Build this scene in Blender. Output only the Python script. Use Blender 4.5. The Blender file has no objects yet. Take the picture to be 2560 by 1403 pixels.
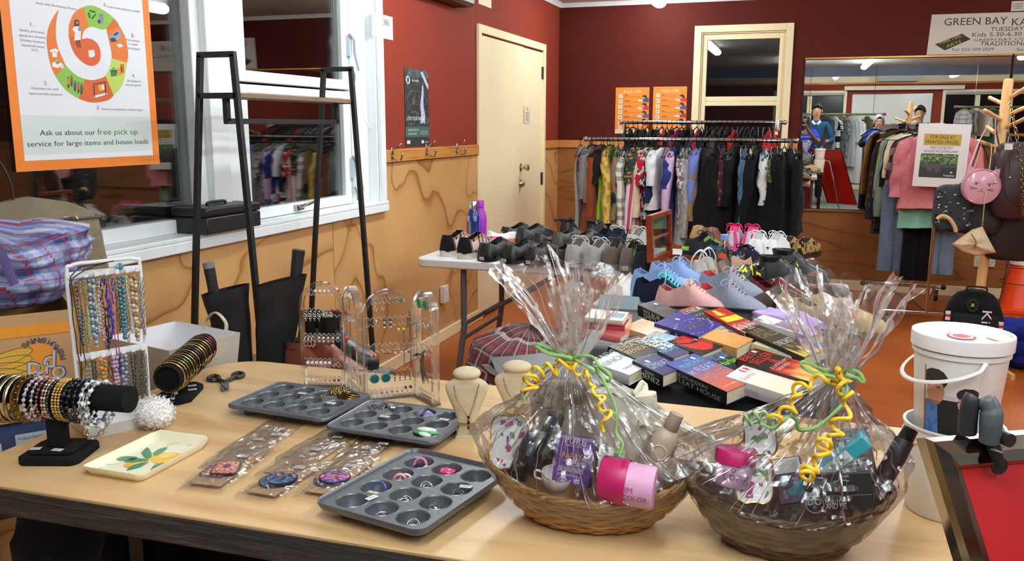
import bpy, bmesh, math, random
from mathutils import Matrix, Vector as V, Euler, noise
PI=math.pi; TAU=2*PI
S=bpy.context.scene; COL=S.collection
rnd=random.Random(7)
sin,cos=math.sin,math.cos
# ---------------------------------------------------------------- camera
CF,CYAW,CPIT,CROL=2143.9,.3214,.1794,.0029
CAM=V((0,0,1.39))
_f=V((-sin(CYAW)*cos(CPIT),cos(CYAW)*cos(CPIT),-sin(CPIT))); _r=V((cos(CYAW),sin(CYAW),0)); _u=_r.cross(_f)
CR=_r*cos(CROL)+_u*sin(CROL); CU=-_r*sin(CROL)+_u*cos(CROL)
cd=bpy.data.cameras.new('camera'); cam=bpy.data.objects.new('camera',cd); COL.objects.link(cam)
cd.sensor_width=36; cd.lens=36*CF/2560; cd.clip_start=.02; cd.clip_end=60
m=Matrix((CR,CU,-_f)).transposed().to_4x4(); m.translation=CAM; cam.matrix_world=m; S.camera=cam
def ray(x,y): return _f*CF+CR*(x-1280)-CU*(y-701.5)
def az(x,y,z): d=ray(x,y); return CAM+d*((z-CAM.z)/d.z)      # where the sight line meets a height
def ax(x,y,X): d=ray(x,y); return CAM+d*(X/d.x)
def ay(x,y,Y): d=ray(x,y); return CAM+d*(Y/d.y)
# ---------------------------------------------------------------- world, exposure, lamps
w=bpy.data.worlds.new('night'); S.world=w; w.use_nodes=True
w.node_tree.nodes['Background'].inputs[0].default_value=(.004,.005,.007,1)
S.view_settings.view_transform='Standard'; S.view_settings.look='None'; S.view_settings.gamma=1; S.view_settings.use_curve_mapping=False
S.view_settings.exposure=.33
S.cycles.max_bounces=8; S.cycles.transparent_max_bounces=20; S.cycles.glossy_bounces=5; S.cycles.transmission_bounces=8; S.cycles.diffuse_bounces=4
S.cycles.sample_clamp_indirect=4; S.cycles.caustics_reflective=False; S.cycles.caustics_refractive=False
LAMP=34.0
LAMPS=[(-1.19,6.95,1.0),(-1.19,3.9,1.6),(.95,5.8,1.5),(.95,2.7,1.6),(.95,-.1,1.5),(3.0,4.6,1.5),(3.0,1.6,1.5),(2.8,-3.3,1.5),(.6,-3.5,1.5),(-.35,.35,1.5)]  # last batten is unseen, added to brighten the near table and left wall
# ---------------------------------------------------------------- materials
def K(r,g=None,b=None):
    if g is None: g=b=r
    f=lambda c:(c/255/12.92 if c<10.3 else ((c/255+.055)/1.055)**2.4)
    return (f(r),f(g),f(b))
MATS={}
def mixc(a,b,t): return tuple(x+(y-x)*t for x,y in zip(a,b))
def new(name):
    m=bpy.data.materials.new(name); m.use_nodes=True; t=m.node_tree; MATS[name]=m
    return m,t,t.nodes['Principled BSDF']
def nd(t,ty,ins=None,**kw):
    n=t.nodes.new('ShaderNode'+ty)
    for k,v in kw.items(): setattr(n,k,v)
    for k,v in (ins or {}).items():
        if hasattr(v,'is_output'): t.links.new(v,n.inputs[k])
        else: n.inputs[k].default_value=v
    return n
def setp(t,p,**kw):
    al=dict(rough='Roughness',metal='Metallic',spec='Specular IOR Level',coat='Coat Weight',trans='Transmission Weight',ior='IOR',alpha='Alpha',sheen='Sheen Weight',emit='Emission Strength',ecol='Emission Color',color='Base Color',normal='Normal',sss='Subsurface Weight')
    for k,v in kw.items():
        i=p.inputs[al[k]]
        if hasattr(v,'is_output'): t.links.new(v,i)
        elif k in('color','ecol'): i.default_value=(*v,1)
        else: i.default_value=v
def ramp(t,fac,stops,mode='LINEAR'):
    r=nd(t,'ValToRGB',{'Fac':fac}); r.color_ramp.interpolation=mode; e=r.color_ramp.elements
    while len(e)<len(stops): e.new(.5)
    for a,(p,c) in zip(e,stops): a.position=p; a.color=(*c,1)
    return r.outputs[0]
def bump(t,h,s,d=.01): return nd(t,'Bump',{'Height':h,'Strength':s,'Distance':d}).outputs[0]
def vcm(name,rough=.5,metal=0,nscale=60,var=.12,bs=.0,bscale=200,bd=.002,**kw):
    """material whose colour is the object's own printed or dyed colour, with a little noise in it"""
    m,t,p=new(name); a=nd(t,'Attribute',attribute_name='Col'); tc=nd(t,'TexCoord')
    n=nd(t,'TexNoise',{'Vector':tc.outputs['Object'],'Scale':nscale,'Detail':3.}); mr=nd(t,'MapRange',{0:n.outputs[0],3:1-var,4:1+var})
    mx=nd(t,'Mix',data_type='RGBA',blend_type='MULTIPLY'); mx.inputs[0].default_value=1
    t.links.new(a.outputs[0],mx.inputs[6]); t.links.new(mr.outputs[0],mx.inputs[7])
    setp(t,p,color=mx.outputs[2],rough=rough,metal=metal,**kw)
    if bs:
        n2=nd(t,'TexNoise',{'Vector':tc.outputs['Object'],'Scale':bscale,'Detail':2.}); setp(t,p,normal=bump(t,n2.outputs[0],bs,bd))
    return m
vcm('matte',.7); vcm('satin',.42,var=.05); vcm('gloss',.16,var=.04); vcm('paper',.6,var=.03,nscale=8); vcm('cover',.3,var=.03,nscale=20)
vcm('cloth',.92,nscale=40,var=.2,bs=.5,bscale=500,sheen=.03,spec=.12); vcm('knit',.95,nscale=30,var=.18,bs=1.,bscale=160,bd=.006,sheen=.06,spec=.12)
vcm('leather',.38,nscale=25,var=.15,bs=.3,bscale=120); vcm('velvet',.95,nscale=40,var=.25,spec=.15,bs=.3,bscale=400)
vcm('metal',.22,1,var=.1); vcm('chrome',.07,1,var=.04,nscale=5); vcm('dullmetal',.4,1,var=.15,nscale=30); vcm('powder',.5,nscale=90,var=.2,bs=.2,bscale=300)
vcm('plastic',.35,var=.04); vcm('bead',.1,var=.15,nscale=120,coat=.5); vcm('skin',.5,var=.06,nscale=40,sss=.05); vcm('hair',.55,var=.3,nscale=150,bs=.6,bscale=220)
vcm('wick',.55,nscale=70,var=.3,bs=.4,bscale=180); vcm('suede',.9,nscale=40,var=.2,spec=.2)
def thin(name,tint,gl_rough,fac,edge,bscale=40,bs=.0,gcol=(1,1,1)):
    """clear film or acrylic: see-through, with mirror-like sheen that grows at the edges"""
    m,t,p=new(name); t.nodes.remove(p); out=t.nodes['Material Output']
    tr=nd(t,'BsdfTransparent',{'Color':(*tint,1)}); gl=nd(t,'BsdfGlossy',{'Roughness':gl_rough,'Color':(*gcol,1)}); fr=nd(t,'LayerWeight',{'Blend':.35})
    mr=nd(t,'MapRange',{0:fr.outputs['Fresnel'],3:fac,4:edge}); mx=nd(t,'MixShader',{0:mr.outputs[0],1:tr.outputs[0],2:gl.outputs[0]})
    if bs:
        tc=nd(t,'TexCoord'); n=nd(t,'TexNoise',{'Vector':tc.outputs['Object'],'Scale':bscale,'Detail':2.,'Distortion':.6}); b=bump(t,n.outputs[0],bs,.02)
        t.links.new(b,gl.inputs['Normal']); t.links.new(b,fr.inputs['Normal'])
    t.links.new(mx.outputs[0],out.inputs[0]); return m
thin('pane',(.78,.81,.8),0.0,.055,.55); thin('acrylic',(.955,.96,.965),.12,.1,.8); thin('acryledge',(.9,.9,.92),.3,.4,.9); thin('film',(.99,.99,.99),.24,.065,.65,30,.2); thin('polybag',(.985,.985,.985),.2,.1,.6,40,.2)
thin('bottleclear',(.9,.92,.93),.03,.08,.8)
m,t,p=new('mirror'); setp(t,p,color=(.86,.88,.87),metal=1,rough=.0)
m,t,p=new('tube'); setp(t,p,color=(1,1,1),ecol=(.92,.985,1),emit=LAMP)
m,t,p=new('exitglow'); setp(t,p,color=(.1,.6,.3),ecol=(.1,.75,.35),emit=1.2)
def plywood(name,rot,sc,seed,base=K(206,164,110),dark=K(160,112,62)):
    m,t,p=new(name); tc=nd(t,'TexCoord'); mp=nd(t,'Mapping',{'Vector':tc.outputs['Object'],'Location':(seed,seed*1.7,seed*.6),'Rotation':rot,'Scale':sc})
    n=nd(t,'TexNoise',{'Vector':mp.outputs[0],'Scale':1.,'Detail':2.5,'Roughness':.45,'Distortion':.5})
    k=nd(t,'Math',{0:n.outputs[0],1:8.},operation='MULTIPLY'); fr=nd(t,'Math',{0:k.outputs[0]},operation='FRACT')
    mid=tuple((a*.72+b*.28) for a,b in zip(base,dark))
    c=ramp(t,fr.outputs[0],[(0,mid),(.06,base),(.5,tuple(x*1.06 for x in base)),(.78,base),(.92,mid),(.98,dark)])
    n2=nd(t,'TexNoise',{'Vector':tc.outputs['Object'],'Scale':.9,'Detail':3.}); mx=nd(t,'Mix',data_type='RGBA',blend_type='MULTIPLY'); mx.inputs[0].default_value=1
    t.links.new(c,mx.inputs[6]); t.links.new(ramp(t,n2.outputs[0],[(.3,(.78,.72,.66)),(.7,(1.08,1.06,1.04))]),mx.inputs[7])
    setp(t,p,color=mx.outputs[2],rough=.34,spec=.4); return m
plywood('ply_left',(.25,0,0),(1,.55,1.7),3.1); plywood('ply_left2',(0,0,0),(1,1.1,.9),8.4); plywood('ply_back',(0,0,0),(.4,.4,2.6),1.3,K(150,100,56),K(118,74,38))
def wood(name,base,dark,sc,rough=.4,line=.5,coat=0):
    m,t,p=new(name); tc=nd(t,'TexCoord'); mp=nd(t,'Mapping',{'Vector':tc.outputs['Object'],'Scale':sc})
    n=nd(t,'TexNoise',{'Vector':mp.outputs[0],'Scale':1.,'Detail':5.,'Roughness':.6,'Distortion':.4})
    c=ramp(t,n.outputs[0],[(.3,dark),(.3+.3*line,base),(.75,tuple(min(1,x*1.1) for x in base))])
    setp(t,p,color=c,rough=rough,coat=coat,normal=bump(t,n.outputs[0],.08,.002)); return m
wood('tabletop',K(210,176,128),K(188,148,98),(2.2,14,40),.36,.7); wood('pine',K(214,160,96),K(178,120,62),(30,3,30),.45); wood('beech',K(222,176,118),K(196,146,90),(30,30,4),.45)
wood('railwood',K(196,134,66),K(150,92,40),(3,3,40),.4); wood('mahog',K(132,52,28),K(96,34,18),(8,40,40),.25); wood('greywood',K(126,104,84),K(84,66,52),(40,4,40),.5)
def wallpaint(name,c,rough=.75):
    m,t,p=new(name); tc=nd(t,'TexCoord'); n=nd(t,'TexNoise',{'Vector':tc.outputs['Object'],'Scale':220.,'Detail':2.}); n2=nd(t,'TexNoise',{'Vector':tc.outputs['Object'],'Scale':1.3,'Detail':4.})
    cc=ramp(t,n2.outputs[0],[(.3,tuple(x*.93 for x in c)),(.7,tuple(min(1,x*1.05) for x in c))]); setp(t,p,color=cc,rough=rough,normal=bump(t,n.outputs[0],.25,.001),spec=.18)
wallpaint('red',K(132,50,35)); wallpaint('maroon',K(80,24,17)); wallpaint('cream',K(248,234,194),.5); wallpaint('white',K(240,247,250),.4); wallpaint('ceil',K(222,222,218),.9); wallpaint('bluegrey',K(116,126,146),.6); wallpaint('board',K(46,48,48),.7)
m,t,p=new('lino'); tc=nd(t,'TexCoord'); n=nd(t,'TexNoise',{'Vector':tc.outputs['Object'],'Scale':2.2,'Detail':6.,'Roughness':.65}); n2=nd(t,'TexNoise',{'Vector':tc.outputs['Object'],'Scale':90.,'Detail':2.})
setp(t,p,color=ramp(t,n.outputs[0],[(.3,K(150,72,24)),(.55,K(172,88,30)),(.75,K(186,102,42))]),rough=.36,normal=bump(t,n2.outputs[0],.05,.002),spec=.3)
m,t,p=new('carpet'); tc=nd(t,'TexCoord'); n=nd(t,'TexNoise',{'Vector':tc.outputs['Object'],'Scale':140.,'Detail':3.}); setp(t,p,color=ramp(t,n.outputs[0],[(.3,K(96,98,94)),(.7,K(140,140,134))]),rough=.95,normal=bump(t,n.outputs[0],.6,.004))
m,t,p=new('blackedge'); tc=nd(t,'TexCoord'); mp=nd(t,'Mapping',{'Vector':tc.outputs['Object'],'Scale':(4,40,60)}); n=nd(t,'TexNoise',{'Vector':mp.outputs[0],'Scale':2.,'Detail':8.,'Roughness':.7})
setp(t,p,color=ramp(t,n.outputs[0],[(.45,K(38,38,38)),(.6,K(62,60,58)),(.72,K(120,104,84))]),rough=.55,normal=bump(t,n.outputs[0],.7,.006))
m,t,p=new('nonstick'); tc=nd(t,'TexCoord'); n=nd(t,'TexNoise',{'Vector':tc.outputs['Object'],'Scale':900.,'Detail':2.}); setp(t,p,color=ramp(t,n.outputs[0],[(.35,K(84,88,94)),(.65,K(118,122,130))]),rough=.34,metal=.5)
# ---------------------------------------------------------------- mesh builder
FONT={}
def glyphs(s):
    if s not in FONT:
        cu=bpy.data.curves.new('t','FONT'); cu.body=s; cu.resolution_u=2; o=bpy.data.objects.new('t',cu)
        me=bpy.data.meshes.new_from_object(o); vs=[(v.co.x,v.co.y) for v in me.vertices]; fs=[tuple(q.vertices) for q in me.polygons]
        FONT[s]=(vs,fs,min([v[0] for v in vs],default=0),max([v[0] for v in vs],default=1)); bpy.data.objects.remove(o); bpy.data.meshes.remove(me); bpy.data.curves.remove(cu)
    return FONT[s]
def T3(x=0,y=0,z=0): return Matrix.Translation((x,y,z))
def RX(a): return Matrix.Rotation(a,4,'X')
def RY(a): return Matrix.Rotation(a,4,'Y')
def RZ(a): return Matrix.Rotation(a,4,'Z')
def SC(x,y=None,z=None): return Matrix.Diagonal((x,x if y is None else y,x if z is None else z,1))
def frame(o,x,y):
    """matrix with origin o, local x along x, local y near y"""
    x=V(x).normalized(); z=x.cross(V(y)).normalized(); y=z.cross(x); m=Matrix((x,y,z)).transposed().to_4x4(); m.translation=V(o); return m
WALL_L=lambda y,z,d=.002: frame((-2.154+d,y,z),(0,1,0),(0,0,1))
WALL_B=lambda x,z,d=.002: frame((x,7.81-d,z),(1,0,0),(0,0,1))
class B:
    def __init__(s,col=(.8,.8,.8),X=None): s.v=[];s.f=[];s.c=[];s.m=[];s.X=X or Matrix();s.col=col;s.k=0
    def add(s,vs,fs,col=None):
        n=len(s.v); s.v+=[s.X@V(p) for p in vs]; s.f+=[[i+n for i in f] for f in fs]
        s.c+=col if isinstance(col,list) else [col or s.col]*len(fs); s.m+=[s.k]*len(fs); return s
    def box(s,x0,y0,z0,x1,y1,z1,col=None):
        return s.add([(x0,y0,z0),(x1,y0,z0),(x1,y1,z0),(x0,y1,z0),(x0,y0,z1),(x1,y0,z1),(x1,y1,z1),(x0,y1,z1)],[(3,2,1,0),(4,5,6,7),(0,1,5,4),(1,2,6,5),(2,3,7,6),(3,0,4,7)],col)
    def cbox(s,c,d,col=None): return s.box(c[0]-d[0]/2,c[1]-d[1]/2,c[2]-d[2]/2,c[0]+d[0]/2,c[1]+d[1]/2,c[2]+d[2]/2,col)
    def grid(s,fn,nu,nv,cu=False,cv=False,col=None):
        """fn(u,v) with u,v in 0..1; cu/cv close the surface; col(u,v) a pattern"""
        U=nu if cu else nu+1; W=nv if cv else nv+1
        vs=[fn(i/nu,j/nv) for j in range(W) for i in range(U)]; fs=[];cs=[]
        for j in range(nv):
            for i in range(nu):
                a,b=i,(i+1)%U; c,d=j,(j+1)%W; fs.append((c*U+a,c*U+b,d*U+b,d*U+a))
                if col: cs.append(col((i+.5)/nu,(j+.5)/nv) if callable(col) else col)
        return s.add(vs,fs,cs if col else None)
    def lathe(s,pr,n=24,col=None,sx=1,sy=1,cap=True):
        s.grid(lambda u,v:(pr[round(v*(len(pr)-1))][0]*cos(u*TAU)*sx,pr[round(v*(len(pr)-1))][0]*sin(u*TAU)*sy,pr[round(v*(len(pr)-1))][1]),n,len(pr)-1,True,False,col)
        if cap:
            for e,fl in ((pr[0],1),(pr[-1],0)):
                if e[0]>1e-5: s.add([(e[0]*cos(i/n*TAU)*sx,e[0]*sin(i/n*TAU)*sy,e[1]) for i in range(n)],[tuple(range(n))[::-1] if fl else tuple(range(n))],col if not callable(col) else None)
        return s
    def cyl(s,r,z0,z1,n=20,col=None,r2=None): return s.lathe([(r,z0),(r if r2 is None else r2,z1)],n,col)
    def sph(s,c,r,nu=12,nv=8,col=None):
        r=r if hasattr(r,'__len__') else (r,r,r)
        return s.grid(lambda u,v:(c[0]+r[0]*cos(u*TAU)*sin(v*PI),c[1]+r[1]*sin(u*TAU)*sin(v*PI),c[2]-r[2]*cos(v*PI)),nu,nv,True,False,col)
    def tube(s,pts,r,n=8,closed=False,col=None,cap=True,flat=None):
        """swept tube; r number or list; flat=(a,b) scales the section"""
        P=[V(p) for p in pts]; L=len(P); rr=r if hasattr(r,'__len__') else [r]*L; vs=[];up=None
        for i in range(L):
            a=P[(i-1)%L] if (closed or i) else P[0]; b=P[(i+1)%L] if (closed or i<L-1) else P[-1]; t=(b-a)
            t=t.normalized() if t.length>1e-9 else V((0,0,1))
            if up is None: up=V((0,0,1)) if abs(t.z)<.9 else V((0,1,0))
            x=(up-t*up.dot(t)); x=x.normalized() if x.length>1e-6 else t.orthogonal().normalized(); up=x; y=t.cross(x); fa,fb=flat or (1,1)
            vs+=[P[i]+(x*cos(k/n*TAU)*fa+y*sin(k/n*TAU)*fb)*rr[i] for k in range(n)]
        fs=[(i*n+k,i*n+(k+1)%n,((i+1)%L)*n+(k+1)%n,((i+1)%L)*n+k) for i in range(L if closed else L-1) for k in range(n)]
        if cap and not closed: fs+=[tuple(range(n))[::-1],tuple((L-1)*n+k for k in range(n))]
        return s.add(vs,fs,col)
    def torus(s,c,R,r,nu=24,nv=8,col=None,axis=None,sy=1):
        q=V((0,0,1)).rotation_difference(V(axis)).to_matrix() if axis else Matrix.Identity(3)
        return s.tube([V(c)+q@V((R*cos(i/nu*TAU),R*sy*sin(i/nu*TAU),0)) for i in range(nu)],r,nv,True,col)
    def prism(s,pts,z0,z1,col=None):
        n=len(pts); return s.add([(*p,z0) for p in pts]+[(*p,z1) for p in pts],[tuple(range(n))[::-1],tuple(range(n,2*n))]+[(i,(i+1)%n,n+(i+1)%n,n+i) for i in range(n)],col)
    def poly(s,pts,col=None,z=.0005): return s.add([(p[0],p[1],z) for p in pts],[tuple(range(len(pts)))],col)
    def rect(s,x0,y0,x1,y1,col=None,z=.0005): return s.poly([(x0,y0),(x1,y0),(x1,y1),(x0,y1)],col,z)
    def disc(s,x,y,r,col=None,z=.0006,ry=None,n=20,rot=0): return s.poly([(x+r*cos(a/n*TAU)*cos(rot)-(ry or r)*sin(a/n*TAU)*sin(rot),y+r*cos(a/n*TAU)*sin(rot)+(ry or r)*sin(a/n*TAU)*cos(rot)) for a in range(n)],col,z)
    def text(s,tx,x,y,h,w=None,al='L',col=None,z=.0008,rot=0,shear=0,wx=1):
        """flat lettering in the local xy plane: h capital height, w fitted width"""
        vs,fs,a,b=glyphs(tx); k=h/.69; kx=k*wx if w is None else w/max(1e-6,b-a); W=(b-a)*kx; o={'L':0,'C':-W/2,'R':-W}[al]
        c,d=cos(rot),sin(rot); q=[]
        for vx,vy in vs:
            X=(vx-a)*kx+o; Y=vy*k; X+=shear*Y; q.append((x+X*c-Y*d,y+X*d+Y*c,z))
        return s.add(q,fs,col)
def link(o,par=None):
    COL.objects.link(o)
    if par: o.parent=par
    return o
def tag(o,label,cat,group=None,kind=None):
    if label: o['label']=label
    if cat: o['category']=cat
    if group: o['group']=group
    if kind: o['kind']=kind
    return o
def obj(name,b,mats='matte',par=None,sm=35,bev=0,M=None,label=None,cat=None,group=None,kind=None,sub=0,thick=0):
    me=bpy.data.meshes.new(name); me.from_pydata([tuple(v) for v in b.v],[],b.f)
    for x in ([mats] if isinstance(mats,str) else mats): me.materials.append(MATS[x])
    me.polygons.foreach_set('material_index',b.m)
    at=me.color_attributes.new('Col','FLOAT_COLOR','CORNER'); buf=[]
    for f,c in zip(b.f,b.c): buf+=[c[0],c[1],c[2],1.]*len(f)
    at.data.foreach_set('color',buf)
    if sm is not None: me.polygons.foreach_set('use_smooth',[True]*len(b.f)); me.set_sharp_from_angle(angle=math.radians(sm))
    o=bpy.data.objects.new(name,me)
    if thick: md=o.modifiers.new('thick','SOLIDIFY'); md.thickness=thick; md.offset=0
    if bev: md=o.modifiers.new('edge','BEVEL'); md.width=bev; md.segments=2; md.limit_method='ANGLE'; md.angle_limit=.7
    if sub: md=o.modifiers.new('sub','SUBSURF'); md.levels=sub; md.render_levels=sub
    if M is not None: o.matrix_world=M
    link(o,par); return tag(o,label,cat,group,kind)
def thing(name,label,cat,M=None,group=None):
    o=bpy.data.objects.new(name,None); o.empty_display_size=.05
    if M is not None: o.matrix_world=M if isinstance(M,Matrix) else T3(*M)
    link(o); return tag(o,label,cat,group)
def structure(name,b,mats,par=None,**k): return obj(name,b,mats,par,kind=None if par else 'structure',**k)
def kids(o): return [c for c in o.children]
def copy_tree(o,M,label=None,group=None):
    """a thing and copies of its parts and sub-parts"""
    c=o.copy(); COL.objects.link(c); c.matrix_world=M
    if label: c['label']=label
    if group: c['group']=group
    for k in kids(o):
        d=k.copy(); COL.objects.link(d); d.parent=c
        for g in kids(k): e=g.copy(); COL.objects.link(e); e.parent=d
    return c
def lerp(a,b,t): return a+(b-a)*t
def facepx(M):
    """where sight lines meet the local xy plane of M, in its own coordinates"""
    n=M.col[2].xyz; o=M.translation; I=M.inverted()
    def f(x,y): d=ray(x,y); q=I@(CAM+d*((o-CAM).dot(n)/d.dot(n))); return (q.x,q.y)
    return f
def interp(tab,t):
    for (a,x),(b,y) in zip(tab,tab[1:]):
        if t<=b: return x+(y-x)*(max(0,t-a)/max(1e-9,b-a))
    return tab[-1][1]
def spline(pts,n):
    """smooth open curve through points"""
    P=[V(p) for p in pts]; P=[P[0]*2-P[1]]+P+[P[-1]*2-P[-2]]; out=[]
    for i in range(1,len(P)-2):
        a,b,c,d=P[i-1:i+3]
        for j in range(n):
            t=j/n; out.append(.5*((2*b)+(c-a)*t+(2*a-5*b+4*c-d)*t*t+(3*b-a-3*c+d)*t**3))
    return out+[P[-2]]
def ns(x,y=0,z=0): return noise.noise(V((x,y,z)))
WHITE=K(240,240,238); BLACK=K(22,22,24)
# ================================================================ the setting
XW=-2.154; YB=7.81; YF=-5.1; XR=5.2; CZ=2.47
b=B(); b.box(XW-.3,.55,-.1,XR+.2,YB+.2,0); b.k=1; b.box(XW-.3,YF-.2,-.1,XR+.2,.55,-.0005); structure('floor',b,['lino','carpet'])
b=B(); b.box(XW-.2,YF-.2,CZ,XR+.2,YB+.2,CZ+.1); structure('ceiling',b,['ceil'])
# left wall: red above the rail, plywood below, opening for the window
W0,W1,WZ=1.0,4.19,.96
b=B(); b.box(XW-.12,YF,1.18,XW,W0,CZ); b.box(XW-.12,W1,1.18,XW,YB,CZ); b.box(XW-.12,W0,2.2,XW,W1,CZ)
for y in (4.45,5.69,6.62): b.box(XW,y-.0015,2.1 if y>5.6 else 1.27,XW+.0006,y+.0015,CZ)
b.k=1; b.box(XW-.12,YF,0,XW,W0,1.18); b.box(XW-.12,W0,0,XW,3.685,WZ); b.k=2; b.box(XW-.12,3.69,0,XW,W1,WZ); b.box(XW-.12,W1,0,XW,YB,1.18); structure('wall_left',b,['red','ply_left','ply_left2'])
b=B(); b.box(XW,W1+.05,1.185,XW+.018,5.68,1.255); b.box(XW,7.325,1.185,XW+.018,YB,1.255); structure('trim_1',b,['railwood'],bev=.004)
b=B(); b.box(XW,YF,0,XW+.014,5.68,.075); b.box(XW,7.325,0,XW+.014,YB,.075); structure('baseboard_left',b,['cream'],bev=.003)
# back wall with its window opening
X0,X1,Z0,Z1=-.875,-.175,.75,2.18
b=B(); b.box(XW,YB,1.18,X0,YB+.12,CZ); b.box(X1,YB,1.18,XR,YB+.12,CZ); b.box(X0,YB,Z1,X1,YB+.12,CZ); b.box(.55,YB-.0006,1.26,.553,YB,CZ); b.box(X1+.06,YB-.0006,1.96,XR,YB,1.963)
b.k=1; b.box(XW,YB,0,X0,YB+.12,1.18); b.box(X1,YB,0,XR,YB+.12,1.18); b.box(X0,YB,0,X1,YB+.12,Z0); b.col=K(60,40,20)
structure('wall_back',b,['maroon','ply_back'])
b=B(); b.box(XW+.018,YB-.018,1.185,X0-.06,YB,1.255); b.box(X1+.06,YB-.018,1.185,-.03,YB,1.255); structure('trim_2',b,['railwood'],bev=.004)
b=B(); b.box(XW+.014,YB-.014,0,XR,YB,.085); structure('baseboard_back',b,['cream'],bev=.003)
b=B(); cr=[(0,0),(.0,-.035),(.012,-.035),(.03,-.012),(.05,0)]
b.X=Matrix(((0,0,1,XW),(0,1,0,0),(1,0,0,0),(0,0,0,1))); b.X=Matrix()
b.add([(XW+x,y,CZ+z) for y in (YF,YB) for x,z in cr],[(i,i+1,i+6,i+5) for i in range(4)]); b.add([(x2,YB-x,CZ+z) for x2 in (XW,XR) for x,z in cr],[(i,i+1,i+6,i+5) for i in range(4)]); structure('trim_3',b,['white'])
# far end of the hall behind the camera (seen in the mirror), right wall, ceiling beam
b=B(); b.box(XW,YF-.12,1.18,XR,YF,2.3); b.k=1; b.box(XW,YF-.12,0,XR,YF,1.18); b.k=2; b.box(XW,YF-.12,2.3,XR,YF,CZ); structure('wall_front',b,['red','ply_back','cream'])
b=B(); b.box(XR,YF,1.18,XR+.12,YB,CZ); b.k=1; b.box(XR,YF,0,XR+.12,YB,1.18); structure('wall_right',b,['red','ply_back'])
b=B(); b.box(XW,YF,2.29,XR,YF+.02,2.33); b.box(XW,YF,1.19,XR,YF+.018,1.25); structure('trim_4',b,['railwood'])
b=B(); b.box(XW+.02,YF,0,XR,YF+.014,.1); structure('baseboard_front',b,['cream'])
b=B(); b.box(XW,-2.15,2.3,XR,-2.0,CZ); structure('trim_5',b,['bluegrey'])
b=B(); b.box(XW,-2.0,2.29,XR,-1.985,2.3,); structure('trim_6',b,['matte'])
for i,(x,y,L) in enumerate(LAMPS):
    o=thing('ceiling_light','fluorescent batten '+('on the ceiling close to the rear wall window' if i==0 else 'on the ceiling, '+['','above the shoe table','before the wall mirror','above the book bin','over the collection buckets','in front of the side wall mirror','close to the side wall','by the wide rear windows','by the whiteboard','over the near end of the jewellery table'][i]),'light',(x,y,CZ),'fluorescent battens on the ceiling')
    b=B(K(235)); b.box(-.03,-L/2-.03,-.03,.03,L/2+.03,0); obj('housing',b,'plastic',o,bev=.004)
    b=B(K(250)); b.grid(lambda u,v:(.055*cos(u*TAU),-L/2+v*L,-.075+.042*sin(u*TAU)),16,1,True); obj('diffuser',b,'tube',o)
# ---- window_1 : big white window of the left wall
WF=XW+.02
w1=thing('window_1',None,None,(0,0,0)); w1['kind']='structure'
b=B(); b.box(XW,W1,.9823,WF,W1+.055,2.28); b.box(XW,W0+.0003,2.2,WF,W1-.0003,2.28); b.box(XW,W0-.05,.93,WF,W0,2.28)
obj('window_casing',b,'white',w1,bev=.003)
b=B(); b.box(XW-.14,W0,.965,WF+.012,W1+.055,.982); b.box(XW-.0,W0-.05,.925,WF+.012,W1+.055,.965); obj('window_sill',b,'white',w1,bev=.004)
b=B(); b.box(XW-.14,W1-.015,.98,XW,W1,2.2); b.box(XW-.14,W0,2.19,XW,W1,2.2); b.box(XW-.14,W0,.98,XW,W0+.01,2.2); obj('window_reveal',b,'white',w1)
GX=XW-.1
b=B(); b.box(GX-.03,W0,.982,GX+.03,2.789,1.035); b.box(GX-.03,2.79,.982,GX+.045,2.84,2.19); b.box(GX-.03,2.8403,.982,GX+.075,2.95,2.19); b.box(GX-.03,2.9503,.982,GX+.055,3.06,2.19); b.box(GX-.03,4.0,.982,GX+.05,W1-.015,2.19); b.box(GX-.03,W0,2.13,GX+.03,2.789,2.19); b.box(GX-.03,3.061,2.135,GX+.03,3.999,2.19)
obj('window_frame',b,'white',w1,bev=.004)
b=B(); b.box(GX-.004,W0,1.03,GX+.004,2.8,2.14); obj('pane',b,'pane',w1)
for nm,z0,z1 in (('upper',1.565,2.13),('lower',.985,1.555)):
    b=B(); fw=.062; b.box(GX,3.065,z0,GX+.045,3.065+fw,z1); b.box(GX,3.93,z0,GX+.045,3.995,z1); b.box(GX,3.0655+fw,z0,GX+.0445,3.9295,z0+fw*.75); b.box(GX,3.0655+fw,z1-fw*.6,GX+.0445,3.9295,z1)
    s=obj('sash',b,'white',w1,bev=.004); b=B(); b.box(GX+.018,3.1,z0+.03,GX+.024,3.95,z1-.03); obj('pane',b,'pane',s)
for z in (1.17,1.78):
    b=B(K(196,206,222)); b.X=T3(GX+.065,3.985,z); b.box(-.02,-.012,-.05,0,.012,.05); b.tube([(0,0,.06),(.02,.01,.03),(.015,.02,-.03),(.03,.03,-.12)],.011,8); b.col=K(150); b.sph((0,0,.05),.014); b.tube([(0,.0,-.1),(0,.03,-.14),(0,.03,-.17)],.006,6); obj('stay',b,'plastic',w1)
b=B(K(170,165,155)); b.X=T3(GX+.05,3.47,1.01); b.box(-.01,-.03,-.012,.012,.03,.012); b.tube([(.01,0,0),(.035,.01,.012),(.04,.05,.018),(.04,.09,.024)],[.007,.008,.007,.006],8); obj('latch',b,'metal',w1)
b=B(K(225)); pts=[ax(902,-40,-2.185)+V((0,0,.0))]+[ax(x,y,-2.185) for x,y in ((905,60),(900,180),(903,260),(918,312),(930,318),(938,300),(940,200),(938,60))]; sp=spline(pts,14)
for q in sp: b.sph(q,.003,5,4)
obj('bead_chain',b,'plastic',w1)
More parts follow.
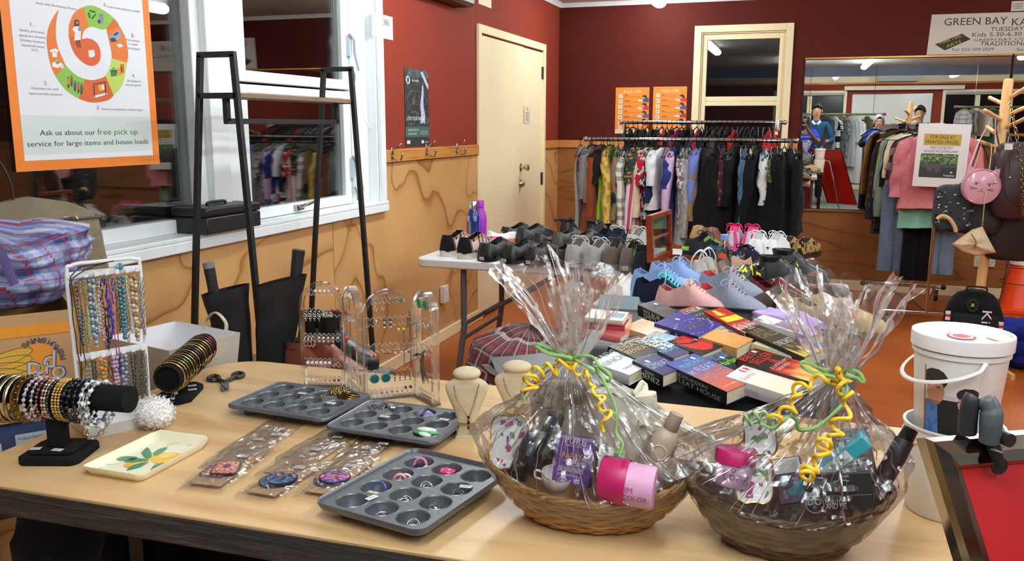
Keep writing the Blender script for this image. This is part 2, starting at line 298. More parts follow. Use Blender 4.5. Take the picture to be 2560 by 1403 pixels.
# dark weatherboards outside
b=B()
for i in range(16): z=.1+i*.17; b.box(-3.35,.2,z,-3.3+.012,5.5,z+.165); b.add([(-3.288,.2,z),(-3.288,5.5,z),(-3.31,5.5,z+.17),(-3.31,.2,z+.17)],[(0,1,2,3)])
structure('wall_outside',b,['board'])
# ---- window_2
w2=thing('window_2',None,None,(0,0,0)); w2['kind']='structure'
b=B(); y=YB-.02; b.box(X0-.06,y,Z0-.06,X0,YB,Z1+.058); b.box(X1,y,Z0-.06,X1+.06,YB,Z1+.058); b.box(X0+.0003,y,Z1,X1-.0003,YB,Z1+.0577); b.box(X0+.0003,y,Z0-.06,X1-.0003,YB,Z0); obj('window_casing',b,'cream',w2,bev=.003)
b=B(); y0,y1=YB+.02,YB+.07
e=.0503; b.box(X0+.013,y0,Z0,X0+.05,y1,Z1-.013); b.box(X1-.05,y0,Z0,X1-.013,y1,Z1-.013); b.box(X0+e,y0,Z1-.06,X1-e,y1,Z1-.013); b.box(X0+e,y0,1.56,X1-e,y1,1.598); b.box(X0+e,y0+.01,1.6,X1-e,y1,1.64); b.box(X0+e,y0,Z0,X1-e,y1,Z0+.05); b.box(X0,YB,Z0,X0+.012,YB+.1,Z1); b.box(X1-.012,YB,Z0,X1,YB+.1,Z1); b.box(X0+.0125,YB,Z1-.012,X1-.0125,YB+.1,Z1); obj('window_frame',b,'cream',w2,bev=.003)
for z0,z1 in ((1.62,2.14),(.79,1.57)): b=B(); b.box(X0+.03,YB+.045,z0,X1-.03,YB+.05,z1); obj('pane',b,'pane',w2)
# ---- door_1 : cream double door
d1=thing('door_1',None,None,(0,0,0)); d1['kind']='structure'
b=B(); b.box(XW,5.68,0,XW+.022,5.735,2.072); b.box(XW,7.265,0,XW+.022,7.325,2.072); b.box(XW,5.7353,2.015,XW+.022,7.2647,2.072); obj('door_frame',b,'cream',d1,bev=.003)
b=B(); b.box(XW-.02,5.735,.012,XW+.018,6.69,2.0); l=obj('door_leaf',b,'cream',d1,bev=.002)
b=B(K(190,188,180)); b.X=T3(XW+.018,6.625,1.055)@RY(PI/2); b.lathe([(.033,0),(.033,.004),(.013,.008),(.012,.03),(.022,.04),(.028,.052),(.026,.066),(.012,.073),(0,.074)],20); obj('door_knob',b,'metal',l)
b=B(K(180,178,170)); b.X=T3(XW+.018,6.615,.925)@RY(PI/2); b.lathe([(.033,0),(.031,.012),(.022,.03),(.018,.034),(0,.034)],20); obj('deadbolt',b,'metal',l)
b=B(); b.box(XW-.03,6.70,.012,XW+.004,7.265,2.0); l=obj('door_leaf',b,'cream',d1,bev=.002)
for z in (1.83,.93):
    b=B(K(120,112,100)); b.box(XW+.004,7.235,z-.05,XW+.01,7.29,z+.05); b.tube([(XW+.014,7.264,z-.055),(XW+.014,7.264,z+.055)],.006,8); obj('hinge',b,'dullmetal',l)
b=B(K(60)); b.box(XW-.05,5.73,0,XW-.031,7.27,2.03); obj('door_stop',b,'matte',d1)
# ================================================================ left side: window sill, wall notices, rack, bags, boxes
def tpx(b,LP,s,xl,xr,yb,h,col,z=.0008,wpx=None):
    """lettering between two measured ends on a flat sheet"""
    a=LP(xl,yb); c=LP(xr,yb); t=LP(xl,yb-h); b.text(s,a[0],a[1],t[1]-a[1],c[0]-a[0],'L',col,z)
def sheet(b,w,h,col,t=.0006): b.box(0,0,-t,w,h,0,col)
# ---- poster taped to the window glass
PO=V((GX+.006,2.003,1.2455)); PM=frame(PO,(0,1,0),(0,0,1))
def LP(x,y): p=ax(x,y,PO.x); return (p.y-PO.y,p.z-PO.z)
CP=lambda x,y:LP(x/2.806,y/2.806)
po=thing('poster','orange bordered charity poster with a spiral diagram taped to the window glass','poster',PM)
b=B(); sheet(b,.62,.86,K(236,132,44)); obj('border_sheet',b,'paper',po)
b=B(); b.rect(.033,.032,.587,.828,K(236,240,248),.0003); b.rect(.033,.05,.587,.17,K(216,228,226),.0006)
OR,GR,OR2,GR2=K(226,118,40),K(136,190,70),K(208,98,34),K(190,214,100)
O=[(410,62),(352,160),(328,250),(330,330),(350,440),(388,532),(460,630),(552,692),(650,720),(750,705),(797,670),(860,590),(890,440),(898,380),(880,270),(835,180),(800,130),(730,75),(650,40),(585,48),(520,90),(485,170),(480,250)]
I=[(410,62),(393,160),(391,250),(405,330),(440,415),(462,460),(530,525),(595,554),(650,562),(710,548),(738,530),(768,475),(783,410),(780,360),(765,290),(748,215),(744,200),(715,208),(660,190),(620,192),(590,215),(577,250),(576,276)]
C=[OR]*5+[GR]*2+[OR2]*3+[GR2]*2+[OR]*3+[OR2]+[GR]*3+[GR2]*0+[OR]*3
ts=lambda P,i,t:V((*P[i],0)).lerp(V((*P[i+1],0)),t)
PP=[(-1)]
def crv(P):
    q=spline([(x,y,0) for x,y in P],4); return [CP(p.x,p.y) for p in q]
o_,i_=crv(O),crv(I)
for k in range(len(o_)-1): b.poly([o_[k],i_[k],i_[k+1],o_[k+1]],C[min(k//4,len(C)-1)],.0009)
hd=crv([(480,250),(500,330),(540,400),(600,450),(650,462),(690,440),(705,390),(695,330),(660,285),(610,268),(577,275)]); b.poly(hd,K(214,92,34),.001)
obj('print',b,'paper',po)
b=B()
DK=K(60,66,78); GY=K(120,122,128)
for s,xl,xr,yb,h,c in [('Ask us about our',280,668,950,38,DK),('free pick up',683,966,945,40,K(76,140,66)),('service for large items and house loads',190,1040,1030,38,DK),
    ('1.',212,236,182,26,K(190,130,100)),('Quality, pre-loved',135,306,216,17,GY),('goods are donated',135,315,252,17,GY),('[clothes, furniture,',143,315,287,17,GY),('household items,',150,311,322,17,GY),('etc.]',218,260,354,17,GY),
    ('2.',307,337,594,26,K(190,130,100)),('Volunteers and retail',217,409,625,17,GY),('teams sort the donations',202,435,662,17,GY),('3.',678,702,768,26,K(190,90,60)),('Goods are stocked into Hospice Shops',711,998,771,15,GY),
    ('4.',925,947,543,26,K(190,130,100)),('Op shoppers',890,987,572,15,GY),('buy the goods',882,988,600,15,GY),('5.',921,945,261,26,K(200,80,50)),('Vital revenue',884,977,284,15,GY),('is raised',903,963,313,15,GY),('for Hospice',896,982,343,15,GY),
    ('6.',726,752,45,26,K(190,130,100)),('Less waste goes into landfill',757,975,52,15,GY),('many with life-limiting illnesses',250,535,26,17,GY),('7.',556,582,4,24,K(190,130,100))]:
    tpx(b,lambda x,y:CP(x,y),s,xl,xr,yb,h,c,.0012)
obj('lettering',b,'paper',po)
b=B(); D=lambda x,y,r,c,z=.0014,ry=None:b.disc(*CP(x,y),r*.00033,c,z,None if ry is None else ry*.00033)
PL=lambda pts,c,z=.0013:b.poly([CP(*p) for p in pts],c,z)
W_,N_=K(240),K(40,40,48)
def ic():
    global b
    obj('icon',b,'paper',po); b=B()
D(536,150,18,K(70,44,32)); PL([(520,140),(552,140),(556,190),(516,190)],K(70,44,32)); D(538,160,11,K(226,174,140),.0016); PL([(520,185),(556,185),(566,215),(562,280),(518,285),(524,230),(504,205)],W_,.0015); PL([(546,190),(568,192),(568,218),(546,216)],K(130,130,140),.0017); PL([(530,284),(540,284),(548,335),(541,335)],N_,.0015); PL([(546,282),(556,282),(566,335),(558,336)],N_,.0015)
ic(); PL([(365,345),(388,340),(411,352),(403,367),(397,362),(398,402),(366,400),(364,362),(352,368),(346,352)],W_); D(382,365,6,K(220,60,50),.0015)
ic(); PL([(365,440),(400,420),(440,452),(405,478),(364,468)],W_); PL([(380,432),(404,424),(422,440),(398,452)],K(110,150,60),.0015); PL([(420,458),(445,455),(446,478),(424,482)],K(226,220,210),.0015)
ic()
for i,(x,y,c) in enumerate([(478,545,OR),(500,535,K(90,110,50)),(524,570,K(70,80,150)),(548,582,K(200,80,40)),(570,590,K(80,80,80))]): D(x,y,9,K(90,60,44)); PL([(x-8,y+8),(x+8,y+8),(x+10,y+48),(x-10,y+48)],c); PL([(x-7,y+48),(x+7,y+48),(x+5,y+72),(x-5,y+72)],N_)
ic()
for a,c_ in (((655,590),(662,690)),((735,575),(742,672)),((655,590),(735,575))): p,q=CP(*a),CP(*c_); b.tube([(*p,.0018),(*q,.0018)],.0012,5,col=N_)
PL([(655,672),(748,650),(752,662),(655,690)],W_); PL([(684,600),(708,592),(712,636),(690,640)],K(226,170,60),.0016); PL([(708,596),(726,592),(730,628),(712,632)],W_,.0017)
ic(); PL([(770,490),(822,490),(818,532),(778,538)],K(36,110,60)); PL([(822,478),(850,472),(852,525),(826,530)],K(230,150,50)); PL([(842,452),(866,448),(870,510),(848,512)],K(216,80,44)); b.torus((*CP(796,488),.0015),.006,.001,14,4,K(30,90,50))
ic(); PL([(766,256),(820,212),(846,222),(842,266),(802,296),(768,282)],K(150,160,190)); PL([(790,244),(818,224),(834,230),(808,252)],N_,.0016); PL([(768,270),(800,262),(818,290),(780,296)],N_,.0015); PL([(815,310),(845,306),(862,326),(832,334)],W_)
ic()
for a in range(3): b.tube([(*CP(642+26*cos(a*2.1),100+30*sin(a*2.1)),.0018),(*CP(642+26*cos(a*2.1+1.5),100+30*sin(a*2.1+1.5)),.0018)],.0024,5,col=K(56,120,60))
PL([(690,104),(724,100),(720,164),(694,166)],K(130,136,150)); D(692,152,17,N_,.0016,20); D(707,102,17,K(110,116,130),.0017,6)
ic()
for i in range(4): PL([(618+i*11,355-i*2),(628+i*10,350),(634+i*10,400-abs(i-1)*6),(622+i*9,404)],W_,.0014+i*.0001)
ic()
# ---- small notices on the left wall
def LW(x,y): p=ax(x,y,-2.152); return p.y,p.z
def wsheet(name,label,cat,x0,y0,x1,y1,col,LF=LW,FM=WALL_L):
    """sheet whose opposite corners were measured; returns builder frame helpers"""
    a=LF(x0,y1); c=LF(x1,y0); o=thing(name,label,cat,FM(a[0],a[1],.003)); b=B(); sheet(b,c[0]-a[0],c[1]-a[1],col); obj('sheet',b,'paper',o)
    return o,(lambda x,y:(LF(x,y)[0]-a[0],LF(x,y)[1]-a[1])),c[0]-a[0],c[1]-a[1]
o,L,w,h=wsheet('notice','white no smoking notice taped beside the big white window','notice',930,43,981,90,K(226,226,222)); b=B(); b.text('NO SMOKING',.05,h*.56,.034,w*.62,'L',K(70)); b.text('PLEASE',.05,h*.22,.034,w*.32,'L',K(70)); obj('lettering',b,'paper',o)
o,L,w,h=wsheet('poster','dark waterfall poster hanging above the coat hooks','poster',1014,178,1070,366,K(34,40,44)); b=B()
b.grid(lambda u,v:(u*w,h*(.26+.74*v),.0006),40,90,col=lambda u,v:(lambda n:mixc(K(26,30,34),K(110,118,112) if v<.5 else K(96,108,120),max(0,n*.9+(.35 if v>.85 else 0))))(ns(u*7,v*14,2)*.8+ns(u*20,v*40,5)*.5))
b.grid(lambda u,v:(w*(.72+.02*sin(v*9)+(u-.5)*(.05+.16*(1-v))),h*(.3+.5*v),.0012),8,40,col=lambda u,v:mixc(K(120,130,180),K(226,230,250),.5+ns(u*6,v*30)))
b.rect(0,h*.115,w,h*.255,K(52,92,84),.0009); b.text('LOVE YOUR WATER',w*.06,h*.335,h*.05,w*.72,'L',K(236),.0016); b.text('PLEASE DON\'T LET',w*.1,h*.195,h*.028,w*.45,'L',K(220),.0016); b.text('WASTE WATER',w*.1,h*.145,h*.028,w*.36,'L',K(220),.0016)
for i in range(3): b.rect(w*.6,h*(.15+.02*i),w*.95,h*(.158+.02*i),K(150),.0016)
b.rect(w*.05,h*.03,w*.18,h*.075,K(230),.001); b.rect(w*.66,h*.03,w*.76,h*.07,K(235),.001); b.rect(w*.8,h*.03,w*.95,h*.06,K(120),.001); b.torus((w*.13,h*.85,.001),w*.06,w*.012,16,4,K(230)); b.text('be mobile',w*.3,h*.84,h*.03,w*.28,'L',K(230),.001); b.poly([(w*.64,h*.97),(w*.74,h*.98),(w*.99,h*.81),(w*.97,h*.75)],K(190,200,206),.0018)
obj('print',b,'paper',o)
o,L,w,h=wsheet('notice','small white notice stuck to the narrow door leaf','notice',1308,266,1324,308,K(232,224,196)); b=B(K(90)); b.poly([(w*.4,h*.88),(w*.6,h*.88),(w*.5,h*.75)])
for i in range(6): b.rect(w*.18,h*(.12+.1*i),w*(.85-.1*(i%2)),h*(.15+.1*i))
obj('lettering',b,'paper',o); o.location.x+=.006
o,L,w,h=wsheet('sign','white card pinned high on the red wall left of the door','sign',1196,-60,1228,9,K(236,226,190)); b=B(K(90)); b.rect(w*.2,h*.6,w*.8,h*.64); obj('lettering',b,'paper',o)
b=B(K(58,40,36)); a=LW(1105,-6); b.X=T3(0,0,0); b.box(XW,4.6,2.13,XW+.12,5.35,2.42,K(70,44,40)); obj('air_conditioner',b,'satin',bev=.02,label='dark wall unit at the top edge of the red wall above the waterfall poster',cat='air conditioner')
for i,(x,lb) in enumerate(((980,'nearest the window frame'),(1066,'below the waterfall poster'),(1142,'nearest the cream door'))):
    p=ax(x,385 if i==0 else 380-4*i,-2.136); h=thing('coat_hook','silver double coat hook on the wooden rail '+lb,'hook',frame(p,(0,1,0),(0,0,1)))
    b=B(K(190,186,176)); b.box(-.012,-.03,0,.012,.035,.004); obj('plate',b,'metal',h,bev=.002)
    b=B(K(190,186,176)); b.tube(spline([(0,.02,.004),(0,.03,.03),(0,.045,.04),(0,.05,.05)],5),.005,8); b.sph((0,.052,.052),.008); b.tube(spline([(0,-.01,.004),(0,-.03,.02),(0,-.035,.05),(0,-.005,.062)],5),.005,8); b.sph((0,-.001,.062),.008); obj('hook',b,'metal',h)
# ---- cash box on the sill
b=B(K(28,28,30)); M=T3(-2.155,2.79,.983)@RZ(-.02)
cb=thing('cash_box','black metal cash box standing on the white window sill','cash box',M)
b.box(-.09,-.13,0,.075,.2,.062); obj('body',b,'satin',cb,bev=.006); b=B(K(24,24,26)); b.box(-.092,-.132,.064,.077,.202,.098); l=obj('lid',b,'satin',cb,bev=.008)
b=B(K(20)); b.tube(spline([(-.01,-.02,.098),(-.01,-.01,.108),(-.01,.08,.108),(-.01,.09,.098)],5),.006,8); obj('handle',b,'satin',l); b=B(K(190)); b.X=T3(.077,.12,.04)@RY(PI/2); b.cyl(.012,0,.006,16); obj('lock',b,'metal',cb)
# ---- black clothes rack with two sloping frames
rk=thing('clothes_rack','empty black metal clothes rack with a grey wood shelf under the window','clothes rack',(-1.87,2.9,0)); bx=-1.87; s2=.0095
F=lambda b,a,c:b.tube([a,c],s2*1.3,4)
def bar(b,a,c,w=.0095):
    a,c=V(a),V(c); t=(c-a).normalized(); q=V((0,1,0)) if abs(t.y)<.9 else V((0,0,1)); x=t.cross(q).normalized(); y=t.cross(x); 
    b.add([p+x*i*w+y*j*w for p in (a,c) for i,j in ((-1,-1),(1,-1),(1,1),(-1,1))],[(3,2,1,0),(4,5,6,7),(0,1,5,4),(1,2,6,5),(2,3,7,6),(3,0,4,7)])
for y in (2.5,3.3):
    b=B(K(15,15,16)); xl=lambda z:-1.945-(1.62-z)*.1; xr=lambda z:-1.815+(1.62-z)*.055
    for fx in (xl,xr): bar(b,(fx(1.62)-bx,y-2.9,1.62),(fx(0)-bx,y-2.9,0))
    bar(b,(xl(1.62)-bx-.009,y-2.9,1.62),(xr(1.62)-bx+.009,y-2.9,1.62)); bar(b,(xl(1.48)-bx,y-2.9,1.485),(xr(1.48)-bx,y-2.9,1.485)); bar(b,(xl(.2)-bx,y-2.9,.2),(xr(.2)-bx,y-2.9,.2)); obj('side_frame',b,'powder',rk,bev=.0015)
b=B(); b.box(-.08,-.39,1.478,.058,.39,1.495); obj('shelf',b,'greywood',rk,bev=.002)
b=B(K(15,15,16)); bar(b,(0,-.375,1.48),(0,-.375,1.40)); bar(b,(0,.36,1.48),(0,.36,1.40)); bar(b,(0,-.384,1.40),(0,.369,1.40)); obj('hanging_bar',b,'powder',rk,bev=.0015)
b=B(K(24,24,25)); bar(b,(0,-.4,.2),(0,.4,.2)); obj('stretcher',b,'powder',rk)
# ---- taupe handbag, plaid bag, boxes at the left edge
hb=thing('handbag','taupe fabric handbag with brown tabs behind the plaid laundry bag','handbag',T3(-2.01,1.80,.952)@RZ(1.0)); TP=K(122,112,92)
b=B(TP); b.grid(lambda u,v:(lambda a,z:(.2*(1-.1*z)*(1 if True else 1)*max(-1,min(1,1.15*cos(a)))*(1-.3*max(0,z-.82)/.18)*(1 if z<.99 else .9),(.075*(1-.75*z**3))*sin(a)+.008*ns(cos(a)*3,z*4,1),.22*z+.022*max(0,1-abs(cos(a)-.1)*1.2)*max(0,z-.8)/.2))(u*TAU,v),48,14,True); b.add([b.v[14*48+i] for i in range(48)],[tuple(range(48))]); obj('body',b,'suede',hb,sm=60)
b=B(K(98,88,72)); b.tube([(.2*max(-1,min(1,1.15*cos(i/40*TAU)))*.94,.056*sin(i/40*TAU),.178) for i in range(40)],.0035,6,True); obj('piping',b,'leather',hb)
for x in (-.07,.1):
    b=B(K(96,66,52)); b.box(x-.011,-.075,.08,x+.011,-.066,.158); t=obj('strap_tab',b,'leather',hb,bev=.002); b=B(K(214,204,176)); b.X=T3(x,-.069,.168)@RX(PI/2); b.tube([(-.014,-.018,0),(-.018,-.012,0),(-.018,.012,0),(-.014,.018,0),(.014,.018,0),(.018,.012,0),(.018,-.012,0),(.014,-.018,0)],.0032,6,True); obj('buckle',b,'metal',t)
b=B(K(58,48,40)); b.tube(spline([(-.02,.0,.2),(-.025,.01,.29),(-.06,.015,.36),(-.13,.02,.4),(-.22,.02,.41)],8),.006,8,flat=(1.5,.5)); obj('handle',b,'leather',hb)
def plaidcol(u,v,base=K(132,146,196),wh=K(206,212,232),dk=K(58,66,112),rd=K(150,60,84)):
    def st(t):
        f=(t*7.5)%1; return 'd' if f<.2 else 'r' if f<.24 else 'd' if f<.3 else 'w' if .42<f<.56 else 'r' if .7<f<.74 else 'b'
    a,c=st(u),st(v)
    if a=='w' and c=='w': return wh
    m={'b':base,'d':dk,'r':rd,'w':mixc(base,wh,.8)}; return rd if 'r' in (a,c) else mixc(m[a],m[c],.5) if 'd' not in (a,c) else mixc(m[a],m[c],.65 if c=='d' else .35)
lb=thing('laundry_bag','blue white and red plaid woven laundry bag bulging over the banana box','bag',T3(-1.832,1.545,.949)@RZ(.9)); 
def lbf(u,v):
    a=u*TAU; z=v; w=.215*(sin(min(1,z*1.15)*PI*.5)**.2 if z<.87 else (1-(z-.87)/.13)**.5*.98+.02); x=w*math.copysign(abs(cos(a))**.7,cos(a)); y=.11*w/.2*math.copysign(abs(sin(a))**.7,sin(a)); n=ns(x*8,y*8,z*4)*.03+ns(x*20,y*20,z*12)*.012
    return (x*(1+n*4),y*(1+n*4),.20*z*(1+.12*ns(x*9,y*9,7))+.02*cos(a*2)*z)
b=B(); b.grid(lbf,260,90,True,col=lambda u,v:plaidcol(u*1.5+v*.1,v*.4+u*.25)); obj('body',b,'plastic',lb,sm=70)
b=B(K(80,70,110)); b.tube(spline([(-.12,-.13,.15),(-.06,-.18,.2),(.0,-.16,.17),(.03,-.17,.08)],6),.012,8,flat=(1,.3)); obj('handle',b,'cloth',lb)
def openbox(b,w,d,h,t,col,taper=1,inner=None,x0=0):
    for (a,c) in (((-w/2,-d/2),(w/2,-d/2)),((w/2,-d/2),(w/2,d/2)),((w/2,d/2),(-w/2,d/2)),((-w/2,d/2),(-w/2,-d/2))):
        q=lambda p,z,k:(p[0]*(k if z else k*taper)-0,p[1]*(k if z else k*taper),z)
        ki=1-2*t/w
        b.add([q(a,0,1),q(c,0,1),q(c,h,1),q(a,h,1)],[(0,1,2,3)],col); b.add([q(a,0,ki),q(c,0,ki),q(c,h,ki),q(a,h,ki)],[(3,2,1,0)],inner or col); b.add([q(a,h,1),q(c,h,1),q(c,h,ki),q(a,h,ki)],[(0,1,2,3)],col)
    b.add([(-w/2*taper,-d/2*taper,.002),(w/2*taper,-d/2*taper,.002),(w/2*taper,d/2*taper,.002),(-w/2*taper,d/2*taper,.002)],[(0,1,2,3)],inner or col)
# banana box: front face follows the photograph's left edge
BD=V((.617,.787,0)); BP=V((-1.645,1.59,.69)); bxM=frame(BP-BD*.36,BD,(-.787,.617,0))
bb=thing('banana_box','brown cardboard banana box printed upside down in orange and blue under the plaid bag','cardboard box',bxM)
KR=K(190,150,104); b=B(); b.X=T3(.18,.135,0); openbox(b,.36,.27,.259,.005,KR,1,K(160,122,80)); obj('carton',b,'paper',bb)
FM=bxM@RX(PI/2)@T3(0,0,.0015); F_=facepx(FM); b=B(); b.X=RX(PI/2)@T3(0,0,.0012); OG=K(228,148,44); Fq=lambda x,y:F_(x/2.923,640+y/2.923)
b.rect(0,.205,.36,.232,OG); c0=Fq(290,790); c1=Fq(440,790); R0=abs(c1[0]-c0[0])*1.02; cz=(Fq(290,640)[1]-Fq(290,790)[1]); Rz=cz
b.disc(c0[0],c0[1],R0,OG,.0006,Rz,40)
for i in range(5):
    q=Fq(70-8*i,740+42*i); b.disc(q[0],q[1],.05,K(214,170,62),.0008+.0002*i,.015,28,.25-.15*i); b.tube([(q[0]+.05*cos(t/20*TAU)*cos(.25-.15*i)-.015*sin(t/20*TAU)*sin(.25-.15*i),q[1]+.05*cos(t/20*TAU)*sin(.25-.15*i)+.015*sin(t/20*TAU)*cos(.25-.15*i),.001+.0002*i) for t in range(20)],.0008,4,True,K(120,84,30))
s='PREMIUM BANANAS'
for i,ch in enumerate(s):
    if ch==' ': continue
    a=math.radians(8+8.3*i); q=(c0[0]+R0*1.17*cos(a),c0[1]+Rz*1.17*sin(a)); b.text(ch,q[0]+.006*cos(a),q[1]+.006*sin(a),.0125,None,'C',K(54,52,84),.001,a-PI/2+PI)
for (x,y,s_) in ((430,800,'o'),(362,725,'p'),(318,770,'r'),(282,785,'i'),(250,770,'d')): q=Fq(x,y); b.text(s_,q[0],q[1],.05,None,'C',K(48,54,104),.0018,PI-.1); b.text(s_,q[0]-.0008,q[1]-.002,.044,None,'C',K(196,196,206),.0024,PI-.1)
obj('print',b,'paper',bb)
M=frame(BP-BD*.36-V((0,0,.20))+V((-.005,.004,0)),BD,(-.787,.617,0)); b2=thing('box','dark blue carton with a white label under the banana box','cardboard box',M); b=B(K(48,62,100)); b.box(.0,.006,0,.36,.265,.199); obj('carton',b,'paper',b2,bev=.003); b=B(); b.X=T3(0,.0055,0)@RX(PI/2); b.rect(.21,.085,.33,.165,K(186,198,218)); b.text('Product Number',.215,.15,.008,.06,'L',K(50)); b.rect(.23,.1,.25,.12,K(40),.0009); b.rect(.26,.11,.275,.125,K(40),.0009); b.rect(.06,.06,.18,.15,K(200,206,216)); obj('label',b,'paper',b2)
M=frame(BP-BD*.36-V((0,0,.69)),BD,(-.787,.617,0)); sb=thing('side_table','low dark stand carrying the boxes left of the jewellery table','stand',M); b=B(K(70,60,52)); b.box(.01,.01,.45,.35,.26,.489); obj('top',b,'satin',sb)
for i in (.03,.33):
    for j in (.03,.24): b=B(K(50,46,44)); b.box(i-.012,j-.012,0,i+.012,j+.012,.45); obj('leg',b,'powder',sb)
# ---- open white basket box with a handle
wm=T3(-1.665,1.945,.6)@RZ(-.22); wb=thing('storage_box','grey cardboard storage box with white lining and rope handle behind the bangle bar','box',wm)
b=B(); openbox(b,.285,.24,.2,.006,K(186,180,168),.85,K(232,232,236)); obj('body',b,'paper',wb); b=B(K(176,164,140)); b.tube(spline([(-.01,.117,.19),(-.005,.127,.22),(.035,.127,.245),(.075,.127,.22),(.085,.117,.19)],7),.005,8,flat=(1.4,.6)); obj('handle',b,'plastic',wb)
# ---- grey bench carrying boots behind the jewellery table
bn=thing('bench','low grey topped bench under the boots behind the jewellery table','bench',(-1.5,2.35,0)); b=B(K(96,98,86)); b.box(-.37,-.5,.575,.27,.12,.6); obj('top',b,'satin',bn,bev=.003)
for i in (-.34,.24):
    for j in (-.47,.1): b=B(K(60)); b.box(i-.012,j-.012,0,i+.012,j+.012,.575); obj('leg',b,'powder',bn)
def tall_boot(label,M,lean,ins,cap):
    o=thing('boot',label,'boot',M); LB=K(26,26,29)
    def f(u,v):
        a=u*TAU; z=v*.25; r=.043+.017*v**1.3; fx=.004*ns(cos(a)*1.5,sin(a)*1.5,v*4); return (r*1.2*cos(a)+fx+lean*z,r*.62*sin(a)+fx,.03+z+.016*v**4*cos(a))
    b=B(LB); b.grid(f,28,14,True); 
    def g(u,v): p=f(u,1-v*.6); c=V((lean*(1-v*.6)*.27,0,p[2])); q=V(p); return tuple(c+(q-c)*.93)
    b.grid(g,28,8,True,col=K(14)); b.grid(lambda u,v:(lambda t,a:(.036*cos(a)*(1-.35*t*t), -.02+.12*t, .012+.055*(1-.55*t)*abs(sin(a))**.8))(v,u*PI),14,8); obj('shaft',b,'leather',o,sm=50)
    b=B(K(18)); b.prism([(.036*cos(a),(.03+.075*sin(a))) for a in [i/20*TAU for i in range(20)]],0,.012); obj('sole',b,'plastic',o)
    i_=thing('boot_shaper',ins,'boot shaper',M@T3(lean*.26,0,.0)@RY(lean*1.2)); b=B(K(30,30,33)); b.lathe([(.015,.15),(.018,.2),(.0165,.3),(.0175,.345),(.017,.352)],20); obj('tube',b,'satin',i_); b=B(cap); b.lathe([(.0178,.352),(.0185,.356),(.018,.37),(.0,.372)],20); obj('cap',b,'plastic',i_)
tall_boot('tall black leather boot next to the white lined storage box',T3(-1.668,2.235,.6)@RZ(.5),-.1,'dark bottle shaped boot filler with grey cap',K(130,130,132))
tall_boot('tall black leather boot beside the brown ankle boots',T3(-1.557,2.27,.6)@RZ(.5)@SC(1.1,1.0,1.1),.12,'black boot filler tilting out of the second tall boot',K(34))
# ================================================================ jewellery table and everything on its left half
TZ=.73
jt=thing('trestle_table','worn plywood trestle table with black edging carrying jewellery and gift baskets','table',(0,0,0))
cs=lambda x,y,r,a0,a1:[(x+r*cos(a0+(a1-a0)*i/10),y+r*sin(a0+(a1-a0)*i/10)) for i in range(11)]
out=[(-1.515,1.115)]+[(.335,1.155)]+[(.335,2.0)]+cs(-1.39,1.88,.125,PI/2,PI)
b=B(); b.prism(out,TZ-.018,TZ); obj('table_top',b,'tabletop',jt,bev=.002)
b=B(); o2=[(x+(0.004 if y>1.5 else 0)*(1 if x>0 else -1),y-(.006 if y<1.2 else -.003)) for x,y in out]; n=len(o2); b.prism(o2,TZ-.055,TZ-.0185); b.add([(x,y-.001 if y<1.2 else y,z) for z in (TZ-.018,TZ-.002) for x,y in o2[:2]],[(0,1,3,2)]); obj('edging',b,'blackedge',jt,bev=.003)
for x in (-1.13,-.63,.3):
    for y in (1.2,1.93): b=B(K(58)); b.box(x-.016,y-.016,0,x+.016,y+.016,TZ-.055); obj('leg',b,'dullmetal',jt)
b=B(K(50)); b.box(-1.13,1.19,.12,-.63,1.21,.14); b.box(-1.13,1.92,.12,.2,1.94,.14); obj('stretcher',b,'dullmetal',jt)
# storage under the table
def lump(sx,sy,sz,seed,amp=.25,sq=.6):
    def f(u,v):
        a=u*TAU; p=v*PI; x=math.copysign(abs(cos(a))**sq,cos(a))*sin(p)**sq; y=math.copysign(abs(sin(a))**sq,sin(a))*sin(p)**sq; z=-math.copysign(abs(cos(p))**sq,cos(p)); k=1+amp*ns(x*2+seed,y*2,z*2)+amp*.4*ns(x*5+seed,y*5,z*5)
        return (x*sx*k,y*sy*k,sz+z*sz*(k if z>0 else 1))
    return f
for (x,y,z,sx,sy,sz,c,nm,lb) in ((-1.40,1.5,0,.2,.3,.31,K(30,33,40),'bag','dark mesh bag under the left end of the jewellery table'),(-.89,1.6,0,.2,.28,.31,K(18,18,20),'bag','black bag under the middle of the jewellery table'),(-.36,1.66,0,.13,.2,.26,K(94,40,66),'bag','plum coloured clothing bag under the jewellery table'),(.02,1.6,0,.16,.24,.26,K(120,30,30),'bag','red cloth bag under the gift baskets')):
    b=B(c); b.grid(lump(sx,sy,sz,x*9),36,18,True); obj(nm,b,'cloth',sm=60,M=T3(x,y,z),label=lb,cat='bag')
b=B(K(196,150,110)); openbox(b,.16,.28,.42,.005,K(150,116,92)); obj('carton',b,'paper',M=T3(-.58,1.40,0)@RZ(.12),label='brown carton with crumpled paper between the legs of the jewellery table',cat='cardboard box')
b=B(); openbox(b,.2,.2,.4,.004,K(40,60,150)); obj('crate',b,'plastic',M=T3(-.36,1.32,0),label='blue plastic crate under the front of the jewellery table',cat='crate')
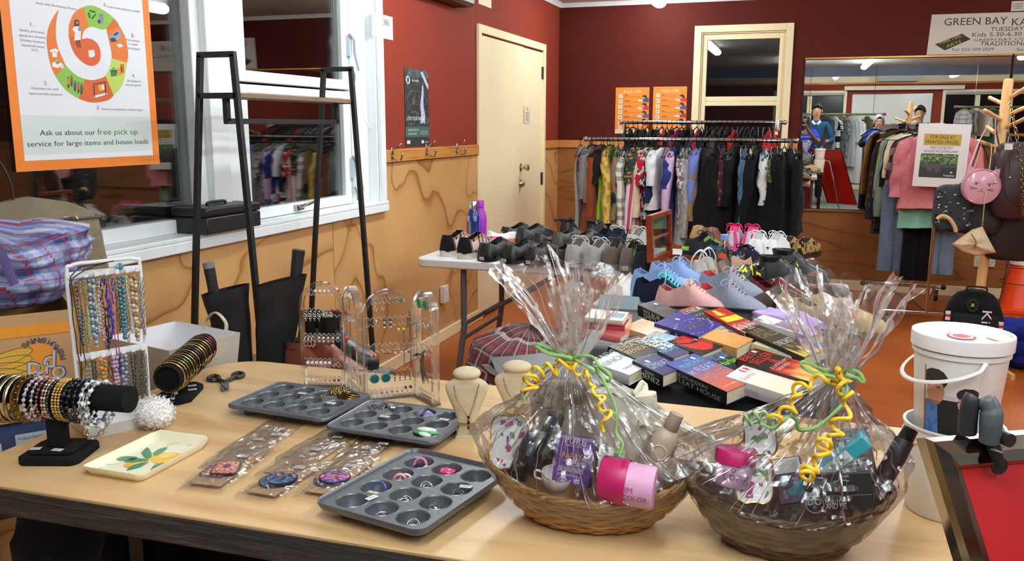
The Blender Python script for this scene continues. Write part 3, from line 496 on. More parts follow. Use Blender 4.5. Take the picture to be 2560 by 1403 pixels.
# ---- black T-bar with bracelets
def sticker(b,x,y,z,w=.018,h=.012,rot=0,n=3): 
    X=b.X; b.X=X@T3(x,y,z)@RZ(rot); b.rect(-w/2,-h/2,w/2,h/2,K(236,238,242),.0006); b.rect(-w*.4,h*.1,w*.4,h*.25,K(150,150,160),.0009); b.rect(-w*.4,-h*.25,w*.25,-h*.1,K(150,150,160),.0009); b.X=X
VB=K(22,22,24); tbx,tby=-1.382,1.268
tb=thing('bracelet_stand','black velvet T shaped bracelet stand with square stepped base and wide beaded bracelets','bracelet stand',T3(tbx,tby,TZ)@RZ(.32))
def octa(w,d,c): return [(-w+c,-d),(w-c,-d),(w,-d+c),(w,d-c),(w-c,d),(-w+c,d),(-w,d-c),(-w,-d+c)]
b=B(VB); b.prism(octa(.06,.055,.012),0,.016); b.prism(octa(.045,.04,.01),.016,.024); obj('base',b,'velvet',tb,bev=.003)
b=B(VB); b.box(-.0155,-.0155,.024,.0155,.0155,.11); obj('post',b,'velvet',tb,bev=.002)
for q in ((-.034,-.024,.0245,.02,.014,.1),(.012,-.03,.0245,.022,.013,-.2)): b=B(); sticker(b,*q); obj('price_sticker',b,'paper',tb)
TBZ=.857; B0=V((-1.545,1.26,TBZ)); B1=V((-1.222,1.297,TBZ)); bd=(B1-B0).normalized()
b=B(VB); b.X=tb.matrix_world.inverted()@frame(B0,bd,(0,0,1))@RY(PI/2); b.cyl(.0265,0,(B1-B0).length,28); obj('bar',b,'velvet',tb,bev=.003)
BF=frame(B0,bd,(0,0,1))@RY(PI/2)    # local z runs along the bar
def bangle_M(t,droop=.012,tilt=0,yaw=0): return frame(B0,bd,(0,0,1))@T3(t,-droop,0)@RZ(tilt)@RY(PI/2+yaw)
GB,GD,SV=K(178,168,136),K(134,116,70),K(196,196,200)
def bangle(t,R,r,col,label,wid=1,mat='metal',grp=None,tilt=0,yaw=0,deco=None):
    o_=B(col); M=bangle_M(t,R-.028,tilt,yaw)
    o_.grid(lambda u,v:((R+r*cos(v*TAU))*cos(u*TAU),(R+r*cos(v*TAU))*sin(u*TAU),r*wid*sin(v*TAU)),44,10,True,True)
    if deco: deco(o_,R,r)
    return obj('bangle',o_,mat,M=M,sm=50,label=label,cat='bangle',group=grp)
bangle(.018,.047,.0042,GB,'outermost old gold bangle at the left end of the T bar',1,tilt=.1,yaw=.1); bangle(.036,.046,.004,GB,'plain old gold bangle second from the left end of the T bar',1,tilt=.05,yaw=.18)
bangle(.056,.045,.0042,GB,'plain old gold bangle beside the wide patterned bangle',1.1,yaw=.05); bangle(.07,.044,.0042,K(190,180,148),'pale gold bangle touching the wide patterned bangle',1.1,yaw=.12)
bangle(.092,.0435,.003,GD,'wide old gold bangle with raised pattern',3.2,yaw=.1,deco=lambda o_,R,r:[o_.sph(((R+r)*cos(a),(R+r)*sin(a),0),(.003,.003,.006),6,4) for a in [i*TAU/22 for i in range(22)]])
def beads(t,R,r,n,cols,label,name='bracelet',mat='bead',yaw=0,tilt=0,jit=0,grp=None):
    o_=B(); M=bangle_M(t,R-.03,tilt,yaw)
    o_.torus((0,0,0),R,r*.3,30,4,cols[0])
    for i in range(n):
        a=i/n*TAU; rr=r*(1-.25*(i%2)*(jit>0)); o_.sph(((R+rnd.uniform(-jit,jit))*cos(a),(R+rnd.uniform(-jit,jit))*sin(a),rnd.uniform(-jit,jit)),rr,8,6,cols[i%len(cols)])
    return obj(name,o_,mat,M=M,sm=80,label=label,cat='bracelet',group=grp)
beads(.118,.043,.0042,26,[K(190,176,182),K(170,154,164)],'mauve grey pearl bracelet on the T bar'); beads(.13,.042,.0036,30,[K(204,190,190),K(120,100,104)],'pale pearl bracelet with dark spacer beads on the T bar',yaw=.1)
beads(.141,.041,.003,34,[K(96,40,44),K(150,110,96)],'dark red and bronze bead bracelet on the T bar',yaw=.1); beads(.151,.041,.0028,36,[K(214,170,140),K(120,70,60)],'copper pink bead bracelet on the T bar',yaw=.14); beads(.159,.041,.0026,36,[K(226,206,186),K(160,130,110)],'cream seed bead bracelet on the T bar',yaw=.1)
beads(.168,.042,.002,44,[K(60,60,60),K(110,110,110)],'thin dark chain bracelet between cream and gold bracelets',yaw=.05)
for i,t in enumerate((.176,.183,.19)): beads(t,.041,.0027,44,[K(206,172,92),K(170,134,60)],('first','second','third')[i]+' strand of gold seed beads from the post of the T bar',yaw=.12)
for i,t in enumerate((.203,.213,.222,.231)): beads(t,.04+.002*(i%2),.0042,24,[K(16,18,34),K(30,34,60),K(10,10,14)],['navy black faceted bracelet beside the gold strands','black glass bracelet hanging low on the T bar','midnight blue glass bracelet on the T bar','black facet bracelet beside the silver pearls'][i],yaw=.08*i,jit=.002)
beads(.243,.043,.0052,20,[K(206,206,212),K(150,150,158),K(230,230,234)],'silver pearl bracelet nearest the black bar end',jit=.003); beads(.253,.041,.005,20,[K(120,124,132),K(222,222,226)],'grey crystal bracelet in the silver cluster',jit=.003,yaw=.15); beads(.26,.044,.0046,22,[K(226,226,230),K(140,140,146)],'outer silver bead bracelet hugging the bar end',jit=.002,yaw=-.1)
def chain(b,pts,R,r,col=None,flip=0):
    for i,(p,q) in enumerate(zip(pts,pts[1:])):
        p,q=V(p),V(q); d=(q-p).normalized(); s=d.orthogonal().normalized(); s=s if (i+flip)%2 else d.cross(s); c=(p+q)/2; L=(q-p).length*.62
        b.tube([c+d*L*cos(a)+s*R*sin(a) for a in [k/10*TAU for k in range(10)]],r,5,True,col)
b=B(K(206,206,210)); M=bangle_M(.248,.028,0,.1); chain(b,[((.054+.004*sin(a*3))*cos(a),(.054)*sin(a),.004*cos(a*2)) for a in [i/26*TAU for i in range(27)]],.0042,.0013); obj('bracelet',b,'metal',M=M,label='chunky silver chain bracelet hanging lowest on the T bar',cat='bracelet')
# ---- necklace stand
NL=az(203,1048,.752); NR=az(374,1010,.752); nd_=(NR-NL).normalized(); NW=(NR-NL).length
NM=frame(NL,nd_,(0,0,1))@RX(-PI/2); NM=frame(NL,nd_,V((0,0,1)).cross(nd_)); nst=thing('necklace_stand','white metal necklace stand with hook rails and tray base hung with bead necklaces','necklace stand',NM)
FX=facepx(frame(NL,nd_,(0,0,1))); H1=FX(350,643)[1]; PWc=K(228,230,232)
b=B(PWc); b.tube(spline([(0,0,0),(-.002,0,H1*.5),(-.003,0,H1-.02),(.006,0,H1-.004),(.02,0,H1)],5)+spline([(NW-.02,0,H1),(NW-.006,0,H1-.004),(NW+.002,0,H1-.02),(NW+.001,0,H1*.5),(NW,0,0)],5),.0042,8); obj('frame',b,'plastic',nst,sm=60)
for x,y in ((270,680),(285,880)):
    z=FX(x,y)[1]; b=B(PWc); b.box(0,-.004,z-.006,NW,.003,z+.008); r_=obj('hook_rail',b,'plastic',nst,bev=.001)
    for i in range(7): b=B(PWc); X=NW*(.06+.145*i); b.box(X-.004,-.014,z-.004,X+.004,-.004,z-.001); b.box(X-.004,-.015,z-.004,X+.004,-.013,z+.006); obj('hook',b,'plastic',r_)
b=B(PWc); openbox(b,NW+.03,.13,.024,.004,PWc,.95); b.X=Matrix(); o=obj('tray',b,'plastic',nst); o.location=(NW/2,-.02,-.022)
NCOL=[('black cord necklace with long loops','c',[K(20)]),('dark crystal bead necklace at the left of the stand','b',[K(40,44,52),K(120,120,128)]),('amber and sage bead necklace','b',[K(150,120,60),K(120,130,100)]),('pale green bead necklace','b',[K(150,160,130),K(176,184,160)]),('blue globe bead necklace','B',[K(70,100,150),K(170,180,160)]),('silver and clear bead necklace','b',[K(190,190,184),K(130,140,130)]),
 ('pink stone and chain necklace','b',[K(170,80,110),K(190,180,170)]),('dark purple shell chip necklace','s',[K(44,36,90),K(30,20,40)]),('violet blue spiky bead necklace','s',[K(54,40,150),K(80,64,180)]),('magenta ribbon necklace','c',[K(150,60,130)]),('smoky grey chain necklace','k',[K(120,116,112)]),('teal round bead necklace','B',[K(50,96,120),K(70,120,130)]),('silver link necklace with dark pendant','k',[K(190,188,182)]),('clear glass bead necklace','b',[K(206,204,196),K(176,170,160)]),('brown and cream stone necklace','B',[K(140,96,60),K(200,190,170),K(176,160,130)]),('fine silver rope necklace','k',[K(200,198,192)]),('silver curb chain at the right edge','k',[K(170,168,164)])]
ZT=FX(270,690)[1]; ZM=FX(285,885)[1]
def strand(lab,kind,cols,x,zt,L,w,yo,seed):
    o_=B(); pts=[]
    n=int(L/.0045) if kind!='c' else 24
    for sd in (-1,1):
        pass
    N=max(30,int(2*L/.0042)); path=[]
    for i in range(N+1):
        t=i/N; a=t*2-1; z=zt-L*(1-abs(a)**1.15 if True else 0); xx=x+w*(a if abs(a)<1 else a)*(1-.15*abs(a)); xx+=.0025*ns(t*9,seed); path.append(V((xx,-.013-yo+.003*ns(t*7,seed+3),z+.002*ns(t*13,seed))))
    if kind=='c': o_.tube(path[::3],.0011,5,col=cols[0])
    elif kind=='k': chain(o_,path[::2],.0024,.0007,cols[0])
    else:
        o_.tube(path[::2],.0006,4,col=cols[-1])
        step=1 if kind=='s' else 1; i=0; k=0
        while i<=N:
            r={'b':.0027,'B':.0048,'s':.0034}[kind]*(1+.3*ns(k*1.7,seed)); c=cols[k%len(cols)] if kind!='B' else cols[(k//1)%len(cols)]
            p=path[i]; o_.sph(p+V((rnd.uniform(-1,1),rnd.uniform(-1,1),0))*(.004 if kind=='s' else .0004),r if kind!='s' else (r*.5,r*.5,r*1.6),6,5,c); i+=max(1,round(2*r*.95/(2*L/N))); k+=1
    return obj('necklace',o_,'bead' if kind!='k' else 'metal',M=NM.copy(),sm=80,label=lab+' on the white necklace stand',cat='necklace')
for i,(lab,k,c) in enumerate(NCOL): x=NW*(.03+.94*i/(len(NCOL)-1)); strand(lab,k,c,x,ZT-.004,.12+.035*((i*7)%5)/4 if k!='c' else .22,.006 if k!='c' else .009,.002*(i%3),i*3.1)
for i,(lab,k,c,x,L) in enumerate([('orange flower glass necklace on the lower rail','B',[K(200,120,40),K(120,130,90)],.33,.06),('dark jet bead necklace on the lower rail','b',[K(20,20,24),K(60,60,66)],.2,.1),('green crystal necklace on the lower rail','b',[K(90,120,100),K(150,160,150)],.12,.08),('rose quartz necklace on the lower rail','B',[K(190,150,160),K(160,140,160)],.5,.09),('dusky pink tassel necklace on the lower rail','s',[K(140,60,90),K(90,40,60)],.43,.085),('blue grey pebble necklace on the lower rail','B',[K(80,96,120),K(150,150,156)],.62,.1),('small silver chain on the lower rail','k',[K(190)],.7,.13),('black bead chain on the lower rail','b',[K(16),K(50)],.76,.12),('heavy gunmetal curb chain on the lower rail','k',[K(120,116,104)],.86,.14),('second gunmetal curb chain nearest the frame','k',[K(140,136,124)],.92,.13),('purple crystal bundle on the lower rail','s',[K(54,36,170),K(40,30,110)],.55,.04)]): strand(lab,k,c,NW*x,ZM-.004,L,.005,.004+.002*(i%2),i*5.7)
b=B(K(30)); b.tube(spline([(.0,-.014,H1*.93),(.02,-.02,H1*.985),(.05,-.02,H1*.99),(.09,-.016,H1*1.0)],6),.0012,5); b.tube(spline([(.004,-.016,H1*.92),(.02,-.024,H1*.955),(.05,-.022,H1*.985),(.07,-.02,H1*.99)],6),.0012,5); b.tube([(.0,-.014,H1*.93),(.006,-.02,H1*.6),(.014,-.02,H1*.36)],.0012,5); obj('necklace',b,'leather',M=NM.copy(),label='looped black cord necklace curling over the top left of the white stand',cat='necklace')
for i,x in enumerate((.7,.8)): b=B([K(70,130,150),K(150,170,180)][i]); b.sph((NW*x-.02*i,-.01,ZT+.02),.0075-.002*i,10,8); obj('bead',b,'bead',M=NM.copy(),label=['teal glass globe bead above the top rail of the white stand','small silver bead above the top rail of the white stand'][i],cat='bead')
# ---- white fluffy pompom
P=az(372,1078,TZ+.0)+V((0,.02,0)); b=B(K(252)); R=.037
for i in range(1500):
    a=rnd.uniform(0,TAU); z=rnd.uniform(-1,1); q=math.sqrt(1-z*z); d=V((q*cos(a),q*sin(a),z)); s=d.orthogonal().normalized(); s=(s*cos(i)+d.cross(s)*sin(i)); k=R*rnd.uniform(.88,1.08); w=.0016; l=.007*rnd.uniform(.6,1.4); t=(s*.8+d*rnd.uniform(-.1,.6)).normalized()
    p=d*k; w_=d.cross(t).normalized()*w; b.add([p-w_,p+w_,p+t*l+w_*.3,p+t*l-w_*.3],[(0,1,2,3)])
b.sph((0,0,0),R*.93,24,16); obj('pompom',b,'cloth',M=T3(*P)@T3(0,0,R*.97)@SC(1.12,1.05,.92),sm=None,label='fluffy white netting pompom at the foot of the necklace stand',cat='pompom')
# ---- lemon tray
def rrect(w,h,r,n=5): return [(sx*(w-r)+r*cos(a0+PI/2*i/n),sy*(h-r)+r*sin(a0+PI/2*i/n)) for sx,sy,a0 in ((1,1,0),(-1,1,PI/2),(-1,-1,PI),(1,-1,3*PI/2)) for i in range(n+1)]
LM=frame(az(360,1140,TZ),(az(505,1090,TZ)-az(215,1165,TZ)),(-1,1,0)) if 0 else None
c1,c2,c3,c4=[az(x,y,TZ+.012) for x,y in ((208,1168),(352,1200),(508,1110),(400,1082))]
lx=((c3-c2)+(c4-c1)).normalized(); LM=frame((c1+c2+c3+c4)/4-V((0,0,.012)),lx,V((0,0,1)).cross(lx)); LL=((c3-c2).length+(c4-c1).length)/4+.004; LW_=((c2-c1).length+(c3-c4).length)/4
lt=thing('tray','cream rectangular melamine tray painted with a lemon and green leaves','tray',LM); CRM=K(238,234,204)
b=B(CRM); prof=[(.82,.003),(.86,.004),(.97,.017),(1.0,.018),(1.0,.015),(.9,.001),(.8,0)]
N=48; base=[V((x,y,0)) for x,y in rrect(LL,LW_,.014,11)]
def lt_f(u,v):
    i=int(round(u*N))%N; p=base[i]; k,z=prof[int(round(v*6))]; ex=.006*max(0,abs(p.x)/LL-.9)/.1*max(0,1-(abs(p.y)/LW_)**2)*(1 if k>.95 else 0)
    dx=LL-(1-k)*LW_*1.2; dy=LW_*(1-(1-k)*1.2); return (p.x*dx/LL+math.copysign(ex,p.x)*1.6,p.y*dy/LW_,z+(.006 if k>.95 else 0)*max(0,abs(p.x)/LL-.93)/.07*max(0,1-(abs(p.y)/LW_)**4))
b.grid(lt_f,N,6,True); b.add([lt_f(i/N,0) for i in range(N)],[tuple(range(N))]); b.add([lt_f(i/N,1) for i in range(N)],[tuple(range(N))[::-1]]); obj('body',b,'gloss',lt,sm=50)
FP=facepx(LM@T3(0,0,.0035)); Q=lambda x,y:FP(x/2.789,900+y/2.789); b=B()
def pp(pts,c,z): q=spline([(*Q(x,y),0) for x,y in pts+[pts[0]]],4)[:-1]; b.poly([(p.x,p.y) for p in q],c,z)
b.poly([Q(600,745),Q(960,822),Q(1400,600),Q(1060,545)],K(240,240,214),.0034)
pp([(1045,690),(1080,660),(1180,648),(1270,655),(1285,668),(1250,700),(1160,722),(1080,722)],K(240,196,60),.0042); pp([(1100,672),(1180,655),(1240,660),(1200,680),(1120,690)],K(246,212,104),.0046)
pp([(860,735),(930,705),(1040,705),(1010,735),(930,755),(880,752)],K(240,176,66),.0042); pp([(900,740),(960,716),(1020,712),(960,742)],K(244,206,110),.0045)
LG=K(70,140,100)
for L_ in ([(800,690),(860,676),(940,678),(960,690),(900,704),(830,702)],[(985,650),(1030,614),(1060,670),(1020,690)],[(1065,655),(1110,625),(1170,612),(1130,650),(1080,672)],[(880,775),(920,740),(1020,715),(980,750)],[(1045,775),(1080,735),(1160,720),(1120,755)],[(860,716),(940,690),(1040,700),(960,716)]): pp(L_,LG,.0047)
for x,y,s_ in ((1215,590,'Citron'),(1330,600,'Or'),(660,770,'lemon')): q=Q(x,y); b.text(s_,q[0],q[1],.008,None,'C',K(150,150,120),.0044,-.5,.3)
b.torus((*Q(790,715),.0043),.014,.0006,20,4,K(190,190,150)); obj('lemon_print',b,'gloss',lt)
# ---- scissors
SM=frame(az(565,960,TZ+.001),V((.45,-.9,0)),V((.9,.45,0))); so=thing('scissors','black handled scissors lying open on the table corner','scissors',frame(az(563,962,TZ+.001),az(566,1000,TZ)-az(563,962,TZ),V((1,.6,0))))
for sd in (-1,1):
    b=B(K(120,122,126)); b.X=T3(0,0,.003+.002*(sd>0))@RZ(.09*sd); b.prism([(-.015,-.008),(.02,-.010),(.055,-.005),(.066,0),(.055,.004),(0,.008),(-.015,.005)],0,.0018); bl=obj('blade',b,'dullmetal',so,bev=.0004)
    e=az(530+75*(sd>0)-(4 if sd>0 else 0),945-9*(sd>0),TZ+.004); q=so.matrix_world.inverted()@e; c=V((q.x*.9+.001,q.y*.86,.004)); b=B(K(20)); b.tube([c+V((.023*cos(a),.014*sin(a),0)) for a in [i/20*TAU for i in range(20)]],.005,8,True); b.tube([c+V((.018,-c.y*.25,0)),V((-.006,-.003*sd,.004)),V((.004,-.002*sd,.004))],[.006,.006,.004],8); obj('handle',b,'satin',so)
b=B(K(90)); b.X=T3(.004,0,.0066); b.cyl(.0025,0,.001,12); obj('pivot_screw',b,'metal',so)
# ---- second bracelet bar with gold bangles
pA=az(418,947,.812); pB=az(512,862,.812); ad=(pB-pA).normalized(); q0=az(452,990,TZ)
s2_=thing('bracelet_stand','black bracelet stand with octagonal base packed with gold bangles near the scissors','bracelet stand',frame(q0+V((-.002,.0,0)),ad,V((0,0,1)).cross(ad)))
b=B(VB); b.prism([(x*1.0,y) for x,y in octa(.075,.043,.022)],0,.014); obj('base',b,'velvet',s2_,bev=.003); b=B(VB); b.box(-.012,-.012,.014,.012,.012,.06); obj('post',b,'velvet',s2_)
for q in ((.035,-.02,.0145,.02,.014,-1.2),(.002,-.03,.0145,.02,.013,-1.2)): b=B(); sticker(b,*q); obj('price_sticker',b,'paper',s2_)
LB2=(pB-pA).length; GM=frame(pA,ad,(0,0,1)); b=B(VB); b.X=s2_.matrix_world.inverted()@GM@RY(PI/2); b.grid(lambda u,v:((.031-.002*(v>.999))*cos(u*TAU),.031*sin(u*TAU),v*LB2),32,2,True); b.add([(.031*cos(i/32*TAU),.031*sin(i/32*TAU),.004) for i in range(32)],[tuple(range(32))[::-1]],K(12)); b.add([(.031*cos(i/32*TAU),.031*sin(i/32*TAU),LB2) for i in range(32)],[tuple(range(32))]); b.torus((0,0,.001),.0285,.0025,32,6); obj('bar',b,'velvet',s2_)
GC=[(K(214,174,84),'bright gold beaded bangle at the open end of the black tube',1.4),(K(206,160,70),'thin gold bangle next to the open tube end',1),(K(190,130,70),'coral flecked gold bangle on the tube',1.2),(K(56,110,64),'green enamel gold bangle on the tube',1.6),(K(220,184,96),'ridged gold bangle beside the green bangle',1.2),(K(200,160,76),'plain gold bangle before the black patterned one',1),(K(70,56,36),'black and gold patterned bangle in the middle',1.6),(K(206,166,80),'smooth gold bangle after the black one',1.3),(K(44,40,36),'dark filigree bangle behind the smooth gold one',2.),(K(90,80,60),'silver and black filigree bangle',1.6),(K(210,170,82),'wide polished gold bangle in the far half',2.),(K(190,150,64),'gold bangle with dark flecks in the far half',1.5),(K(80,66,40),'bronze rope bangle near the far end',1.),(K(220,186,100),'gold rope bangle near the red bangles',1.2),(K(110,110,60),'olive enamel bangle near the red bangles',1.2),(K(150,50,60),'red glitter bangle at the far end',1.6),(K(140,40,54),'last red bangle at the far tube end',1.4)]
for i,(c,lab,wd) in enumerate(GC):
    t=LB2*(.05+.86*i/16); R=.0348+.0012*(i%3); o_=B(c); n=72
    o_.grid(lambda u,v:((R+(.0012 if int(u*n)%2 else .0004)+.0014*cos(v*TAU))*cos(u*TAU),(R+(.0012 if int(u*n)%2 else .0004)+.0014*cos(v*TAU))*sin(u*TAU),.0024*wd*sin(v*TAU)),n,6,True,True); obj('bangle',o_,'metal',M=GM@T3(t,-.0015-(R-.0345),0)@RY(PI/2+.06*ns(i*2.3)),sm=40,label=lab,cat='bangle')
for i,(x,y) in enumerate(((420,1005),(432,998),(440,985))):
    p=az(x,y,TZ+.016); b=B(K(225)); b.tube([V(p),V(p)+V((.012,.016,.03)),V((p.x+.015,p.y+.02,.775))],.0004,4); b.X=T3(*p)@RZ(-.9); b.box(-.011,-.004,0,.004,.004,.001); obj('price_tag',b,'paper',label=['tiny white string tag furthest out on the octagonal base','tiny white string tag in the middle of the octagonal base','tiny white string tag nearest the post of the octagonal base'][i],cat='price tag')
# ================================================================ earring screen, muffin tins, carded pendants, busts
EH=.272
EP=[V((-1.18,1.838,TZ)),V((-1.066,1.872,TZ)),V((-.975,1.782,TZ)),V((-.868,1.862,TZ)),V((-.784,1.797,TZ))]
est=thing('earring_stand','folding clear acrylic earring screen with four arched panels','earring stand',T3(*((EP[0]+EP[4])/2)))
EI=est.matrix_world.inverted()
def arch(w,h,n=12): return [(0,0)]+[(0,h-w/2)]+[(w/2-w/2*cos(PI*i/n),h-w/2+w/2*sin(PI*i/n)) for i in range(1,n)]+[(w,h-w/2),(w,0)]
PMX=[]; ROWF=[.10,.29,.53,.77,.945]
for k in range(4):
    p,q=EP[k],EP[k+1]; w=(q-p).length-.008; d=(q-p).normalized(); M=frame(p+d*.004,d,(0,0,1)); PMX.append((M,w)); b=B(); b.X=EI@M
    oa,ia=arch(w,EH),[(x*(w-.018)/w+.009,y-(.009 if y>.1 else 0)) for x,y in arch(w,EH)]
    for z0,z1 in ((-.009,.009),):
        n=len(oa)
        b.add([(x,y,z) for z in (z0,z1) for x,y in oa],[(i,i+1,n+i+1,n+i) for i in range(n-1)]); b.add([(x,y,z) for z in (z0,z1) for x,y in ia],[(i,n+i,n+i+1,i+1) for i in range(n-1)])
        for z in (z0,z1): b.add([(x,y,z) for x,y in oa]+[(x,y,z) for x,y in ia],[(i,i+1,n+i+1,n+i) for i in range(n-1)])
    b.box(0,.0,-.012,w,.006,.012); pa=obj('arch_panel',b,'acrylic',est)
    for r_,f in enumerate(ROWF):
        z=EH*(1-f); x0,x1=.009,w-.009
        if f<.15: q_=w/2-.009; hh=z-(EH-w/2); dx=math.sqrt(max(0,q_*q_-hh*hh)); x0,x1=w/2-dx,w/2+dx
        b=B(); b.X=EI@M; hw=.0085 if r_ else .005
        b.grid(lambda u,v:(x0+(x1-x0)*u,z+(hw+.0032*math.copysign(abs(sin(u*PI*8))**.4,sin(u*PI*16)))*(1 if v>.5 else -1)*1.,.0),80,1); obj('hole_bar',b,'acrylic',pa)
        b=B(); b.X=EI@M
        for sg in (-1,1): b.tube([(x0+(x1-x0)*i/80,z+sg*(hw+.0032*math.copysign(abs(sin(i/80*PI*8))**.4,sin(i/80*PI*16))),.0008) for i in range(81)],.0008,4)
        obj('scalloped_edge',b,'acryledge',pa)
for k in range(1,4):
    for zz in (.05,.19):
        b=B(); b.X=EI@T3(*EP[k])@T3(0,0,zz); b.box(-.005,-.005,-.014,.005,.005,.014); obj('hinge',b,'acrylic',est,bev=.001)
SLV=K(206,206,208); PEARL=K(230,226,220)
def earring(kind,col,lab,k,row,fx,dz=0,s=1,col2=None):
    M,w=PMX[k]; z=EH*(1-ROWF[row]); b=B(col)
    if kind=='stud': b.sph((0,0,.004),.0036*s,8,6); b.sph((0,0,.001),.0024*s,6,4,col2 or col)
    elif kind=='disc': b.X=T3(0,-.008*s,.004); b.cyl(.0105*s,0,.003,24); b.torus((0,0,.003),.0098*s,.0009,24,5,col2 or mixc(col,(1,1,1),.25)); b.X=Matrix()
    elif kind=='hoop': b.torus((0,-.009*s,.003),.0085*s,.0011,20,6,axis=(1,0,.3),sy=1.4)
    elif kind=='long': b.torus((0,-.018*s,.003),.018*s,.0009,24,6,axis=(1,0,.35),sy=.4); 
    elif kind=='drop': b.sph((0,0,.003),.0022,6,5,col2 or SLV); b.tube([(0,0,.003),(0,-.008,.004)],.0006,4,col=col2 or SLV); b.lathe([(0,0),(.002*s,.001),(.0034*s,.008*s),(.0022*s,.014*s),(0,.017*s)],8); 
    elif kind=='beads':
        for i in range(4): b.sph((0,-.006*i,.004),.003*s*(1-.1*(i%2)),7,5,(col,col2 or K(30))[i%2])
    elif kind=='cluster':
        for i in range(9): b.sph((rnd.uniform(-.005,.005)*s,rnd.uniform(-.011,.002)*s,.003+rnd.uniform(0,.004)),.0024*s,6,4,mixc(col,col2 or (1,1,1),rnd.random()*.5))
    elif kind=='link':
        for i in range(4): b.torus((0,-.006*i,.004),.0034*s,.0008,12,5,axis=(1,0,0) if i%2 else (0,0,1))
    if kind=='drop': b.v=[V((v.x,v.y,v.z)) for v in b.v]
    o=obj('earring',b,'bead' if kind in('stud','disc','drop','beads') and col not in (SLV,) else 'metal',M=M@T3(w*fx,z+dz,.0005),sm=70,label=lab,cat='earring')
    return o
def rowof(k,row,items,base):
    for fx,kind,col,lab,s,dz,c2 in items: o=earring(kind,col,lab,k,row,fx,dz,s,c2); o['group']=base
TX=lambda kind,col,lab,xs,s=1,dz=0,c2=None:[(x,kind,col,lab,s,dz,c2) for x in xs]
r8=[.14+.1*i for i in range(8)]
rowof(0,0,TX('stud',PEARL,'pearl stud earring in the arch of the first acrylic panel',[.38,.48,.58,.68],1.2,.004),'earrings on the first acrylic panel')
rowof(0,1,TX('link',SLV,'silver link earring dangling on the second row of the first panel',r8[:4],1.1)+TX('cluster',SLV,'crystal cluster earring on the second row of the first panel',r8[4:6]+[.7],1.)+TX('stud',K(150,30,40),'red stud earring on the second row of the first panel',[.76,.86],1.2,.006),'earrings on the first acrylic panel')
rowof(0,2,TX('hoop',SLV,'ribbed silver hoop earring on the middle row of the first panel',[.12,.2,.28],1.1)+TX('stud',K(214,214,216),'silver ball stud on the middle row of the first panel',[.42,.52,.63,.74,.85],1.1)+TX('stud',SLV,'silver ball stud on the lower edge of the first panel middle row',[.42,.52,.63,.74],1.,-.009),'earrings on the first acrylic panel')
rowof(0,3,TX('stud',K(220,222,226),'crystal stud earring on the fourth row of the first panel',r8[:6],1.45)+TX('cluster',K(170,190,110),'pale green cluster earring on the fourth row of the first panel',[.77],.7)+TX('cluster',K(180,60,60),'red flower earring on the fourth row of the first panel',[.87],.8),'earrings on the first acrylic panel')
rowof(0,4,[(x,'stud',c,l,1.05,.002,None) for x,c,l in zip(r8,[PEARL,PEARL,K(226,180,186),K(226,160,170),K(226,110,140),K(220,100,130),K(110,60,60),K(90,50,50)],['white stud low on the first panel']*2+['pale pink stud low on the first panel']*2+['rose pink stud low on the first panel']*2+['maroon stud low on the first panel']*2)],'earrings on the first acrylic panel')
rowof(1,0,TX('stud',PEARL,'large pearl stud in the arch of the second acrylic panel',[.42,.6],1.9,.002),'earrings on the second acrylic panel')
rowof(1,1,TX('stud',K(190,40,50),'red stud earring on the second acrylic panel',[.18],1.6,.006)+TX('cluster',SLV,'silver lace earring on the second row of the second panel',[.4,.62,.8],.9),'earrings on the second acrylic panel')
rowof(1,2,TX('stud',K(206,84,40),'orange bead stud on the second acrylic panel',[.16],1.6,.006)+TX('stud',K(200,200,206),'grey crystal stud on the middle row of the second panel',[.32,.48,.64,.8],1.3)+TX('stud',K(40,40,50),'dark stud on the middle row of the second panel',[.56],1,-.008),'earrings on the second acrylic panel')
rowof(1,3,TX('link',SLV,'fine silver drop on the fourth row of the second panel',[.2,.36,.52,.7],.7)+TX('drop',K(200,40,40),'small red heart drop low on the second panel',[.56],.6,-.02),'earrings on the second acrylic panel')
rowof(1,4,TX('cluster',SLV,'silver filigree earring at the foot of the second panel',[.3,.6],.9),'earrings on the second acrylic panel')
rowof(2,0,TX('long',SLV,'long silver hoop earring in the arch of the third panel',[.26,.4],1.0)+TX('cluster',K(110,96,80),'brown stone cluster earring in the arch of the third panel',[.56,.66,.76],.95,.003),'earrings on the third acrylic panel')
rowof(2,1,TX('beads',K(24,24,26),'black and silver bead drop earring on the third panel',[.42,.54],1.15,.004,SLV)+TX('drop',K(200,214,60),'lime green drop earring on the third panel',[.68,.78],1.1,-.02)+TX('beads',K(70,40,56),'plum bead drop earring on the third panel',[.88],1.,.004)+TX('stud',SLV,'silver stud on the second row of the third panel',[.26],1.2,.002),'earrings on the third acrylic panel')
rowof(2,2,TX('drop',K(240,110,90),'orange earring in a twist of clear film on the third panel',[.14,.22],1.2,-.014)+TX('drop',K(120,26,40),'dark red tassel earring on the third panel',[.42,.48],.9,-.012)+TX('cluster',K(200,170,90),'gold leaf earring on the third panel',[.66],.9)+TX('stud',K(226,150,150),'pink pearl stud on the third panel',[.62,.74],1.2,-.014)+TX('drop',K(90,94,96),'grey stone drop earring on the third panel',[.88],1.,-.012),'earrings on the third acrylic panel')
rowof(2,3,TX('disc',K(30,90,90),'round teal disc earring on the third panel',[.2,.42],1.15)+TX('beads',K(20,20,22),'black bead earring on the fourth row of the third panel',[.6,.7,.8,.9],.8,0,K(30))+TX('drop',K(18,18,20),'black teardrop earring hanging low on the third panel',[.8,.9],1.1,-.036),'earrings on the third acrylic panel')
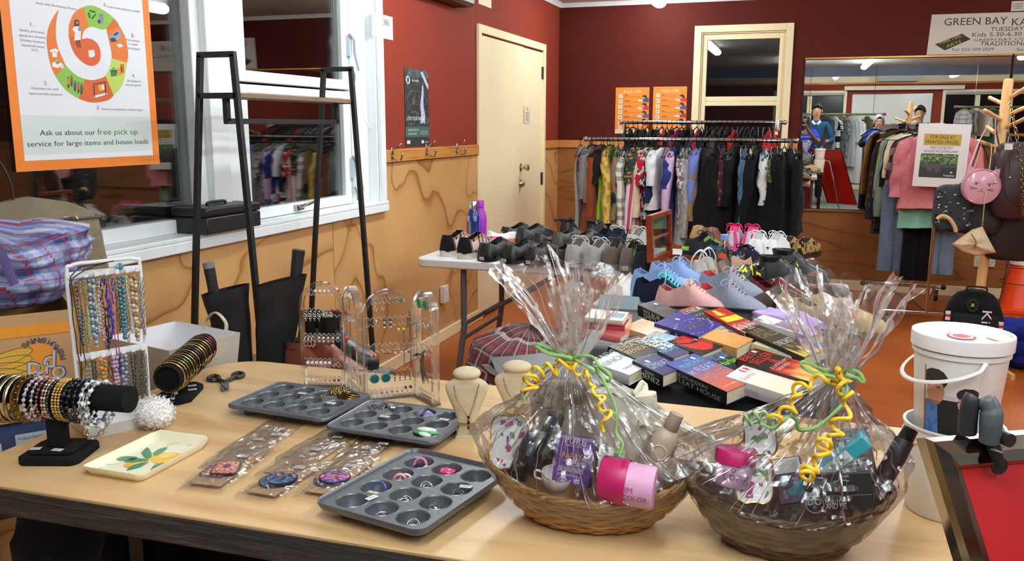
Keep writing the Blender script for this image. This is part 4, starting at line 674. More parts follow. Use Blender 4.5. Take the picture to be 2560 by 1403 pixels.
rowof(2,4,[(x,'stud',c,l,.9,.002,None) for x,c,l in zip(r8,[K(150),K(170),K(130,90,130),K(150,100,150),K(120,100,80),K(140,120,100),K(120,140,140),K(190,200,200)],['grey stud low on the third panel']*2+['mauve stud low on the third panel']*2+['bronze stud low on the third panel']*2+['pale aqua stud low on the third panel']*2)],'earrings on the third acrylic panel')
rowof(3,0,TX('disc',K(24,130,64),'shiny green disc earring in the arch of the fourth panel',[.3,.6],1.15,.004),'earrings on the fourth acrylic panel')
rowof(3,1,TX('cluster',SLV,'silver chip earring on the second row of the fourth panel',[.3,.5,.75],.8)+TX('link',K(190,180,160),'pale gold chain earring on the fourth panel',[.8,.86],1.3),'earrings on the fourth acrylic panel')
rowof(3,2,TX('drop',K(24,26,24),'black drop earring on the fourth panel',[.22],1.3,-.016),'earrings on the fourth acrylic panel')
M,w=PMX[3]
for i,dz in enumerate((.185,.132)):
    b=B(K(150,152,156)); b.tube([(-.022,-.012,.0),(.016,.006,.0),(.016,-.03,.0),(-.022,-.048,0)],.0012,6,True); obj('earring',b,'metal',M=M@T3(.012,dz,.02)@RY(.5),label=['upper grey metal parallelogram hoop between third and fourth panels','lower grey metal parallelogram hoop between third and fourth panels'][i],cat='earring')
b=B()
for i in range(46):
    c=mixc(K(110,92,60),K(60,50,34),rnd.random()); x=rnd.uniform(-.008,.008); L=rnd.uniform(.05,.09); e=x*1.6+rnd.uniform(-.01,.012); b.tube(spline([(x*.3,0,.004),(x-.004,-L*.5,.008+rnd.uniform(0,.004)),(e,-L,.006)],4),[.0009]*8+[.0004],3,col=c)
for i in range(9): b.sph((.004*sin(i),.004-.004*i*.6,.006),.0022,6,4,K(196,188,170))
obj('earring',b,'bead',M=M@T3(w*.62,EH*(1-.5),.006),label='long brown feather earring hanging on the fourth acrylic panel',cat='earring')
# ---- muffin tins
def muffin(label,M,nx,ny,W,D,wall=0):
    o=thing('muffin_tin',label,'muffin tin',M); b=B(); cw,cd=(W-.03)/nx,(D-.026)/ny; R=min(cw,cd)*.42; Z=.026; n=32; cups=[]
    b.X=T3(0,0,Z)
    for i in range(nx):
        for j in range(ny):
            cx,cy=-W/2+.015+cw*(i+.5),-D/2+.013+cd*(j+.5); cups.append((cx,cy)); sq=[]
            for k in range(n):
                a=k/n*TAU; c_,s_=cos(a),sin(a); m=max(abs(c_)/(cw/2),abs(s_)/(cd/2)); sq.append((cx+c_/m,cy+s_/m,0))
            cr=[(cx,cy)]; ci=[(cx+R*1.1*cos(k/n*TAU),cy+R*1.1*sin(k/n*TAU),.0) for k in range(n)]; rim=[(cx+R*1.05*cos(k/n*TAU),cy+R*1.05*sin(k/n*TAU),.0012) for k in range(n)]; ro=[(cx+R*cos(k/n*TAU),cy+R*sin(k/n*TAU),-.001) for k in range(n)]
            b.add(sq+ci+rim+ro,[(r*n+k,r*n+(k+1)%n,(r+1)*n+(k+1)%n,(r+1)*n+k) for r in range(3) for k in range(n)])
    # outer flange: inner rectangle out to a rounded, rolled rim
    N=40; co=rrect(W/2,D/2,.022,9); ci=[(max(-W/2+.015,min(W/2-.015,x)),max(-D/2+.013,min(D/2-.013,y))) for x,y in co]
    rings=[[(x,y,0) for x,y in ci],[(x*.985,y*.985,.0 ) for x,y in co]]
    if wall: rings+=[[(x,y,wall) for x,y in co],[(x*1.012,y*1.012,wall+.001) for x,y in co],[(x*1.016,y*1.016,wall-.004) for x,y in co],[(x*.99,y*.99,-.006) for x,y in co]]
    else: rings+=[[(x*1.0,y*1.0,.001) for x,y in co],[(x*1.012,y*1.012,-.002) for x,y in co],[(x*1.01,y*1.01,-.006) for x,y in co]]
    m=len(co); b.add([p for r in rings for p in r],[(r*m+k,r*m+(k+1)%m,(r+1)*m+(k+1)%m,(r+1)*m+k) for r in range(len(rings)-1) for k in range(m)]); obj('tray',b,'nonstick',o,sm=40)
    b0=None
    for (cx,cy) in cups:
        if b0 is None: b=B(); b.X=T3(0,0,0); b.lathe([(R,.025),(R*.97,.02),(R*.8,.003),(R*.72,.0008),(.0001,.0008)],n,cap=False); c=obj('cup',b,'nonstick',o,sm=60); c.location=(cx,cy,0); b0=c
        else: c=b0.copy(); COL.objects.link(c); c.parent=o; c.location=(cx,cy,0)
    return o,cups,R
t1,c1_,R1=muffin('grey twelve cup muffin tin of brooches nearest the scissors',frame(V((-1.078,1.672,TZ)),(1,-.06,0),(.06,1,0)),4,3,.272,.2)
t2,c2_,R2=muffin('dark twelve cup muffin tin with a lilac stone brooch beside the bust',frame(V((-.795,1.622,TZ)),(1,-.045,0),(.045,1,0)),4,3,.265,.2)
t3,c3_,R3=muffin('dark muffin tin of rings at the front edge of the table',frame(V((-.612,1.305,TZ)),(1,-.2,0),(.2,1,0)),3,4,.222,.285,.006)
for o,l in ((t1,[(-.02,.035,0),(.085,-.0,0)]),(t2,[(-.04,.0,0),(.09,.03,0)]),(t3,[(-.04,-.075,1.4),(.075,.045,.3)])):
    for x,y,r in l: b=B(); sticker(b,x,y,.0275,.022,.012,r); obj('price_sticker',b,'paper',o)
RB={}
def ringmesh(key,col,stone=None,R=.0105,r=.0014,band=1):
    if key not in RB:
        b=B(col); b.tube([(R*cos(i/28*TAU),R*sin(i/28*TAU),0) for i in range(28)],r,8,True,flat=(band,1) if band!=1 else None)
        if stone: b.sph((R+.001,0,0),(.003,.004,.004),10,7,stone)
        o=obj('ring',b,'metal' if not stone or col==SLV or sum(col)<.5 else 'bead',sm=60); COL.objects.unlink(o); RB[key]=o
    return RB[key]
def put(o,tin,cup,cups,dx,dy,dz,rot,label,cat,group=None,sc=1):
    c=o.copy(); COL.objects.link(c); c.matrix_world=tin.matrix_world@T3(cups[cup][0]+dx,cups[cup][1]+dy,dz)@Euler(rot).to_matrix().to_4x4()@SC(sc); tag(c,label,cat,group); return c
def rings(tin,cups,cup,keys,n,where):
    for i in range(n):
        k=keys[i%len(keys)]; a=rnd.uniform(0,TAU); d=rnd.uniform(.002,.011); put(RB[k],tin,cup,cups,d*cos(a),d*sin(a)-.004,.006+.0025*i*.6,(rnd.uniform(-.9,.9),rnd.uniform(-.9,.9),a),{'sv':'silver ring ','dk':'dark metal ring ','st':'silver ring with a dark stone ','br':'silver ring with a brown stone ','th':'wide silver band ring '}[k]+where,'ring','rings '+where)
ringmesh('sv',SLV); ringmesh('dk',K(90,90,96)); ringmesh('st',SLV,K(20,24,50)); ringmesh('br',SLV,K(110,50,30)); ringmesh('th',K(210,210,212),None,.0088,.0012,2.4)
# cups of the front tin: index = column*4 + row (rows run away from the edge)
rings(t3,c3_,4,['sv','br','sv','dk'],5,'in the middle cup along the table edge'); rings(t3,c3_,8,['sv','th','dk','sv','sv'],7,'in the corner cup nearest the basket'); rings(t3,c3_,5,['dk','sv','sv','th','sv'],8,'in a central cup of the front tin'); rings(t3,c3_,9,['sv','th','sv','sv','dk'],7,'in the tin cup beside the wicker basket'); rings(t3,c3_,6,['st','sv','th','sv'],6,'in the cup next to the magenta stone'); rings(t3,c3_,10,['dk','sv','dk','dk'],7,'in the tin cup under the plastic wrap')
def knick(b,mat,tin,cups,cup,dx,dy,dz,rot,label,cat,sm=60): return obj(cat.replace(' ','_'),b,mat,M=tin.matrix_world@T3(cups[cup][0]+dx,cups[cup][1]+dy,dz)@Euler(rot).to_matrix().to_4x4(),label=label,cat=cat,sm=sm)
b=B(K(232,120,160)); b.torus((0,0,0),.0125,.0026,28,8); knick(b,'bead',t3,c3_,3,-.002,.006,.018,(1.2,0,.2),'bubblegum pink plastic ring standing in the far corner cup of the front tin','ring')
b=B(K(28,34,66)); b.grid(lump(.011,.009,.008,3,.6,.8),14,10,True); knick(b,'cloth',t3,c3_,3,.002,-.006,.008,(0,0,0),'navy fabric flower ring in front of the pink ring','ring')
b=B(K(206,200,206)); b.grid(lump(.006,.006,.005,8,.4),10,8,True); knick(b,'bead',t3,c3_,3,.015,-.003,.012,(0,0,0),'clear crystal ring beside the navy flower ring','ring')
b=B(K(206,70,130)); b.grid(lump(.014,.012,.010,5,.3),20,14,True); knick(b,'bead',t3,c3_,7,0,0,.006,(0,0,0),'magenta faceted stone ring in the front tin','ring',30)
b=B(K(220,140,146)); b.tube([(.011*cos(i/20*TAU),.011*sin(i/20*TAU),0) for i in range(20)],.0035,8,True,flat=(2,1)); knick(b,'bead',t3,c3_,2,.003,.0,.014,(1.3,.2,.5),'translucent rose ring with square face in the front tin','ring')
b=B(K(190,206,196)); b.torus((0,0,0),.011,.0025,24,8); knick(b,'bead',t3,c3_,2,.013,.004,.015,(1.3,0,.4),'pale mint resin ring leaning behind the rose ring','ring')
b=B(K(150,74,44)); b.sph((0,0,.004),(.01,.008,.005),14,8); knick(b,'bead',t3,c3_,2,-.008,-.006,.004,(0,0,0),'amber brown stone ring lying in front of the rose ring','ring')
b=B(K(226,206,150)); b.grid(lump(.014,.008,.006,4,.35),18,10,True); knick(b,'gloss',t3,c3_,1,-.002,-.008,.006,(0,.2,.3),'cream shell shaped ring in the front tin','ring')
b=B(K(60,76,160)); b.torus((0,0,0),.013,.002,28,8); knick(b,'bead',t3,c3_,1,.0,.008,.018,(1.2,0,.1),'blue glass ring standing behind the cream shell ring','ring')
b=B(K(120,104,76)); b.sph((0,0,.004),(.008,.007,.004),12,8); knick(b,'gloss',t3,c3_,1,.012,-.004,.005,(0,0,0),'olive stone ring beside the cream shell ring','ring')
# first tin: brooches and beads
GOLD=K(150,124,66)
def brooch(col,R,seed,n=26):
    b=B(col); b.sph((0,0,.002),(R*.75,R*.6,.003),14,8)
    for i in range(n): a=i*2.4; d=R*math.sqrt(i/n); b.sph((d*cos(a),d*sin(a)*.8,.004+.002*ns(i,seed)),R*.17,7,5,mixc(col,K(60,50,30),rnd.random()*.7))
    return b
knick(brooch(K(190,156,86),.016,1),'metal',t1,c1_,8,-.002,.0,.012,(.2,.1,.2),'gold flower brooch in the muffin tin below the acrylic screen','brooch'); knick(brooch(K(150,132,84),.022,2,36),'metal',t1,c1_,8,.028,.016,.028,(.25,-.1,.4),'large antique gold brooch lying across two cups of the first tin','brooch'); 
b=B(GOLD)
for i in range(4): b.torus((.004*i-.006,.002*i,.003*i),.02,.0024,26,6,mixc(GOLD,K(50,46,36),.3*(i%2)),axis=(.15,.1*i,1),sy=.6)
knick(b,'metal',t1,c1_,11,0,.002,.022,(.15,0,.1),'coil of twisted gold bangles in the corner cup of the first tin','bangle'); knick(brooch(K(160,140,80),.009,3,12),'metal',t1,c1_,7,.006,0,.008,(0,0,0),'small gold owl brooch in the first tin','brooch')
b=B(K(190,160,90)); b.tube(spline([(-.004,-.006,0),(.002,.004,.008),(.008,.012,.018)],5),.0009,5); b.sph((-.004,-.006,0),.003,8,6); knick(b,'metal',t1,c1_,10,.006,0,.006,(0,0,0),'gold hat pin leaning in the first tin','pin')
for i in range(3): b=B([K(40,60,66),K(60,110,116),K(90,60,110)][i]); b.sph((0,0,0),.005,10,8); knick(b,'bead',t1,c1_,1,-.004+.009*i,.003*(i%2),.007,(0,0,0),['dark teal bead','turquoise bead','violet bead'][i]+' in the first muffin tin','bead')
for i in range(4): b=B(K(206,208,210)); b.torus((0,0,0),.006,.0012,16,6); b.sph((.007,0,0),.003,8,6); knick(b,'metal',t1,c1_,4,-.01+.007*i,.004*((i%2)*2-1),.008,(1.,.4*i,i),'silver earring piece heaped in the first muffin tin','earring').__setitem__('group','silver pieces in the first tin')
for i in range(3): b=B(K(24,24,28)); b.sph((0,0,0),.0035,8,6); knick(b,'bead',t1,c1_,2,-.008+.007*i,0,.005,(0,0,0),'black bead in the back corner cup of the first tin','bead').__setitem__('group','black beads in the first tin')
b=B(K(190,96,60)); b.grid(lump(.006,.005,.003,4,.4),12,8,True); knick(b,'bead',t1,c1_,5,.0,0,.003,(0,0,0),'coral chip brooch in the first muffin tin','brooch')
b=B(K(24,24,26)); b.box(-.02,-.0025,0,.02,.0025,.003); obj('hair_clip',b,'satin',M=t1.matrix_world@T3(.045,.088,.0275)@RZ(-.1),label='black hair clip on the rim of the first muffin tin',cat='hair clip',bev=.0008)
# second tin
b=B(K(120,124,190)); b.sph((0,0,.006),(.021,.014,.009),24,12); b.box(-.0035,-.0145,.005,.0035,.0145,.0158,K(60,60,70)); b.tube([(.022*cos(i/30*TAU),.015*sin(i/30*TAU),.005) for i in range(30)],.0018,6,True,K(90,92,110)); knick(b,'bead',t2,c2_,8,0,.0,.016,(.25,.05,0),'big lilac oval stone brooch in the second tin','brooch')
for i in range(3):
    b=B(SLV); b.tube([(.014*cos(a)*(1+.3*cos(2*a)),.008*sin(a),0) for a in [k/24*TAU for k in range(24)]],.0012,6,True); knick(b,'metal',t2,c2_,2,-.006+.012*i,.004*i,.022,(.8,.2,.8*i),['silver butterfly wire brooch','silver wire loop brooch beside the butterfly','bent silver wire brooch at the rim'][i]+' in the second tin','brooch')
b=B(SLV); b.sph((0,0,.004),(.011,.009,.006),16,10); knick(b,'metal',t2,c2_,2,.03,.004,.024,(0,.3,0),'domed silver brooch on the rim of the second tin','brooch'); b=B(K(226,226,228)); b.sph((0,0,.004),(.015,.009,.004),18,8); knick(b,'metal',t2,c2_,5,0,-.002,.008,(.1,0,.2),'smooth silver leaf brooch in the second tin','brooch')
for i in range(6): b=B(K(196,198,202)); b.torus((0,0,0),.005,.001,14,5); knick(b,'metal',t2,c2_,4,-.012+.005*i,-.002+.003*(i%2),.008,(1.1,.3*i,.7*i),'silver charm heaped in the second muffin tin','charm').__setitem__('group','silver charms in the second tin')
b=B(K(200,202,204)); b.grid(lump(.014,.004,.002,2,.2),12,8,True); knick(b,'metal',t2,c2_,1,.002,-.004,.006,(0,0,.1),'flat silver bar brooch in the second tin','brooch')
for i,(dx,dy,c,rz,lab) in enumerate(((-.012,-.002,K(70,150,80),-.35,'green enamel leaf brooch at the end of the second tin'),(.01,.0,K(70,150,80),.45,'green enamel leaf brooch nearest the bust'),(0,.008,K(214,226,216),.3,'mint white oval brooch on the green leaves'),(.004,-.01,K(206,220,206),.1,'small mint white brooch in front of the green leaves'))):
    b=B(c); b.sph((0,0,.002),(.021 if i<3 else .014,.0085,.0035),20,8); knick(b,'gloss',t2,c2_,9,dx,dy,.026+.004*(i==2),(.1,.08*(i-1),rz),lab,'brooch')
for i in range(2): b=B(K(190,160,90)); b.torus((0,0,0),.006,.0012,14,5); knick(b,'metal',t2,c2_,11,-.004+.008*i,0,.012,(.9,.5*i,0),'gold ring piece in the back corner cup of the second tin','ring').__setitem__('group','gold pieces in the second tin')
b=B(K(206,206,208)); b.sph((0,0,0),.005,10,8); knick(b,'bead',t2,c2_,10,.004,0,.008,(0,0,0),'clear glass bead in the end cup of the second tin','bead')
# ---- pendants on kraft cards in clear bags
def card(bl,br,tl,z,label,pend,stk):
    p0,p1,p2=[az(*q,TZ+z) for q in (bl,br,tl)]; x=p1-p0; M=frame(p0,x,p2-p0); o=thing('pendant_card',label,'pendant card',M); w=x.length; h=(p2-p0).length
    b=B(K(186,152,112)); b.box(0,0,0,w,h,.0012); b.text('Fashion Jewelry',w*.15,h*.78,.0065,w*.6,'L',K(60,50,44),.0016,.05,.3); b.disc(w*.5,h*.93,.0022,K(90,70,50),.0016); obj('backing_card',b,'paper',o)
    for i,(s,c,rx,fn) in enumerate(pend):
        b=B(K(26,24,34)); b.X=T3(w*.5+rx[0],h*.33+rx[1],.002+.0035*i)@RZ(.3*i)@SC(1.25,1.25,1)
        if s=='disc': b.cyl(.0235,0,.003,36); b.grid(lambda u,v:(.0215*v*cos(u*TAU),.0215*v*sin(u*TAU),.0034),36,10,True,False,col=lambda u,v:fn(v*cos(u*TAU),v*sin(u*TAU)))
        else: pts=[(-.017,-.024),(.017,-.024),(.02,-.02),(.02,.012),(.012,.026),(-.012,.026),(-.02,.012),(-.02,-.02)]; b.prism(pts,0,.003,c); b.grid(lambda u,v:((u-.5)*.036*(1 if v<.72 else 1-.9*(v-.72)),(v-.5)*.046,.0034),18,24,col=lambda u,v:fn(u*2-1,v*2-1))
        e=obj('pendant',b,'gloss',o); b=B(K(190,180,160)); b.torus((w*.5+rx[0],h*.33+rx[1]+.027,.003),.0035,.0006,12,4); b.torus((w*.5+rx[0]+.002,h*.33+rx[1]+.034,.0035),.003,.0006,12,4,axis=(1,0,.3)); obj('jump_ring',b,'metal',e)
    for (sx,sy) in stk: b=B(); sticker(b,w*sx,h*sy,.0055,.021,.013,.1+.3*(sx-.5)); obj('price_sticker',b,'paper',o)
    b=B(); sd=rnd.uniform(0,50); b.grid(lambda u,v:(-.012+(w+.026)*u,-.016+(h+.034)*v,.0075+.004*ns(u*3+sd,v*5,sd)+.003*ns(u*9,v*12,sd)-.006*(abs(u-.5)*2)**6-.006*(abs(v-.5)*2)**8),20,32); obj('plastic_bag',b,'polybag',o,sm=None)
    return o
tarot=lambda x,y:mixc(K(150,60,110),K(226,160,110),.5+.5*sin(9*math.atan2(y-.2,x))) if .35<math.hypot(x,y-.2)<.8 else (K(90,40,70) if math.hypot(x,y-.2)<.35 else K(206,140,90) if ns(x*6,y*6)>0 else K(120,60,70))
blue=lambda x,y:mixc(mixc(K(30,34,60),K(60,110,160),max(0,ns(x*3,y*3,4)+.35-y*.4)),K(200,160,150),max(0,ns(x*4,y*5,9)*1.6+y*.5-.3))
pink=lambda x,y:mixc(mixc(K(40,36,80),K(120,110,190),max(0,ns(x*3,y*3,7)+.3)),K(240,120,150),max(0,min(1,ns(x*5,y*5,2)*2.2+.5-abs(y)*.9)))
nop=[]
cols_=[((470,1208),(550,1217),(554,1118)),((612,1228),(686,1242),(672,1142)),((756,1228),(829,1239),(826,1141))]
dsc=[('wrapped pair of violet medallion earrings on a kraft card nearest the lemon tray',[('oct',K(70,30,60),(-.008,.0),tarot),('oct',K(70,30,60),(.006,.006),tarot)]),('bagged dark blue disc earrings on the middle kraft card of the front row',[('disc',0,(-.004,-.004),blue),('disc',0,(.006,.004),blue)]),('bagged dark discs with pink flame print on the card nearest the front tin',[('disc',0,(-.004,-.003),pink),('disc',0,(.004,.003),pink)])]
for i,(bl,br,tl) in enumerate(cols_):
    for j in (2,1,0):
        k=[(0,0),(46,-48),(88,-82)][j] if i else [(0,0),(44,-46),(86,-74)][j]; s=1-.05*j; sh=lambda q:(bl[0]+(q[0]-bl[0])*s+k[0],bl[1]+(q[1]-bl[1])*s+k[1])
        if j==0: card(bl,br,tl,.0075,dsc[i][0],dsc[i][1],[(.55,.72)])
        else: card(sh(bl),sh(br),sh(tl),.0035 if j==1 else .0,['kraft card in a bag just behind the violet medallions','rearmost bagged card in the row beside the lemon tray','kraft card in a bag just behind the dark blue discs','rearmost bagged card in the middle row of cards','kraft card in a bag just behind the pink flame discs','rearmost bagged card in the row beside the front tin'][i*2+j-1],nop,[(.5,.72),(.85,.9)] if j==1 else [(.7,.75)])
# ---- linen necklace busts
LIN=K(206,192,162)
def bust(label,px,H,W):
    p=az(*px,TZ); d=(V((CAM.x,CAM.y,0))-V((p.x,p.y,0))).normalized(); M=frame(p,V((-d.y,d.x,0)),V((0,0,1)).cross(V((-d.y,d.x,0)))); o=thing('necklace_bust',label,'display bust',M)
    tab=[(0,.46),(.1,.5),(.25,.62),(.5,.86),(.68,1),(.78,.97),(.84,.8),(.88,.6),(.91,.52),(.95,.56),(1,.6)]
    b=B(LIN); b.grid(lambda u,v:(W*interp(tab,v)*cos(u*TAU),(.012+.008*v)*sin(u*TAU)*(1 if v<.86 else 1.1)+.02*(v-.5)**1*(-0)+.012*v,.035+(H-.035)*v),40,30,True); obj('torso',b,'cloth',o,sm=70)
    b=B(LIN); b.sph((0,.012,H),(W*.66,.028,.014),28,10); obj('neck_cap',b,'cloth',o,sm=70)
    b=B(LIN); b.add([(-W*.5,.0,0),(W*.5,.0,0),(W*.46,.004,.045),(-W*.46,.004,.045),(-W*.5,.05,0),(W*.5,.05,0)],[(0,1,2,3),(1,5,2),(0,3,4),(4,3,2,5)]); b.box(-W*.55,-.012,0,W*.55,.055,.004); obj('foot',b,'cloth',o)
    return o,M
bo,bm=bust('linen necklace bust with thin gold chain at the corner of the second tin',(1168,1092),.138,.046)
b=B(K(170,140,80)); chain(b,spline([(-.028,-.005,.116),(-.022,-.014,.09),(-.004,-.018,.06),(.004,-.017,.052),(.014,-.016,.08),(.026,-.006,.118)],7),.0011,.0004); 
for i in range(5): b.sph((.003,-.019,.05-.006*i),.003,8,6,[K(60,20,24),K(150,120,70)][i%2])
obj('necklace',b,'metal',M=bm,label='fine gold chain with dark red bead pendant on the front linen bust',cat='necklace')
bo2,bm2=bust('linen necklace bust partly hidden behind the light wicker gift basket',(1292,1068),.135,.05)
b=B(K(150,130,90)); chain(b,spline([(-.03,-.006,.114),(-.02,-.016,.085),(0,-.018,.065),(.02,-.014,.09),(.028,-.006,.114)],7),.0011,.0004); obj('necklace',b,'metal',M=bm2,label='fine chain on the linen bust behind the wicker basket',cat='necklace')
# ================================================================ gift baskets, buckets, clip frame stand
def pbox(name,label,cat,bl,br,tl,Y,dep,col,mat='satin',lean=0,bev=.001,part='carton'):
    """upright carton whose front face was measured at three corners"""
    p0,p1,p2=ay(*bl,Y),ay(*br,Y),ay(*tl,Y+lean); M=frame(p0,p1-p0,p2-p0); w,h=(p1-p0).length,(p2-p0).length
    o=thing(name,label,cat,M); b=B(col); b.box(0,0,-dep,w,h,0); obj(part,b,mat,o,bev=bev); return o,w,h,facepx(M)
def wicker(label,C,a,bb,H,ends,rot,cols,rows,stakes,seed):
    M=T3(*C)@RZ(rot); o=thing('gift_basket',label,'basket',M)
    def sh(u,v):
        t=u*TAU; k=.56+.44*v**.75; z=H*v+ends*v*v*(abs(cos(t))**2.2); return k*a*cos(t)*(1+.06*v*abs(cos(t))**4),k*bb*sin(t),z
    b=B(); nu=stakes*4; nv=rows*4
    def f(u,v):
        x,y,z=sh(u,v); r=int(min(rows-1,v*rows)); ph=(v*rows)%1; w=.0028*sin(u*stakes*PI*2/2+PI*(r%2))*1.0*(sin(ph*PI)**.5)+.0016*sin(ph*PI); n=V((cos(u*TAU)/a,sin(u*TAU)/bb,0)).normalized(); return (x+n.x*w,y+n.y*w,z)
    b.grid(f,nu,nv,True,col=lambda u,v:mixc(cols[0],cols[1],max(0,min(1,.5+.9*ns(u*26+seed,int(v*rows)*3.7)+.25*sin(u*stakes*PI+PI*(int(v*rows)%2))))) if (v*rows)%1>.14 else mixc(cols[1],(0,0,0),.55)); obj('body',b,'wick',o,sm=60)
    b=B(cols[1]); n=48; b.add([sh(i/n,0) for i in range(n)]+[(0,0,.002)],[(i,(i+1)%n,n) for i in range(n)]); b.grid(lambda u,v:tuple(c*(.96 if i<2 else 1) for i,c in enumerate(sh(u,.03+.96*v))),48,8,True); obj('lining',b,'wick',o)
    for k in range(3):
        b=B(mixc(cols[0],cols[1],.2+.25*k)); N=140; b.tube([(lambda p,q:(p[0]*(1+.012*cos(q)),p[1]*(1+.02*cos(q)),p[2]+.0035+.003*sin(q)))(sh(i/N,1),i/N*TAU*14+k*2.1) for i in range(N)],.0029,6,True); obj('rim_braid',b,'wick',o)
    return o,M,sh
def wrap(label,M,sh,tie,H,seed,plume,plH,lump_,skew=(0,0)):
    o=thing('cellophane_wrap',label,'cellophane',M); T=M.inverted()@V(tie); b=B(); nu,nv=150,40
    def f(u,v):
        t=u*TAU; x,y,z=sh(u,1)
        if v<.2: k=v/.2; q=V(sh(u,.35+.65*k)); q=V((q.x*1.035,q.y*1.06,q.z))
        else:
            k=(v-.2)/.8; q0=V((x*1.035,y*1.06,z)); e_=abs(cos(t+.25*sin(2*t)))**3; out=V((x*(1.03+.13*e_),y*1.1,z+.018+.035*e_)); r=.013; d=V((cos(t),sin(t),0))*r; q=q0.lerp(out,k/.22) if k<.22 else out.lerp(T+d,((k-.22)/.78)**(.95+.25*abs(sin(2*t))))
        A=(.004+.012*min(1,max(0,v-.1)*2))*(1-v)**.35; cre=abs(ns(u*34+seed,v*3,seed))*1.1-.25+.6*ns(u*11,v*7,seed+9)+(.5*abs(ns(u*60,v*16,seed+4)) if v>.1 else 0)
        q+=V((cos(t),sin(t)*1.0,.25))*A*cre*1.5; return tuple(q)
    b.grid(f,nu,nv,True); obj('film',b,'film',o,sm=18)
    b=B(); 
    def g(u,v):
        t=u*TAU; rr=.013+plume*v**.85*(1+.35*ns(cos(t)*1.5+seed,sin(t)*1.5,2)); pl=1+.3*sin(t*7+seed)*(v**.7)*.6+.25*ns(u*30+seed,v*2); z=plH*v*(1+.3*ns(cos(t)*1.7,sin(t)*1.7+seed,5))
        return (T.x+rr*cos(t)*pl+skew[0]*v*v,T.y+rr*.75*sin(t)*pl+skew[1]*v*v,T.z+z+.006*ns(u*40,v*9,seed))
    b.grid(g,110,20,True); 
    for i in range(5):
        a0=i*1.3+seed; b.grid(lambda u,v:(T.x+(u-.5)*(.02+plume*.9*v)*cos(a0)+.01*ns(u*6+i,v*5,seed),T.y+(u-.5)*(.02+plume*.7*v)*sin(a0)+.012*ns(u*5,v*6+i,seed),T.z+plH*.85*v*(1-.3*abs(u-.5))),16,14)
    obj('gathered_top',b,'film',o,sm=18); b=B(); R_=random.Random(int(seed*10))
    for i in range(70):
        u=R_.random(); v0=R_.uniform(.2,.6); v1=min(1,v0+R_.uniform(.12,.45)); du=R_.uniform(-.02,.02); pts=[V(f(u+du*k/9,lerp(v0,v1,k/9)))*1.0+V((0,-.0015,.001)) for k in range(10)]; b.tube(spline(pts,2),[.0002]+[.0011*R_.uniform(.5,1.2)]*17+[.0002],4,flat=(1,.5))
    for i in range(26):
        u=R_.random(); v0=R_.uniform(0,.4); v1=R_.uniform(.6,1); pts=[V(g(u,lerp(v0,v1,k/7)))+V((0,-.001,0)) for k in range(8)]; b.tube(spline(pts,2),[.0002]+[.0009]*13+[.0002],4,flat=(1,.5))
    obj('crease',b,'acryledge',o); return o
def ribbon(par,name,pts,w,col,flat=.08,n=8,thk=None):
    b=B(col); I=par.matrix_world.inverted(); sp=spline([I@V(p) for p in pts],n); L=len(sp); vs=[];fs=[]
    side=V((0,0,1))
    for i,p in enumerate(sp):
        t=(sp[min(L-1,i+1)]-sp[max(0,i-1)]); t=t.normalized() if t.length else V((1,0,0)); c=(M3@(CAM-(par.matrix_world@p))).normalized() if False else V((0,-1,.5)); s=t.cross(c); s=s.normalized() if s.length>.2 else side; s=s if s.dot(side)>=0 or i==0 else -s; side=s
        tw=.35*sin(i*.55); nrm=t.cross(s); s2=s*cos(tw)+nrm*sin(tw); vs+=[p-s2*w/2,p+s2*w/2]
    b.add(vs,[(2*i,2*i+1,2*i+3,2*i+2) for i in range(L-1)]); return obj(name,b,'satin',par,sm=60,thick=.0006)
def curl(par,name,axis,R,turns,w,col,ph=0):
    ax_=spline(axis,10); L=len(ax_); pts=[]
    N=int(turns*12)
    for i in range(N+1):
        t=i/N*(L-1); k=min(L-2,int(t)); p=ax_[k].lerp(ax_[k+1],t-k); d=(ax_[k+1]-ax_[k]).normalized(); s=d.cross(V((0,-1,0))); s=s.normalized() if s.length>.1 else V((1,0,0)); q=d.cross(s); a=i/12*TAU+ph; pts.append(p+(s*cos(a)+q*sin(a))*R*(.5+.5*min(1,i/8)))
    return ribbon(par,name,pts,w,col,n=2)
YL,GN=K(246,200,50),K(126,170,98)
# ---- light wicker basket
b1,M1,sh1=wicker('light wicker boat shaped gift basket wrapped with a purple box inside',(-.305,1.338,TZ+.001),.168,.102,.068,.03,.13,(K(196,152,96),K(150,104,56)),9,34,3)
FY=1.375
o,w,h,f=pbox('canvas_bag','folded cream canvas bag with black print standing at the back of the light wicker basket','bag',(1335,1110),(1500,1110),(1345,958),FY+.02,.018,K(206,200,184),'cloth',.0,.006,'fabric'); b=B(K(40)); b.text('FOR THE',w*.15,h*.62,.012,w*.3,'L',K(50),.001,.6); b.text('JANE',w*.5,h*.6,.012,w*.28,'L',K(50),.001,.15); obj('print',b,'paper',o)
o=thing('canvas_bag','rolled natural canvas bag behind the gold bottle in the light wicker basket','bag',frame(ay(1500,1155,FY),ay(1660,1155,FY)-ay(1500,1155,FY),(0,0,1))); wv=(ay(1660,1155,FY)-ay(1500,1155,FY)).length; hv=ay(1500,968,FY).z-ay(1500,1155,FY).z
